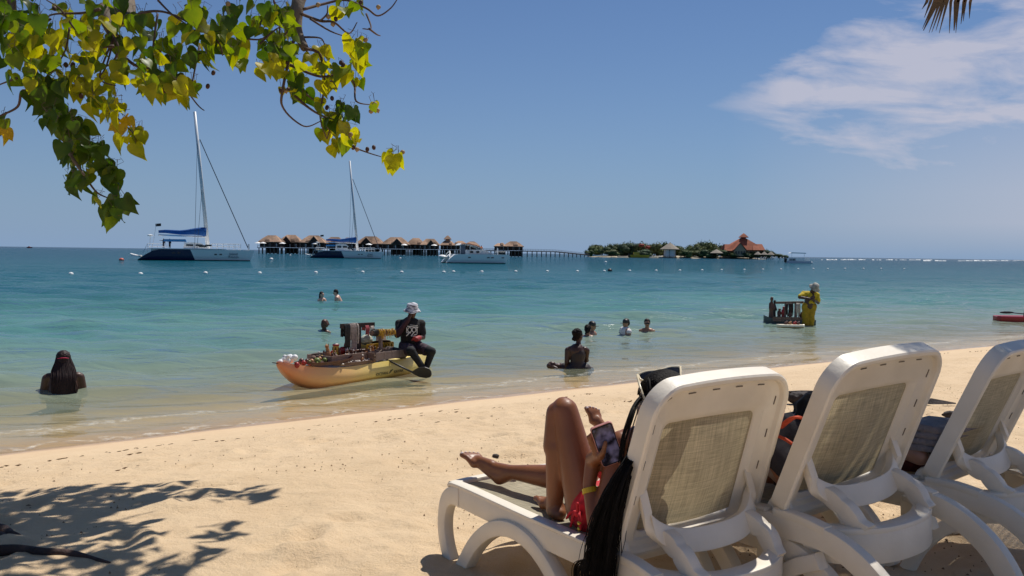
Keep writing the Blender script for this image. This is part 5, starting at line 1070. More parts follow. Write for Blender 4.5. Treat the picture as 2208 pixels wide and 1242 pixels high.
# limbs: from the trunk out over the frame, then down into it (world metres)
limb([(-3.15, 4.55, 3.5), (-2.6, 4.7, 3.75), (-1.95, 4.45, 3.45), (-1.72, 4.15, 3.12), atd(222, 20, 3.95), atd(246, 80, 3.9)], .06, .020)
limb([(-2.8, 5.05, 4.2), (-1.9, 5.1, 4.3), (-1.2, 4.8, 3.9), (-.98, 4.4, 3.4), atd(644, 0, 4.2), atd(640, 60, 4.15), atd(658, 105, 4.1)], .055, .018)
limb([(-3.15, 4.55, 3.5), (-3.0, 4.3, 3.2), atd(-20, -60, 4.0), atd(30, 60, 3.9), atd(70, 150, 3.85), atd(96, 210, 3.8), atd(128, 272, 3.8), atd(150, 330, 3.75), atd(182, 378, 3.72)], .03, .005)
LIMB2 = [[(182, 378), (208, 414), (236, 428)], [(246, 80), (255, 110), (235, 140), (190, 150)], [(246, 80), (215, 165), (250, 185)], [(658, 105), (690, 118), (700, 180), (690, 250), (705, 300)], [(640, 50), (600, 90), (585, 130)], [(658, 105), (672, 128), (676, 152)], [(640, 60), (610, 190), (612, 235), (655, 272), (690, 262)],
         [(620, 190), (660, 228), (700, 252), (745, 262)], [(640, 185), (676, 215), (700, 222)], [(625, 140), (690, 165), (740, 158), (755, 175)], [(745, 158), (764, 182), (768, 218), (800, 226)], [(705, 270), (720, 290), (745, 310), (790, 328), (822, 338)], [(650, 30), (690, 45), (720, 48), (752, 72), (770, 48)],
         [(655, 20), (700, 8), (745, 0), (790, 18), (815, 34), (842, 18), (858, -4)], [(790, 30), (800, 60), (782, 62)], [(796, 62), (812, 74), (820, 77)], [(668, 40), (710, 66), (742, 78)], [(655, 80), (690, 82), (700, 96)], [(690, 45), (705, 30), (706, 12)], [(560, 95), (600, 60), (640, 50)], [(520, 82), (560, 85), (585, 70)],
         [(246, 100), (200, 96), (160, 60), (130, 20), (100, 0)], [(246, 60), (300, 30), (350, 25), (400, 45), (440, 70)], [(340, 0), (370, 30), (410, 58)], [(255, 110), (290, 140), (330, 150), (380, 170), (425, 225), (440, 238)], [(215, 20), (180, 28), (120, 30), (95, 40)], [(96, 210), (50, 195), (38, 230), (0, 250), (-20, 262)], [(38, 168), (16, 176), (-10, 186)], [(246, 80), (230, 140), (215, 165)],
         [(340, 30), (330, 100), (320, 170)], [(400, 10), (430, 60), (470, 90), (480, 120)], [(110, 40), (70, 70), (40, 100)], [(150, 60), (140, 110), (110, 160)], [(430, 100), (420, 150), (410, 200)], [(230, 240), (262, 262), (290, 290)], [(620, 40), (575, 25), (560, 60)], [(590, 0), (600, 40), (605, 90)], [(700, 252), (712, 270), (705, 300)], [(742, 262), (752, 290), (760, 310)], [(700, 180), (716, 175), (726, 190)]]
def ldep(px): return 3.78+.42*max(0, min(1, (px-150)/600))
for P in LIMB2: 
    d0 = ldep(P[0][0]); limb([atd(x, y, ldep(x)+rt.uniform(-.06, .06)) for x, y in P], .0075 if len(P) > 3 else .0052, .0022, 6, 'twig')
CL = [(20, 40, 45, 9, 'd'), (60, 20, 45, 8, 'd'), (30, 110, 35, 8, 'g'), (60, 160, 42, 9, 'g'), (120, 50, 40, 7, 'g'), (150, 90, 45, 9, 'y'), (130, 150, 40, 8, 'g'), (200, 70, 45, 8, 'y'), (180, 160, 45, 10, 'y'), (230, 120, 45, 9, 'g'), (210, 200, 38, 9, 'y'), (242, 238, 22, 6, 'y'),
      (110, 205, 28, 8, 'd'), (122, 250, 28, 9, 'd'), (150, 290, 32, 12, 'd'), (168, 330, 38, 15, 'd'), (208, 328, 26, 9, 'd'), (160, 395, 24, 8, 'd'), (242, 380, 17, 7, 'd'), (258, 448, 26, 11, 'd'), (212, 435, 10, 2, 'y'), (286, 298, 22, 6, 'y'), (264, 268, 14, 3, 'o'), (320, 165, 36, 9, 'y'), (300, 60, 40, 9, 'g'), (340, 100, 40, 9, 'd'),
      (370, 180, 36, 9, 'y'), (400, 55, 30, 6, 'g'), (430, 110, 32, 8, 'g'), (408, 205, 26, 7, 'y'), (455, 60, 34, 8, 'g'), (490, 85, 34, 10, 'g'), (508, 118, 24, 7, 'y'), (430, 18, 22, 4, 'g'), (8, 285, 9, 2, 'o'), (2, 262, 9, 2, 'd'), (570, 40, 32, 8, 'g'), (612, 45, 30, 7, 'g'), (582, 105, 30, 7, 'd'), (578, 145, 24, 6, 'y'), (596, 128, 24, 5, 'y'),
      (628, 85, 30, 7, 'g'), (636, 155, 24, 6, 'y'), (690, 130, 24, 6, 'y'), (705, 155, 20, 4, 'y'), (706, 190, 18, 4, 'y'), (772, 108, 22, 6, 'y'), (782, 132, 16, 3, 'y'), (746, 152, 16, 3, 'y'), (618, 200, 13, 2, 'y'), (650, 185, 20, 5, 'g'), (690, 222, 13, 2, 'y'), (712, 262, 17, 5, 'g'), (745, 243, 17, 6, 'd'), (730, 268, 14, 3, 'y'), (762, 308, 22, 6, 'y'),
      (722, 318, 10, 2, 'y'), (846, 344, 14, 5, 'y'), (770, 184, 7, 2, 'g'), (808, 230, 9, 2, 'y'), (742, 20, 20, 3, 'g'), (772, 22, 10, 2, 'g'), (275, 130, 40, 8, 'g'), (250, 30, 40, 7, 'g'), (180, 20, 40, 5, 'g'), (95, 100, 40, 8, 'y'), (500, 20, 28, 4, 'd'), (540, 60, 22, 3, 'd'), (360, 140, 36, 7, 'g'), (700, 290, 10, 2, 'y'), (196, 380, 12, 2, 'y'), (60, 205, 18, 4, 'd')]
pts = []
for px, py, r, n, k in CL:
    for _ in range(int(n*1.5+.5)):
        a = rt.uniform(0, 6.28); q = math.sqrt(rt.random()); x, y = px+r*q*math.cos(a), py-10+r*q*math.sin(a); kk = k
        u = rt.random()
        if k == 'g': kk = 'y' if u < .25 else ('d' if u < .5 else 'g')
        if k == 'y': kk = 'g' if u < .22 else 'y'
        if k == 'd': kk = 'g' if u < .22 else 'd'
        pts.append((atd(x, y, ldep(px)+rt.uniform(-.28, .28)*(1 if r > 20 else .4)), kk, 1 if r > 12 else .8))
rt.shuffle(pts); pts.sort(key=lambda a: -a[2])
rest = []; pet = MB()
for i, (p, k, sc) in enumerate(pts):
    d = Vector((rt.gauss(0, .5), rt.gauss(-.1, .5), -1+rt.gauss(0, .4))); nr = Vector((rt.gauss(0, .75), -1+rt.gauss(0, .6), .5+rt.gauss(0, .6))); size = rt.uniform(.042, .080)*sc*(1.0 if k != 'b' else .8)
    M = leaf_matrix(p-TREE0, d, nr, size); base = p-TREE0
    pet.tube([base+d.normalized()*(-.0), base-d.normalized()*.03+Vector((rt.gauss(0, .004), 0, .006)), base+Vector((rt.gauss(0, .012), rt.gauss(0, .012), rt.uniform(.022, .042)))], [.0009, .0009, .001], 4)
    if i < 300:
        o = link('leaf', rt.choice(LEAFM[k]), tree); o.matrix_local = M
    else: rest.append((k, M))
part('leaf_stalks', pet, M_twig, tree)['kind'] = 'stuff'
# canopy above and beyond the picture: it throws the shade on the sand
for _ in range(5600):
    a = rt.random()
    if a < .60: x, y = rt.uniform(-5.2, -.75), rt.uniform(4.6, 7.3); z = rt.uniform(4.1, 4.9)
    elif a < .80: x = rt.uniform(-2.4, -.25); y = rt.uniform(5.2, 6.9); z = rt.uniform(4.0, 4.5)
    else: x = rt.uniform(-5.5, -1.0); y = rt.uniform(2.4, 4.4); z = rt.uniform(3.7, 4.7)
    if y*.30+CAMZ > z-.18: z = y*.30+CAMZ+.18+rt.random()*.4
    if mnoise.noise(Vector((x*.95, y*.95, 3.3))) + .5*mnoise.noise(Vector((x*2.6, y*2.6, 1))) < .02: continue
    k = rt.choice('dggy'); d = Vector((rt.gauss(0, .6), rt.gauss(0, .6), -.75)); rest.append((k, leaf_matrix(Vector((x, y, z))-TREE0, d, (rt.gauss(0, .5), rt.gauss(0, .5), 1), rt.uniform(.09, .14))))
for q in range(24):
    a = Vector((-3.0+rt.uniform(-.3, .6), 4.8+rt.uniform(-.3, .5), 3.9)); b = Vector((rt.uniform(-4.8, -.7), rt.uniform(4.0, 6.9), 0)); b.z = max(4.1, b.y*.30+CAMZ+.25)+rt.uniform(0, .4); m_ = (a+b)/2+Vector((rt.uniform(-.3, .3), rt.uniform(-.3, .3), .25)); limb([a, m_, b], .028, .006)
for kk in LM:
    V, Fc = [], []; o_ = 0
    for k, M in rest:
        if k != kk: continue
        T = LEAF_TMP[k][rt.randrange(3)]; A = np.array(M); V.append(T @ A[:3, :3].T+A[:3, 3]); Fc += [tuple(j+o_ for j in f) for f in LEAF_F]; o_ += len(T)
    if not V: continue
    me = bpy.data.meshes.new('leaf_mass'); me.from_pydata(np.concatenate(V).tolist(), [], Fc); me.materials.append(LM[kk]); me.shade_smooth(); o = link('leaf_mass', me, tree); o['kind'] = 'stuff'
# round seed capsules
M_fruit = mat('seed_capsule', (.30, .20, .10), .7, .3, 40); M_fruit_d = mat('dry_seed_capsule', (.06, .025, .018), .7, .3, 40)
FM = MB().ell((0, 0, 0), (.011, .011, .010), None, 12, 8).ell((0, 0, -.0095), (.0035, .0035, .004), None, 6, 4).mesh('seed_capsule', M_fruit, True); FMd = MB().ell((0, 0, 0), (.009, .009, .012), None, 10, 8).mesh('seed_capsule', M_fruit_d, True)
for px, py, dk in ((868, 328, 0), (857, 343, 1), (800, 240, 0), (814, 238, 0), (808, 224, 0), (776, 90, 0), (788, 86, 0), (708, 36, 0), (718, 52, 0), (724, 41, 1), (816, 15, 0), (778, 5, 1), (686, 10, 0), (492, 8, 0), (745, 272, 0), (762, 318, 1), (770, 322, 0), (792, 322, 1), (806, 318, 1), (735, 135, 1), (740, 140, 1), (620, 135, 1), (648, 138, 1), (606, 195, 1), (616, 196, 0), (142, 140, 1), (157, 140, 1), (175, 207, 1), (355, 195, 1), (262, 108, 1), (117, 18, 1), (705, 232, 1), (716, 212, 1), (430, 120, 1), (756, 290, 0), (745, 302, 0), (424, 122, 1), (448, 186, 1), (460, 157, 1)):
    p = atd(px, py, ldep(px)-.03); o = link('seed_capsule', FMd if dk else FM, tree, p-TREE0); o.rotation_euler = (rt.uniform(-.5, .5), rt.uniform(-.5, .5), 0)
# roots lying on the sand
for P, r in (([(-70, 1120), (0, 1128), (24, 1142), (44, 1148)], .035), ([(-60, 1150), (0, 1150), (14, 1160)], .04), ([(-40, 1185), (30, 1182), (90, 1190), (150, 1194), (205, 1208), (238, 1216)], .026)):
    P3 = [atz(x, y, SAND+.01)-TREE0 for x, y in P]
    for v in P3: v.z = gz(v.x+TREE0.x, v.y+TREE0.y)-TREE0.z+.012
    m_ = MB(); m_.tube(smooth_path(P3, 6), lambda f: r*(1-.75*f**1.5), 9); part('root', m_, mat('root_bark', (.06, .035, .028), .9, .3, 20, bump=.8, bs=30), tree, True)

# ---- coconut palm leaning in from the right
PB = Vector((4.6, 3.0, SAND-.05)); palm = thing('coconut_palm', 'coconut palm at right, only a hanging frond tip reaching into the sky', 'palm', PB)
CRW = Vector((3.85, 5.3, 5.2)); ptk = MB(); pth = smooth_path([(0, 0, -.3), (.05, .15, .8), (-.05, .5, 2.0), (-.35, 1.05, 3.4), CRW-PB], 8); ptk.tube(pth, [(.15-.06*(i/(len(pth)-1)))*(1+.05*(i % 2)) for i in range(len(pth))], 12); part('trunk', ptk, M_trunk, palm, True)
M_fr = mat_leaf('palm_leaf', (.045, .075, .012), (.08, .11, .02), .3); M_frd = mat('dry_frond', (.16, .10, .05), .8, .3, 6)
def frond(name, root, tip, sag, m, n=46, wl=.55, rs=4):
    r = random.Random(rs); root, tip = Vector(root), Vector(tip); mb = MB(); mid = (root+tip)/2+Vector((0, 0, sag)); P = [root*(1-t)**2+mid*2*t*(1-t)+tip*t*t for t in [i/24 for i in range(25)]]
    mb.tube(P, lambda f: .018*(1-f)+.003, 6); d0 = (tip-root); side = Vector((-d0.y, d0.x, 0)).normalized()
    for i in range(n):
        t = .12+.88*i/(n-1); k = min(23, int(t*24)); p = P[k].lerp(P[k+1], t*24-k) if k < 24 else P[-1]; tg = (P[k+1]-P[k]).normalized()
        for s in (-1, 1):
            l = wl*math.sin(math.pi*min(1, .18+.8*t))**.6*r.uniform(.85, 1.1)*(1 if t < .9 else .8); dr = (side*s*(1-.35*t)+tg*(.5+.5*t)+Vector((0, 0, -.35-.3*t+r.gauss(0, .08)))).normalized()
            e = p+dr*l+Vector((0, 0, -.38*l)); m1 = p+dr*l*.5-Vector((0, 0, .05*l)); w = .032; wd = tg*w*.5
            mb.add([p-wd, p+wd, m1+wd*1.1+Vector((0, 0, .004)), m1-wd*1.1, e], [(0, 1, 2, 3), (3, 2, 4)])
    return part(name, mb, m, palm)
rp = random.Random(8); co_ = CRW-PB
for i in range(19):
    a = i*2.399+.4; L_ = rp.uniform(1.9, 2.5); e = rp.uniform(-.9, .1); tip = co_+Vector((math.cos(a)*L_, math.sin(a)*L_, e))
    w = tip+PB
    # stay out of the picture above the frame edge
    if w.y > .5 and abs(w.x)/w.y < .62: tip.z = max(tip.z, CAMZ+w.y*.36+.35-PB.z)
    frond('frond', co_, tip, .75, M_fr, rs=i)
tipw = atd(2052, -24, 5.6); frond('hanging_frond', co_, tipw-PB, .28, M_fr, 40, .30, 99)
# the loose drooping ends one sees in the corner
hl = MB(); rr_ = random.Random(4)
for x0_, x1_, y1_ in ((1998, 1988, 20), (2006, 1993, 38), (2014, 1989, 62), (2020, 1991, 66), (2026, 2003, 71), (2032, 2009, 70), (2036, 2018, 66), (2042, 2025, 72), (2050, 2047, 72), (2062, 2057, 66), (2066, 2061, 71), (2078, 2072, 52), (2081, 2077, 46), (2092, 2090, 40)):
    a = atd(x0_+18, -60, 5.55)-PB; m1 = atd(x0_, 5, 5.55)-PB; b_ = atd(x1_, y1_, 5.5)-PB; w = .009 if x0_ not in (2062, 2020) else .016; sd_ = Vector((w, 0, 0)); hl.add([a-sd_, a+sd_, m1+sd_, m1-sd_, b_-sd_*.15, b_+sd_*.15, m1+Vector((0, w*.6, 0)), a+Vector((0, w*.6, 0))], [(0, 1, 2, 3), (3, 2, 5, 4), (1, 7, 6, 2), (7, 0, 3, 6)])
part('leaflet_tips', hl, M_frd, palm)
for k in range(7):
    a = k*.9; part('coconut', MB().ell(co_+Vector((.2*math.cos(a), .2*math.sin(a), -.22)), (.11, .11, .14)), mat('coconut_husk', (.10, .11, .03), .7), palm, True)
# ================================================================== THE SOUVENIR KAYAK
M_wood = mat('weathered_wood', (.20, .125, .095), .85, .35, 5, bump=.4, bs=40, stretch=(1, 1, 6)); M_wood2 = mat('grey_plank', (.24, .175, .15), .85, .3, 6, bump=.4, bs=40); M_wdk = mat('dark_stained_wood', (.035, .018, .014), .7, .3, 10)
M_tan = mat('carved_tan_wood', (.42, .19, .07), .45, .25, 12); M_choc = mat('carved_dark_wood', (.10, .035, .02), .4, .3, 12); M_redp = mat('red_paint', (.35, .025, .02), .4, .15); M_shell = mat('shell_white', (.62, .55, .48), .5, .25, 30); M_gold = mat('yellow_varnish', (.52, .30, .02), .35, .25, 12); M_green = mat('green_gourd', (.16, .20, .03), .5, .4, 10)
KB = Vector((-3.48, 13.75, 0)); KS = Vector((-1.50, 16.95, 0)); KD = (KS-KB).normalized(); KA = math.atan2(KD.y, KD.x); KL = (KS-KB).length
KM = Matrix.Translation(KB) @ Matrix.Rotation(KA, 4, 'Z')
kay = thing('kayak', 'yellow and orange sit on top kayak loaded with carvings at the water edge', 'kayak', KB, KA)
def kay_ring(f):
    x = f*KL; w = .37*min(1, (f*3.4+.0))**.62*min(1, ((1-f)*3.2+.03))**.6+.012; top = .27+.17*max(0, 1-f/.30)**1.7+.03*max(0, (f-.85)/.15); bot = -.06+.44*max(0, 1-f/.22)**2.1+.10*max(0, (f-.92)/.08)**2
    h = top-bot; return [Vector((x, y*w, bot+z*h)) for y, z in ((0, 0), (.45, .03), (.78, .14), (.96, .34), (1, .50), (.965, .72), (.86, 1), (.72, .99), (.6, .86), (.3, .83), (0, .83), (-.3, .83), (-.6, .86), (-.72, .99), (-.86, 1), (-.965, .72), (-1, .50), (-.96, .34), (-.78, .14), (-.45, .03))]
m = bpy.data.materials.new('sunset_plastic'); m.use_nodes = True; N = m.node_tree.nodes; L = m.node_tree.links; bb = N['Principled BSDF']; bb.inputs['Roughness'].default_value = .32
tx = N.new('ShaderNodeTexCoord'); sp = N.new('ShaderNodeSeparateXYZ'); L.new(tx.outputs['Object'], sp.inputs[0]); nz = N.new('ShaderNodeTexNoise'); nz.inputs['Scale'].default_value = 3; L.new(tx.outputs['Object'], nz.inputs[0])
ma = N.new('ShaderNodeMath'); ma.operation = 'MULTIPLY_ADD'; L.new(nz.outputs[0], ma.inputs[0]); ma.inputs[1].default_value = .5; L.new(sp.outputs[0], ma.inputs[2]); mr = N.new('ShaderNodeMapRange'); mr.inputs[1].default_value = .25; mr.inputs[2].default_value = 2.2; L.new(ma.outputs[0], mr.inputs[0])
cr = N.new('ShaderNodeValToRGB'); L.new(mr.outputs[0], cr.inputs[0]); e = cr.color_ramp; e.elements[0].color = (.80, .27, .13, 1); e.elements[1].color = (.82, .64, .20, 1); k = e.elements.new(.4); k.color = (.82, .46, .19, 1)
n2 = N.new('ShaderNodeTexNoise'); n2.inputs['Scale'].default_value = 40; n2.inputs['Detail'].default_value = 8; L.new(tx.outputs['Object'], n2.inputs[0]); r2 = N.new('ShaderNodeMapRange'); r2.inputs[1].default_value = .6; r2.inputs[2].default_value = .75; r2.inputs[4].default_value = .45; L.new(n2.outputs[0], r2.inputs[0]); mx = N.new('ShaderNodeMixRGB'); L.new(r2.outputs[0], mx.inputs[0]); L.new(cr.outputs[0], mx.inputs[1]); mx.inputs[2].default_value = (.55, .42, .28, 1); L.new(mx.outputs[0], bb.inputs['Base Color'])
hull = part('hull', MB().loft([kay_ring(f) for f in [0, .008, .02, .04, .07, .1, .14, .18, .23, .28, .34, .4, .5, .6, .7, .78, .85, .9, .94, .97, .985, 1]]), m, kay, True, 40)
def on_hull(text, f0, size, z, mm, sx=1.0):
    r_ = kay_ring(f0); me = text_mesh(text, size, mm, .0015, sx=sx); y = min(p.y for p in r_)
    o = link('lettering', me, hull, (f0*KL, y-.004, z)); o.rotation_euler = (R(90+6), 0, R(0)); return o
M_ltr = mat('black_lettering', (.012, .012, .012), .5)
fo_, fk_ = plane_hit(KM, 822, 804, -.37).x/KL, plane_hit(KM, 858, 799, -.37).x/KL; on_hull('OCEAN', fo_, .072, .06, M_ltr, 1.2); on_hull('KAYAK', fk_, .072, .06, M_ltr, 1.1); lg = MB(); x0 = (fo_+fk_)/2*KL; yy = min(p.y for p in kay_ring(.6))-.006
lg.tube([(x0-.04, yy, .07), (x0+.02, yy, .105), (x0+.0, yy, .12)], .006, 5).tube([(x0-.01, yy, .085), (x0+.06, yy, .13)], .006, 5); part('logo', lg, M_ltr, hull)
def KR(px, py, y): return plane_hit(KM, px, py, y)
def kp(p): return KM @ Vector(p)
def kthing(name, label, cat, p, group=None, rz=0): return thing(name, label, cat, kp(p), KA+rz, group)
def ksingle(name, label, cat, p, mb, m, group=None, rz=0, vox=None, it=2, smooth=True):
    o = organic(name, mb, m, None, vox, it) if vox else part(name, mb, m, None, smooth); o.location = kp(p); o.rotation_euler = (0, 0, KA+rz); return tag(o, label, cat, group)
r7 = random.Random(77)
# white froth of plastic bag on the bow
b = MB()
for _ in range(16): b.ell((r7.gauss(0, .055), r7.gauss(0, .05), .05+r7.uniform(0, .10)), r7.uniform(.028, .05))
p = (.17, 0, .36); ksingle('plastic_bag', 'crumpled white bag lying on the tip of the kayak bow', 'bag', p, b, mat('white_bag', (.80, .80, .80), .5, .05), vox=.012, it=1)
# wooden bowls, gourds and fruit-like rattles on the foredeck
cols = [M_choc, M_tan, M_gold, M_green, M_redp, M_wood]
def maraca(rz, m): return MB().ell((0, 0, .045), (.045, .045, .05), None, 12, 8).caps((0, 0, .05), (.12*math.cos(rz), .12*math.sin(rz), .02), .012, .012, 8), m
names = {0: 'dark brown', 1: 'tan', 2: 'yellow', 3: 'green', 4: 'red', 5: 'weathered brown'}
for i, (px, py, c, sc) in enumerate(((640, 792, 4, 1.0), (650, 788, 0, 1.1), (662, 790, 0, .9), (655, 798, 4, .9), (672, 796, 1, 1.0), (676, 786, 5, 1.1), (684, 792, 3, 1.3), (689, 784, 1, 1.0), (694, 797, 2, 1.2), (700, 788, 3, .9), (667, 782, 3, .8), (704, 796, 0, 1.0), (711, 792, 5, 1.2), (722, 795, 5, 1.2))):
    b, m = maraca(i*1.7, cols[c]); o = ksingle('rattle', 'small %s carved rattle in the foredeck heap, %s from the bow' % (names[c], ORD[i]), 'rattle', (lambda k_: (k_.x, k_.y, max(k_.z, .33)+.02*(i % 2)))(KR(px, py+6, -.14+.12*(i % 3))), b, m, 'carved rattles heaped on the foredeck', vox=None); o.scale = (sc*.95,)*3
# long dark canoe-shaped tray and driftwood in front of it
b = MB(); b.loft([[Vector((x, y*w, z+h)) for y, z in ((-1, .05), (-.8, 0), (.8, 0), (1, .05), (.85, .05), (.6, .02), (-.6, .02), (-.85, .05))] for x, w, h in ((0, .01, .05), (.08, .06, .01), (.3, .09, 0), (.6, .09, 0), (.85, .06, .01), (.95, .01, .05))]); 
ksingle('carved_canoe', 'dark red canoe shaped carving laid along the foredeck edge', 'carving', (.42, -.20, .335), b, M_choc, rz=R(-4), smooth=False)
b = MB(); b.loft([[Vector((x, y*w, z+h)) for y, z in ((-1, .055), (-.8, 0), (.8, 0), (1, .055), (.85, .055), (.6, .02), (-.6, .02), (-.85, .055))] for x, w, h in ((0, .01, .04), (.15, .10, .01), (.5, .14, 0), (.9, .12, 0), (1.3, .01, .04))])
ksingle('carved_canoe', 'long weathered brown canoe carving holding small shells', 'carving', (.92, -.23, .275), b, M_wood, rz=R(1), smooth=False)
b = MB()
for _ in range(60): b.ell((r7.uniform(0, .95), r7.gauss(0, .05), r7.uniform(0, .03)), (r7.uniform(.012, .026), r7.uniform(.012, .022), .012), None, 7, 5)
tag(ksingle('small_shells', 'loose small shells and carvings heaped in the canoe carving', None, (1.05, -.23, .31), b, M_shell), None, None, kind='stuff')
b = MB()
for k in range(5): a = r7.uniform(-.4, .5); b.tube(smooth_path([(0, 0, 0), (.16*math.cos(a), .16*math.sin(a), .04), (.30*math.cos(a*1.3), .3*math.sin(a*1.3), .10+.02*k)], 3), lambda f: .016*(1-f)+.004, 6)
ksingle('driftwood_twig', 'pale forked driftwood sticking up beside the shells', 'driftwood', (1.80, -.22, .34), b, mat('driftwood', (.34, .25, .19), .9, .3, 20))
# raised plank tray
t = kthing('display_tray', 'long shallow tray of dark planks across the kayak middle', 'tray', (.92, .02, .32))
for y, nm in ((-.24, 'side_board'), (.26, 'side_board')): part(nm, MB().box((.75, y, .07), (1.5, .022, .12)), M_wood, t)
for k in range(4): part('plank', MB().box((.75, -.18+k*.125, .02), (1.5, .115, .02)), M_wood, t)
for x in (0, 1.5): part('end_board', MB().box((x, .01, .07), (.022, .5, .12)), M_wood2, t)
for k, x in enumerate((.95, 1.4)):
    pass
t2 = kthing('display_crate', 'crate of grey brown planks at the kayak middle by the paddle', 'crate', (1.78, -.02, .30))
for k in range(4): part('plank', MB().box((.12+k*.205, -.36, .075), (.195, .02, .13)), M_wood2, t2)
for y in (-.20, -.05, .10, .25): part('floor_plank', MB().box((.42, y, .02), (.84, .14, .02)), M_wood, t2)
part('end_board', MB().box((.0, .0, .075), (.02, .70, .13)), M_wood, t2); part('end_board', MB().box((.84, .0, .075), (.02, .70, .13)), M_wood, t2); part('back_board', MB().box((.42, .36, .075), (.84, .02, .13)), M_wood, t2)
# rack with necklaces
def rack(label, x, y, h, x0, x1, m1, m2, w=.05, zb=.34):
    t = kthing('display_rack', label, 'rack', (x, y, zb)); part('post', MB().box((0, 0, h/2), (w, w, h)), m1, t); part('crossbar', MB().beam((x0, 0, h-.02), (x1, 0, h-.04), .045, .075), m2, t); return t
def solve(px, py, y): return KR(px, py, y)
pt = solve(773, 700, .12); pb_ = solve(773, 775, .12); h1 = pt.z-.34; xa, xb = solve(735, 702, .12).x-pt.x, solve(806, 706, .12).x-pt.x
rack('tall dark wooden rack on the kayak, hung with necklaces', pt.x, .12, h1+.02, xa, xb, M_wdk, M_wdk, .065)
pt2 = solve(821, 714, -.20); xa2, xb2 = solve(800, 717, -.20).x-pt2.x, solve(852, 712, -.20).x-pt2.x
rack('lower light wooden rack on the kayak, hung with yellow bangles', pt2.x, -.20, pt2.z-.36, xa2, xb2, M_wood2, M_wood, .05, .36)
def necklaces(label, x0, x1, y, zt, zb, n, m, rad=.007, name='necklace_bundle'):
    mb = MB(); ln = zt-zb
    for i in range(n):
        x = (x1-x0)*(i+.5)/n+r7.gauss(0, .004); l = ln*r7.uniform(.75, 1.03); dy = .04
        mb.tube(smooth_path([(x-.01, dy, -l*.5), (x-.008, dy*.9, -.02), (x, 0, .03), (x+.004, -dy*.9, -.02), (x+.008+r7.gauss(0, .006), -dy, -l*.55), (x+.004, -dy*.8, -l)], 5), [rad*(1+.35*(k % 2)) for k in range(26)], 6)
    return ksingle(name, label, 'necklaces' if name != 'cloth' else 'cloth', (x0, y, zt), mb, m)
for label, a, b_, top, bot, n, m in (('hanging bundle of black bead necklaces at the left end of the tall rack', 740, 751, 703, 762, 9, M_black), ('long bundle of white shell necklaces hung on the tall rack', 752, 765, 702, 768, 12, mat('pale_beads', (.36, .30, .27), .6, .4, 60)), ('single bright white necklace over the middle of the tall rack', 767, 770, 701, 742, 3, M_shell),
                                    ('pink and red bead necklaces near the right end of tall rack', 785, 793, 704, 724, 7, mat('pink_beads', (.45, .10, .11), .6, .3, 60)), ('white and black bracelets at the right end of tall rack', 796, 803, 705, 728, 5, M_shell)):
    A, B_ = solve(a, top, .12), solve(b_, top, .12); C_ = solve(a, bot, .12); necklaces(label, A.x, B_.x, .12, A.z, C_.z, n, m)
for label, a, b_, m in (('black bangles hung on the left of the lower rack', 802, 812, M_black), ('yellow bangles hung round the lower rack post', 813, 826, M_gold), ('yellow and black bangles at the right end of the lower rack', 830, 850, M_gold)):
    A, B_ = solve(a, 714, -.20), solve(b_, 714, -.20); mb = MB(); n = 9
    for i in range(n):
        x = (B_.x-A.x)*(i+.5)/n; rr0 = r7.uniform(.040, .062); mb.tube([(x+.012*math.sin(i*2+q*.6), rr0*math.cos(q*.628), rr0*math.sin(q*.628)-.018) for q in range(11)], .0065, 5, cap=False)
    for i in range(5): x = (B_.x-A.x)*r7.random(); mb.tube([(x, -.04, -.03), (x+.01, -.045, -r7.uniform(.08, .13))], .005, 4)
    ksingle('bangles', label, 'bangles', (A.x, -.20, A.z-.01), mb, m)
# carvings
def cat_carving(): return MB().ell((0, 0, .07), (.045, .036, .075), None, 12, 8).caps((0, 0, .10), (-.012, 0, .165), .03, .022).ell((-.02, 0, .195), (.030, .026, .026)).caps((-.012, -.016, .21), (-.010, -.022, .238), .009, .004, 6).caps((-.012, .016, .21), (-.010, .022, .238), .009, .004, 6).caps((-.03, -.012, .11), (-.045, -.012, .01), .012, .012, 8).caps((-.03, .012, .11), (-.045, .012, .01), .012, .012, 8).caps((.04, 0, .03), (.08, .02, .02), .014, .008, 8)
ksingle('cat_carving', 'orange brown carved cat sitting on the plank tray', 'carving', (solve(707, 771, .0).x, .0, .37), cat_carving(), M_tan, vox=.006, it=2).scale = (1.25, 1.25, 1.1)
o = ksingle('cat_carving', 'tan carved cat standing by the corner of the middle crate', 'carving', solve(780, 797, -.22), cat_carving(), M_tan, vox=.006, it=2); o.scale = (.9, .9, .92); o.rotation_euler = (0, 0, KA+1)
b = MB().ell((0, 0, .05), (.07, .045, .05)).tube(smooth_path([(.05, 0, .07), (.06, 0, .13), (.10, 0, .17), (.105, 0, .22), (.085, 0, .245)], 5), lambda f: .017-.006*f, 8).ell((.08, 0, .25), (.022, .016, .016)).caps((0, 0, .02), (0, 0, -.03), .012, .01, 6)
p = solve(738, 754, .15); o = ksingle('flamingo_carving', 'dark red carved flamingo with curved neck behind the tray', 'carving', (p.x, .15, .40), b, M_redp, vox=.006, it=1); o.scale = (1.15, 1.15, max(.9, (solve(746, 719, .15).z-.40)/.26))
t = kthing('bongo_drum', 'yellow and dark striped drum with red rim standing on the tray', 'drum', (solve(724, 757, .12).x, .12, .37)); hz_ = solve(724, 742, .12).z-.37
part('drum_body', MB().lathe([(.045, 0), (.052, hz_*.4), (.05, hz_*.85), (.045, hz_)], 14), M_gold, t, True, 40); part('drum_rim', MB().lathe([(.05, hz_*.86), (.056, hz_*.88), (.056, hz_*.99), (.048, hz_)], 14), M_redp, t, True, 40); part('drum_skin', MB().ell((0, 0, hz_), (.045, .045, .012)), M_shell, t, True)
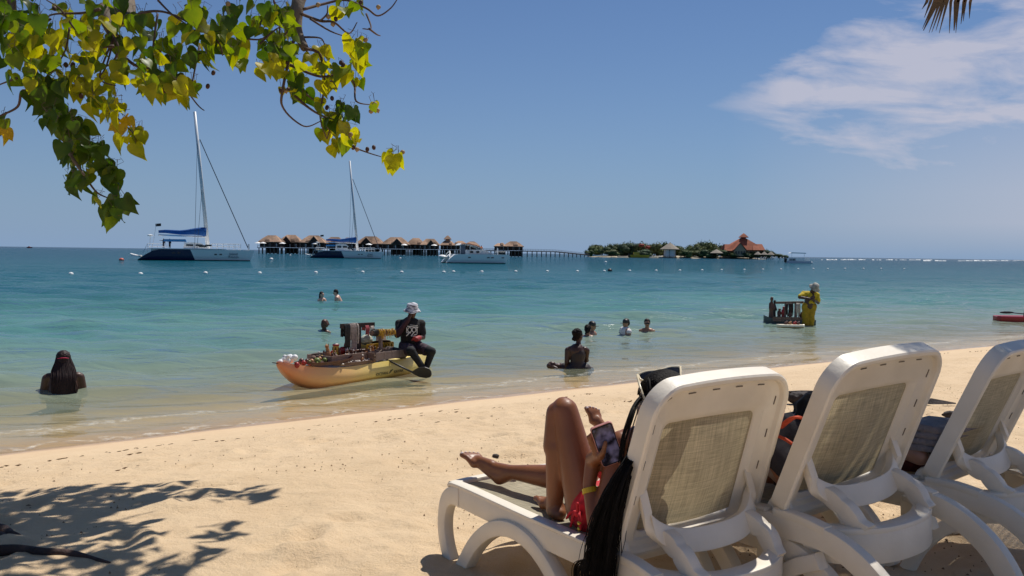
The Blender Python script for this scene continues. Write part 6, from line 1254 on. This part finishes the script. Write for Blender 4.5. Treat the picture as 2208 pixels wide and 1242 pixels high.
for k in range(5): a = k*1.256; part('stripe', MB().box((.050*math.cos(a), .050*math.sin(a), hz_*.42), (.016, .016, hz_*.7), Matrix.Rotation(a, 3, 'Z')), M_wdk, t)
b = MB().lathe([(.03, 0), (.034, .02), (.034, .085), (.030, .085), (.028, .01)], 14); b.tube([(.034, 0, .02), (.055, 0, .03), (.055, 0, .06), (.034, 0, .07)], .005, 6); ksingle('mug', 'small white cup standing between drum and necklaces', 'cup', (solve(746, 758, .12).x, .12, .43), b, M_paint)
b = MB().lathe([(.018, 0), (.02, .08), (.008, .11), (.008, .13)], 10); ksingle('bottle', 'small brown bottle with pale cap beside the drum', 'bottle', (solve(732, 762, .0).x, .0, .40), b, M_choc)
b = MB().ell((0, 0, .03), (.07, .035, .028)).ell((.07, 0, .045), (.025, .022, .022)); ksingle('turtle_carving', 'flat tan carved turtle lying on the plank tray', 'carving', solve(742, 772, -.08), b, M_tan, vox=.006, it=1)
o = ksingle('turtle_carving', 'darker carved fish lying left end of the plank tray', 'carving', solve(682, 767, .0), MB().ell((0, 0, .03), (.11, .03, .02)).ell((.1, 0, .03), (.02, .045, .012)), M_wdk, vox=.006, it=1)
b = MB()
for _ in range(36): b.ell((r7.uniform(0, .5), r7.gauss(0, .05), r7.uniform(0, .03)), r7.uniform(.012, .024), None, 7, 5)
tag(ksingle('white_shells', None, None, (solve(744, 778, -.15).x, -.15, .40), b, M_shell), 'heap of white shells on the plank tray', None, kind='stuff')
b = MB(); b.loft([[Vector((x, y*w, z)) for y, z in ((-1, .05), (-.7, 0), (.7, 0), (1, .05), (.7, .035), (-.7, .035))] for x, w in ((0, .02), (.1, .08), (.3, .10), (.5, .02))]); ksingle('carved_bowl', 'dark brown boat shaped bowl under the necklaces', 'bowl', (solve(748, 768, .02).x, .02, .42), b, M_choc, smooth=False)
for i, (px, py, m, nm) in enumerate(((793, 785, M_choc, 'dark brown'), (800, 790, M_tan, 'tan'), (808, 786, M_wood, 'weathered'), (787, 775, mat('orange_gourd', (.55, .16, .03), .5), 'small orange'), (838, 783, M_shell, 'pale'))):
    ksingle('mask_carving', '%s carving lying in the middle crate' % nm, 'carving', (solve(px, py, -.1+.06*i).x, -.1+.06*i, .35), MB().ell((0, 0, .035), (.08-.01*i, .04, .03)).ell((.05, 0, .05), (.03, .025, .022)), m, 'small carvings lying in the crate', rz=i*.8, vox=.008, it=1)
for i in range(26):
    x = .98+1.5*i/26+r7.gauss(0, .03); y = r7.uniform(-.16, .16); hh = r7.uniform(.09, .17); m = r7.choice([M_tan, M_choc, M_redp, M_gold, M_green, M_shell, M_wdk, M_wood]); b = MB().ell((0, 0, .02), (.03, .026, .025)).caps((0, 0, .02), (r7.gauss(0, .01), 0, hh*.6), .022, .016).ell((r7.gauss(0, .012), 0, hh*.85), (.018, .017, .022)).caps((0, 0, hh*.55), (.028, -.015, hh*.3), .008, .007, 6)
    ksingle('figure_carving', 'small upright carved figure among the goods, %s from the bow end of the trays' % ORD[i], 'carving', (x, y, .365), b, m, 'upright carved figures in the trays', rz=r7.uniform(0, 6), vox=.006, it=1)
# yellow crate with striped bag and hat on it
pc = solve(800, 770, .25); w_ = solve(832, 768, .25).x-solve(776, 770, .25).x; hz_ = solve(800, 748, .25).z-pc.z; zc = .36
t = kthing('bottle_crate', 'yellow plastic bottle crate behind the racks', 'crate', (solve(776, 770, .22).x, .22, zc)); hz_ = max(.16, solve(800, 750, .22).z-zc)
part('crate_body', MB().box((w_/2, 0, .02), (w_, .30, .03)).box((w_/2, -.15, hz_*.96), (w_, .02, .03)).box((w_/2, .15, hz_*.96), (w_, .02, .03)), M_gold, t)
n = 9
for k in range(n+1): part('slat', MB().box((w_*k/n, -.15, hz_/2), (w_/n*.55, .02, hz_)), M_gold, t); part('slat', MB().box((w_*k/n, .15, hz_/2), (w_/n*.55, .02, hz_)), M_gold, t)
part('end_panel', MB().box((0, 0, hz_/2), (.02, .3, hz_)), M_gold, t); part('end_panel', MB().box((w_, 0, hz_/2), (.02, .3, hz_)), M_gold, t)
part('bottles', MB().box((w_/2, 0, hz_*.45), (w_*.92, .24, hz_*.8)), M_wdk, t)
xb_ = solve(788, 745, .22).x; b = MB().ell((0, 0, .07), (.13, .10, .09)).ell((.05, 0, .12), (.07, .06, .06)); m = mat('striped_bag', (.40, .42, .34), .8, .7, 9, stretch=(1, 1, 4)); ksingle('striped_bag', 'green white and brown patterned bag piled on the yellow crate', 'bag', (xb_, .20, zc+hz_), b, m, vox=.012, it=2)
b = MB().lathe([(.17, 0), (.16, .015), (.09, .03), (.085, .11), (.04, .135), (0, .14)], 16); o = ksingle('straw_hat', 'dark brown hat with pale brim resting on the yellow crate', 'hat', (solve(822, 752, .20).x, .20, zc+hz_), b, mat('hat_straw', (.10, .06, .035), .8, .4, 20)); o.rotation_euler = (R(-12), R(8), KA)
# rolled bundle the vendor sits beside
pr = solve(850, 770, .0); b = MB().tube(smooth_path([(0, .25, .07), (.0, .0, .09), (.02, -.30, .07)], 5), [.09, .095, .1, .1, .105, .1, .1, .095, .09, .09, .085], 12).ell((.10, -.05, .05), (.16, .2, .07)); ksingle('rolled_bundle', 'dark grey brown rolled bundle lying beside the seated vendor', 'bundle', (2.62, -.02, .27), b, mat('bundle_cloth', (.075, .055, .045), .9, .4, 10, bump=.6, bs=20), vox=.014, it=2)
# double paddle
t = thing('paddle', 'black bladed paddle resting across the kayak beside the vendor', 'paddle', atd(845, 781, 15.4)); O_ = t.location; e1 = atd(890, 803, 15.15)-O_; e2 = atd(930, 805, 15.05)-O_
part('shaft', MB().tube([(-.15, .25, .03), (0, 0, 0), e1], .016, 8), M_black, t, True)
dv = (e2-e1).normalized(); up_ = Vector((.05, -.35, .94)); up_ = (up_-dv*up_.dot(dv)).normalized(); b = MB(); L_ = (e2-e1).length
prof = [(0, .02), (.12, .05), (.35, .095), (.7, .11), (.92, .085), (1, .04)]; b.loft([[e1+dv*(L_*f)+up_*w+dv.cross(up_)*(.01), e1+dv*(L_*f)-up_*w*.8+dv.cross(up_)*(.01), e1+dv*(L_*f)-up_*w*.8-dv.cross(up_)*.006, e1+dv*(L_*f)-dv.cross(up_)*.016, e1+dv*(L_*f)+up_*w-dv.cross(up_)*.006] for f, w in prof]); part('blade', b, M_black, t)
part('bow_line', MB().tube([KM.inverted() @ atd(588, 782, 13.6), (.02, 0, .41)], .008, 6), M_black, kay)

# ---- the seated vendor
D0 = 16.0
def V(px, py, d=D0): return atd(px, py, d)
o = atd(885, 800, D0); o.z = 0; t = world_person('person in bucket hat and black printed T-shirt sitting on the kayak stern', o); v = lambda px, py, d=D0: atd(px, py, d)-o
b = MB(); hd = v(889, 671, D0-.02); HBv = basis((.25, -1, -.12)); q = head_blobs(b, hd, HBv, 1.05); nk = v(886, 690, D0+.02); b.caps(nk, hd-Vector((0, 0, .05)), .062, .058)
shl, shr = v(862, 698, D0), v(908, 699, D0+.02); hipc = v(884, 748, D0+.05); b.caps(shl, shr, .075, .075); b.caps(v(885, 705), v(884, 730, D0+.03), .165, .15); b.caps(v(884, 730, D0+.03), hipc, .15, .165)
el1 = v(857, 722, D0-.14); hm1 = v(880, 690, D0-.20); b.caps(shl, el1, .06, .05); b.caps(el1, hm1, .048, .032); hn1 = v(883, 682, D0-.17); b.caps(hm1, hn1, .032, .036)
for k in range(4): b.caps(hn1+Vector((.012*k-.02, -.01, .01)), hn1+Vector((.014*k-.01, .01, .055-.006*k)), .011, .009, 6)
b.caps(hn1+Vector((.02, 0, -.01)), hn1+Vector((.045, .01, .02)), .012, .010, 6)
el2 = v(912, 727, D0-.02); hn2 = v(897, 731, D0-.24); b.caps(shr, el2, .058, .048); b.caps(el2, hn2, .045, .034); b.ell(hn2, (.045, .04, .035))
for k in range(4): b.caps(hn2+Vector((-.01*k, -.02, .015)), hn2+Vector((-.03-.01*k, -.05, .045-.02*k)), .012, .010, 6)
k1, f1 = v(887, 757, D0-.42), v(913, 795, D0-.40); k2, f2 = v(931, 758, D0-.32), v(918, 796, D0-.30)
h1_, h2_ = v(874, 750, D0+.02), v(896, 748, D0+.02)
body = organic('body', b, M_sk_dark, t, .012, 4); face_parts(t, q, 1.05)
pn = MB(); pn.caps(h1_, k1, .10, .078).caps(k1, f1, .072, .052).ell(k1, .078).caps(h2_, k2, .10, .075).caps(k2, f2, .070, .05).ell(k2, .075).caps(f1, f1+Vector((.06, -.10, -.06)), .045, .035).caps(f2, f2+Vector((.05, -.10, -.06)), .045, .035); organic('leggings', pn, M_blk, t, .013, 4)
st_ = MB(); st_.caps(h1_, h1_.lerp(k1, .72), .118, .108).caps(h2_, h2_.lerp(k2, .66), .118, .10).caps(h1_+Vector((0, 0, .02)), h2_+Vector((0, 0, .02)), .125, .125); organic('shorts', st_, M_plum, t, .013, 3, .012, 14)
ts = MB(); ts.caps(shl, shr, .082, .082); ts.caps(v(885, 705), v(884, 730, D0+.03), .185, .17); ts.caps(v(884, 730, D0+.03), hipc+Vector((0, 0, .04)), .17, .178); ts.caps(shl, shl.lerp(el1, .75), .070, .064); ts.caps(shr, shr.lerp(el2, .7), .070, .062); tsh = organic('t_shirt', ts, M_blk, t, .013, 3, .014, 9)
sl_ = MB(); sl_.caps(shl.lerp(el1, .6), el1, .064, .058); sl_.caps(el1, hm1, .056, .040); organic('sleeve', sl_, M_sleeve, t, .012, 3); gv = MB(); gv.ell(hn2, (.055, .05, .042)); gv.caps(hn2, el2.lerp(hn2, .55), .046, .05)
for k in range(4): gv.caps(hn2+Vector((-.01*k, -.02, .015)), hn2+Vector((-.032-.01*k, -.055, .045-.02*k)), .016, .014, 6)
organic('glove', gv, mat('red_glove', (.30, .02, .02), .6), t, .008, 2)
hb = MB(); rings = []
for r_, z in ((.150, -.004), (.142, .006), (.099, .055), (.094, .100), (.082, .126), (.045, .140), (.004, .143)): rings.append([q(r_*math.cos(a_*.2618)*.98, r_*math.sin(a_*.2618)*1.1, z+.012*math.sin(a_*.9)*(r_ > .12)) for a_ in range(24)])
hb.loft(rings); hat_m = mat('patterned_hat', (.62, .62, .66), .85, .1, 3); ntx = hat_m.node_tree; wv = ntx.nodes.new('ShaderNodeTexNoise'); wv.inputs['Scale'].default_value = 26; tcx = ntx.nodes.new('ShaderNodeTexCoord'); mpx = ntx.nodes.new('ShaderNodeMapping'); mpx.inputs['Scale'].default_value = (.5, .5, 2.6); ntx.links.new(tcx.outputs['Object'], mpx.inputs[0]); ntx.links.new(mpx.outputs[0], wv.inputs[0]); rr = ntx.nodes.new('ShaderNodeMapRange'); rr.inputs[1].default_value = .5; rr.inputs[2].default_value = .56; ntx.links.new(wv.outputs[0], rr.inputs[0]); mxx = ntx.nodes.new('ShaderNodeMixRGB'); ntx.links.new(rr.outputs[0], mxx.inputs[0]); mxx.inputs[1].default_value = (.66, .67, .72, 1); mxx.inputs[2].default_value = (.16, .16, .19, 1); ntx.links.new(mxx.outputs[0], ntx.nodes['Principled BSDF'].inputs['Base Color'])
part('bucket_hat', hb, hat_m, t, True)
# print on the shirt front
M_print = mat('white_print', (.78, .78, .76), .8, .02); c0 = v(889, 712, D0-.215); g = MB()
def stroke(pts, w=.012): g.strip([c0+Vector((x, .010*abs(x)*10*abs(x), z)) for x, z in pts], .006, w, (0, 1, 0), .1)
def ringp(cx, cz, r): stroke([(cx+r*math.cos(a_*.4488), cz+r*math.sin(a_*.4488)*1.15) for a_ in range(15)], .011)
stroke([(-.095, .045), (-.095, -.045)], .010); ringp(-.045, .005, .034); ringp(.03, .005, .034); stroke([(.08, .045), (.08, -.06)], .012); stroke([(-.085, .066), (.10, .050)], .014); stroke([(-.04, .090), (.09, .078)], .007)
stroke([(-.10, -.045), (-.02, -.047)], .010); stroke([(-.035, -.035), (-.10, -.10)], .014); stroke([(.025, -.04), (-.02, -.098)], .013); stroke([(.03, -.075), (.08, -.075)], .010); stroke([(-.02, -.098), (.06, -.10)], .008)
part('shirt_print', g, M_print, tsh)

# ================================================================== THE SECOND VENDOR, FURTHER OUT
W2 = atz(1745, 701); o = Vector((W2.x, W2.y, 0)); D2 = W2.y; v = lambda px, py, d=0: atd(px, py, D2+d)-o
t = world_person('person in yellow shirt and ochre trousers standing in the water behind wooden stall', o); b = MB(); hd = v(1755.5, 622, -.08); HBy = basis((.35, -.8, -.75)); q = head_blobs(b, hd, HBy, 1.08); b.caps(v(1748, 632), hd, .062, .055)
s1, s2 = v(1733, 634), v(1761, 636); b.caps(s1, s2, .085, .085); b.caps(v(1747, 640), v(1744, 660), .16, .15); e1, hnd = v(1724, 641, -.12), v(1750, 645, -.34); b.caps(s1, e1, .062, .052); b.caps(e1, hnd, .05, .034); e2, hnd2 = v(1764, 653, -.06), v(1755, 648, -.32); b.caps(s2, e2, .062, .052); b.caps(e2, hnd2, .048, .034)
b.ell(hnd, .045); b.ell(hnd2, .045)
for k in range(4): b.caps(hnd, hnd+Vector((.05, -.03, .02-.018*k)), .013, .011, 6); b.caps(hnd2, hnd2+Vector((-.045, -.03, .02-.018*k)), .013, .011, 6)
organic('body', b, M_sk_black, t, .015, 3); face_parts(t, q, 1.05)
tr_ = MB(); zg = gz(o.x, o.y)
for x in (1738, 1751): tr_.caps(v(x, 661), v(x-1 if x < 1745 else x-2, 682, -.03), .132, .11); pz = v(x-1 if x < 1745 else x-4, 700, -.02); tr_.caps(v(x-1 if x < 1745 else x-2, 682, -.03), Vector((pz.x, pz.y, zg+.05)), .115, .10)
tr_.caps(v(1738, 660), v(1752, 660), .132, .132); organic('trousers', tr_, M_ochre, t, .016, 3, .02, 8)
ts = MB(); ts.caps(s1, s2, .096, .096); ts.caps(v(1747, 640), v(1746, 654), .158, .148); ts.caps(s1, s1.lerp(e1, .7), .09, .085); ts.caps(s2, s2.lerp(e2, .75), .09, .082); organic('yellow_shirt', ts, M_yel, t, .016, 3, .018, 9)
hb = MB(); rings = []
for r_, z in ((.158, .018), (.150, .028), (.1, .07), (.092, .125), (.078, .155), (.004, .168)): rings.append([q(r_*math.cos(a_*.314), r_*math.sin(a_*.314)*1.1, z) for a_ in range(20)])
hb.loft(rings); part('bucket_hat', hb, mat('grey_hat', (.30, .29, .26), .85, .5, 12), t, True)
# his floating stall
so = atz(1700, 698); sx = lambda px: (px-1700)*D2/F; t = thing('vendor_raft', 'dark grey vendor raft with plank sides carrying carvings, at mid distance', 'raft', (so.x, so.y-.1, 0), R(-8)); M_raft = mat('raft_grey', (.06, .085, .09), .6, .2, 4)
part('hull', MB().loft([[Vector((x, y*w, z)) for y, z in ((-1, zt), (-.8, -.12), (.8, -.12), (1, zt))] for x, w, zt in ((-.78, .10, .26), (-.6, .3, .19), (-.2, .38, .15), (.5, .38, .14), (.75, .3, .16))]), M_raft, t)
for k in range(4): part('plank', MB().box((-.42+k*.28, -.36, .17), (.27, .02, .14)), M_wood, t); part('deck_plank', MB().box((.05, -.27+k*.18, .13), (1.1, .17, .02)), M_wood, t)
sthings = thing('display_rack', 'wooden frame rack on the raft, hung with strings of shells', 'rack', (so.x, so.y-.1, .16), R(-8)); zt = atd(1700, 652, D2).z-.16
for px in (1689, 1710): part('post', MB().box((sx(px), -.18, zt/2), (.055, .05, zt)), M_wood2, sthings)
part('crossbar', MB().beam((sx(1668), -.18, zt-.03), (sx(1727), -.18, zt+.0), .05, .07), M_wood, sthings)
for px, lab, m in ((1716, 'string of white shells hanging at the right of the raft rack', M_shell), (1698, 'dark cloths hanging from the middle of the raft rack', M_wdk)):
    mb = MB(); n = 5 if m is M_shell else 9
    for i in range(n): x = (i-n/2)*.024; mb.tube([(x, 0, 0), (x+r7.gauss(0, .01), -.01, -zt*.35), (x+r7.gauss(0, .01), 0, -zt*r7.uniform(.6, .85))], [.014, .02, .012], 6)
    o2 = part('necklace_bundle', mb, m, None, True); o2.location = Matrix.Translation((so.x, so.y-.1, .16)) @ Matrix.Rotation(R(-8), 4, 'Z') @ Vector((sx(px), -.22, zt-.02)); tag(o2, lab, 'necklaces')
def fig(px, py, h, lab, m, w=.06, yy=-.1):
    b = MB().ell((0, 0, .03*h), (w*1.2, w, .04)).caps((0, 0, .03), (0, 0, h*.45), w*.9, w*.7).caps((0, 0, h*.45), (.01, 0, h*.75), w*.85, w*.55).ell((.01, -.01, h*.9), (w*.62, w*.62, h*.11)).caps((w*.6, 0, h*.7), (w*1.1, -w*.6, h*.45), w*.28, w*.22, 6).caps((-w*.6, 0, h*.7), (-w*.9, -w*.7, h*.48), w*.28, w*.22, 6)
    o2 = organic('figure_carving', b, m, None, .014, 1); o2.location = Vector((so.x+sx(px), so.y-.1+yy, .15)); tag(o2, lab, 'carving', 'carved figures standing on the raft')
fig(1659, 690, atd(1659, 641, D2).z-.15, 'tallest dark carved figure at the left end of the raft', M_choc, .085, -.02); fig(1667, 690, atd(1667, 648, D2).z-.15, 'second tall black carved figure, just right of the tallest', M_black, .07, .06)
fig(1675, 690, .34, 'short dark carving beside the tall figures', M_choc, .07); fig(1684, 690, .40, 'short carving with reddish tone left of the rack post', M_redp, .07); fig(1695, 700, .26, 'low dark carving in front of the rack', M_choc, .06, -.3); fig(1720, 698, .25, 'low brown carving at the raft right end', M_choc, .065, -.25); fig(1740, 692, .38, 'small carved figure with pale marks beside the ochre trousers', M_tan, .06, -.35)
bo = atz(1703, 706); b = MB(); b.loft([[Vector((x, y*w, z)) for y, z in ((-1, .05), (0, .0), (1, .05), (.9, .10), (0, .115), (-.9, .10))] for x, w in ((-.40, .02), (-.3, .12), (-.05, .17), (.2, .16), (.38, .10), (.43, .03))]); o2 = part('paddle_board', b, mat('cream_board', (.75, .68, .52), .4), None); o2.location = (bo.x, bo.y, -.02); tag(o2, 'cream white board floating in front of the raft with carvings on it', 'board')
for i, dx in enumerate((-.12, .0, .14, .24)):
    b = MB().ell((0, 0, .04), (.06, .05, .045)).ell((.03, 0, .08), (.03, .03, .03)); o2 = organic('board_carving', b, (M_choc, M_tan, M_redp, M_choc)[i], None, .012, 1); o2.location = (bo.x+dx, bo.y, .085); tag(o2, '%s small carving from the left on the floating cream board' % ORD[i], 'carving', 'small carvings on the cream board')
# ---- red kayak at the right edge
kr = atz(2146, 694); t = thing('kayak', 'dark red kayak cut off by the right edge of the photo', 'kayak', (kr.x, kr.y, 0), R(2))
part('hull', MB().loft([[Vector((x, y*w, z)) for y, z in ((-.3, -.08), (-.9, .02), (-1, .16), (-.9, .21), (-.5, .19), (.5, .19), (.9, .21), (1, .16), (.9, .02), (.3, -.08))] for x, w in ((0, .16), (.06, .27), (.5, .36), (1.5, .38), (2.6, .34), (3.2, .1))]), mat('dark_red_plastic', (.30, .012, .02), .35, .1), t, True, 40)
part('seat_back', MB().caps((.95, -.1, .2), (.95, -.1, .38), .05, .035), M_choc, t); part('deck_edge', MB().box((1.75, -.36, .20), (1.3, .03, .02)), M_shell, t)
pz = thing('paddle', 'dark paddle resting on the red kayak bow', 'paddle', (kr.x+.12, kr.y-.15, .30), R(3)); part('shaft', MB().tube([(.35, 0, .02), (1.3, 0, -.05)], .018, 6), M_black, pz); part('blade', MB().ell((.18, 0, .03), (.25, .015, .04)), M_black, pz)
b = MB(); [b.ell((r7.uniform(0, .9), r7.gauss(0, .06), r7.uniform(0, .08)), r7.uniform(.03, .06), None, 8, 6) for _ in range(14)]; o2 = part('carved_goods', b, M_tan, None, True); o2.location = (kr.x+1.25, kr.y-.05, .22); tag(o2, 'heap of small brown carvings on the red kayak', None, kind='stuff')

# ================================================================== SMALL THINGS ON THE SAND
M_weed = mat('dry_seaweed', (.20, .135, .085), .95, .4, 30); M_leafd = mat('fallen_leaf', (.22, .13, .07), .9, .4, 20)
rs_ = random.Random(99); wk = MB()
def on_sand(x, y):
    return float(sand_z(np.array([[x]]), np.array([[y]]))[0, 0]) if False else gz(x, y)
def flake(mb, x, y, s, h=.006, a=None):
    a = rs_.uniform(0, 3.14) if a is None else a; z = gz(x, y)+h*.35
    if s < .02:
        k = [(x+s*rs_.uniform(.4, 1)*math.cos(a+j), y+s*rs_.uniform(.4, 1)*math.sin(a+j), z) for j in (0, 1.2, 2.4, 3.6, 4.9)]; mb.add(k+[(x, y, z+h)], [(i, (i+1) % 5, 5) for i in range(5)]); return
    c, sn = math.cos(a), math.sin(a); mb.add([(x-c*s, y-sn*s, z), (x+sn*s*.13, y-c*s*.13, z+h), (x+c*s, y+sn*s, z+.001), (x-sn*s*.13, y+c*s*.13, z+h*.6), (x, y, z-.01)], [(0, 1, 2, 3), (0, 4, 1), (1, 4, 2), (2, 4, 3), (3, 4, 0)])
for line_s, dens in ((-2.15, 300), (-2.6, 150), (-3.6, 90)):
    for _ in range(dens):
        x = rs_.uniform(-6, 11); y = float(shore_y(x)); sl = float(2*_co[0]*min(max(x, X0-2), X1+3)+_co[1]); off = line_s+.16*math.sin(x*1.3+line_s)+rs_.gauss(0, .05)
        if mnoise.noise(Vector((x*1.1, line_s*3, 0))) < -.08: continue
        y += off*math.sqrt(1+sl*sl); flake(wk, x, y, rs_.uniform(.008, .036), .004, math.atan(sl)+rs_.gauss(0, .18))
tag(part('seaweed_wrack', wk, M_weed), 'thin broken lines of dry seaweed left along the beach', None, kind='stuff')
db = MB()
for ii in range(5200):
    x, y = rs_.uniform(-4.5, 6), (rs_.uniform(3.2, 11) if ii % 2 else rs_.uniform(3.4, 6.2)); s = float(sdist(x, y))
    if s > -2.2 or rs_.random() > min(1, (-s-2)/4): continue
    flake(db, x, y, rs_.uniform(.003, .010)*(1 if rs_.random() < .95 else 1.8), rs_.uniform(.003, .010))
tag(part('beach_litter', db, M_leafd), 'scattered bits of bark, leaf and shell on the dry sand', None, kind='stuff')
def clump(name, px, py, size, label, cat, m, z=SAND-.02, sc=(1, .6, .5), n=5):
    p = atz(px, py, z); p = atz(px, py, gz(p.x, p.y)); p.z = gz(p.x, p.y); b = MB()
    for _ in range(n): b.ell((rs_.gauss(0, .22)*size, rs_.gauss(0, .12)*size, size*.2), (size*.45*sc[0], size*.45*sc[1], size*.45*sc[2]))
    o2 = organic(name, b, m, None, size*.07, 2, size*.06, 6/size); o2.location = p; tag(o2, label, cat); return o2
M_drift = mat('dark_driftwood', (.035, .024, .02), .8, .35, 8, bump=.7, bs=30)
clump('driftwood_lump', 1736, 868, .20, 'dark rounded driftwood lump on the sand behind the middle lounger', 'driftwood', M_drift, sc=(1.5, .8, .75))
p = atz(1725, 874, .6); p.z = gz(p.x, p.y)+.02; b = MB().tube(smooth_path([(-.26, 0, 0), (-.1, .02, .02), (.1, -.02, .035), (.24, .02, .01)], 4), lambda f: .018-.008*f, 6).tube([(-.1, .02, .02), (-.22, -.09, .0)], .008, 5); o2 = part('driftwood_stick', b, M_drift, None, True); o2.location = p; tag(o2, 'dark stick lying in front of the rounded driftwood lump', 'driftwood')
clump('dark_stone', 2050, 900, .13, 'dark reddish stone on the sand left of the right lounger back', 'stone', M_drift)
p = atz(2018, 906, .6); p.z = gz(p.x, p.y)+.015; b = MB().loft([[Vector((x, y*w, z)) for y, z in ((-1, 0), (0, h), (1, 0))] for x, w, h in ((-.15, .03, .02), (-.05, .05, .05), (.18, .01, .01))]); o2 = part('bark_piece', b, M_drift, None); o2.location = p; tag(o2, 'flat dark piece of bark left of the dark reddish stone', 'bark')
clump('pebble', 1070, 985, .035, 'small round dark pebble on the sand above the outstretched foot', 'pebble', M_drift, sc=(1, .9, .8)); clump('pebble', 596, 1205, .035, 'lone dark pebble near the bottom of the sand at left', 'pebble', M_drift, sc=(1, .9, .6))
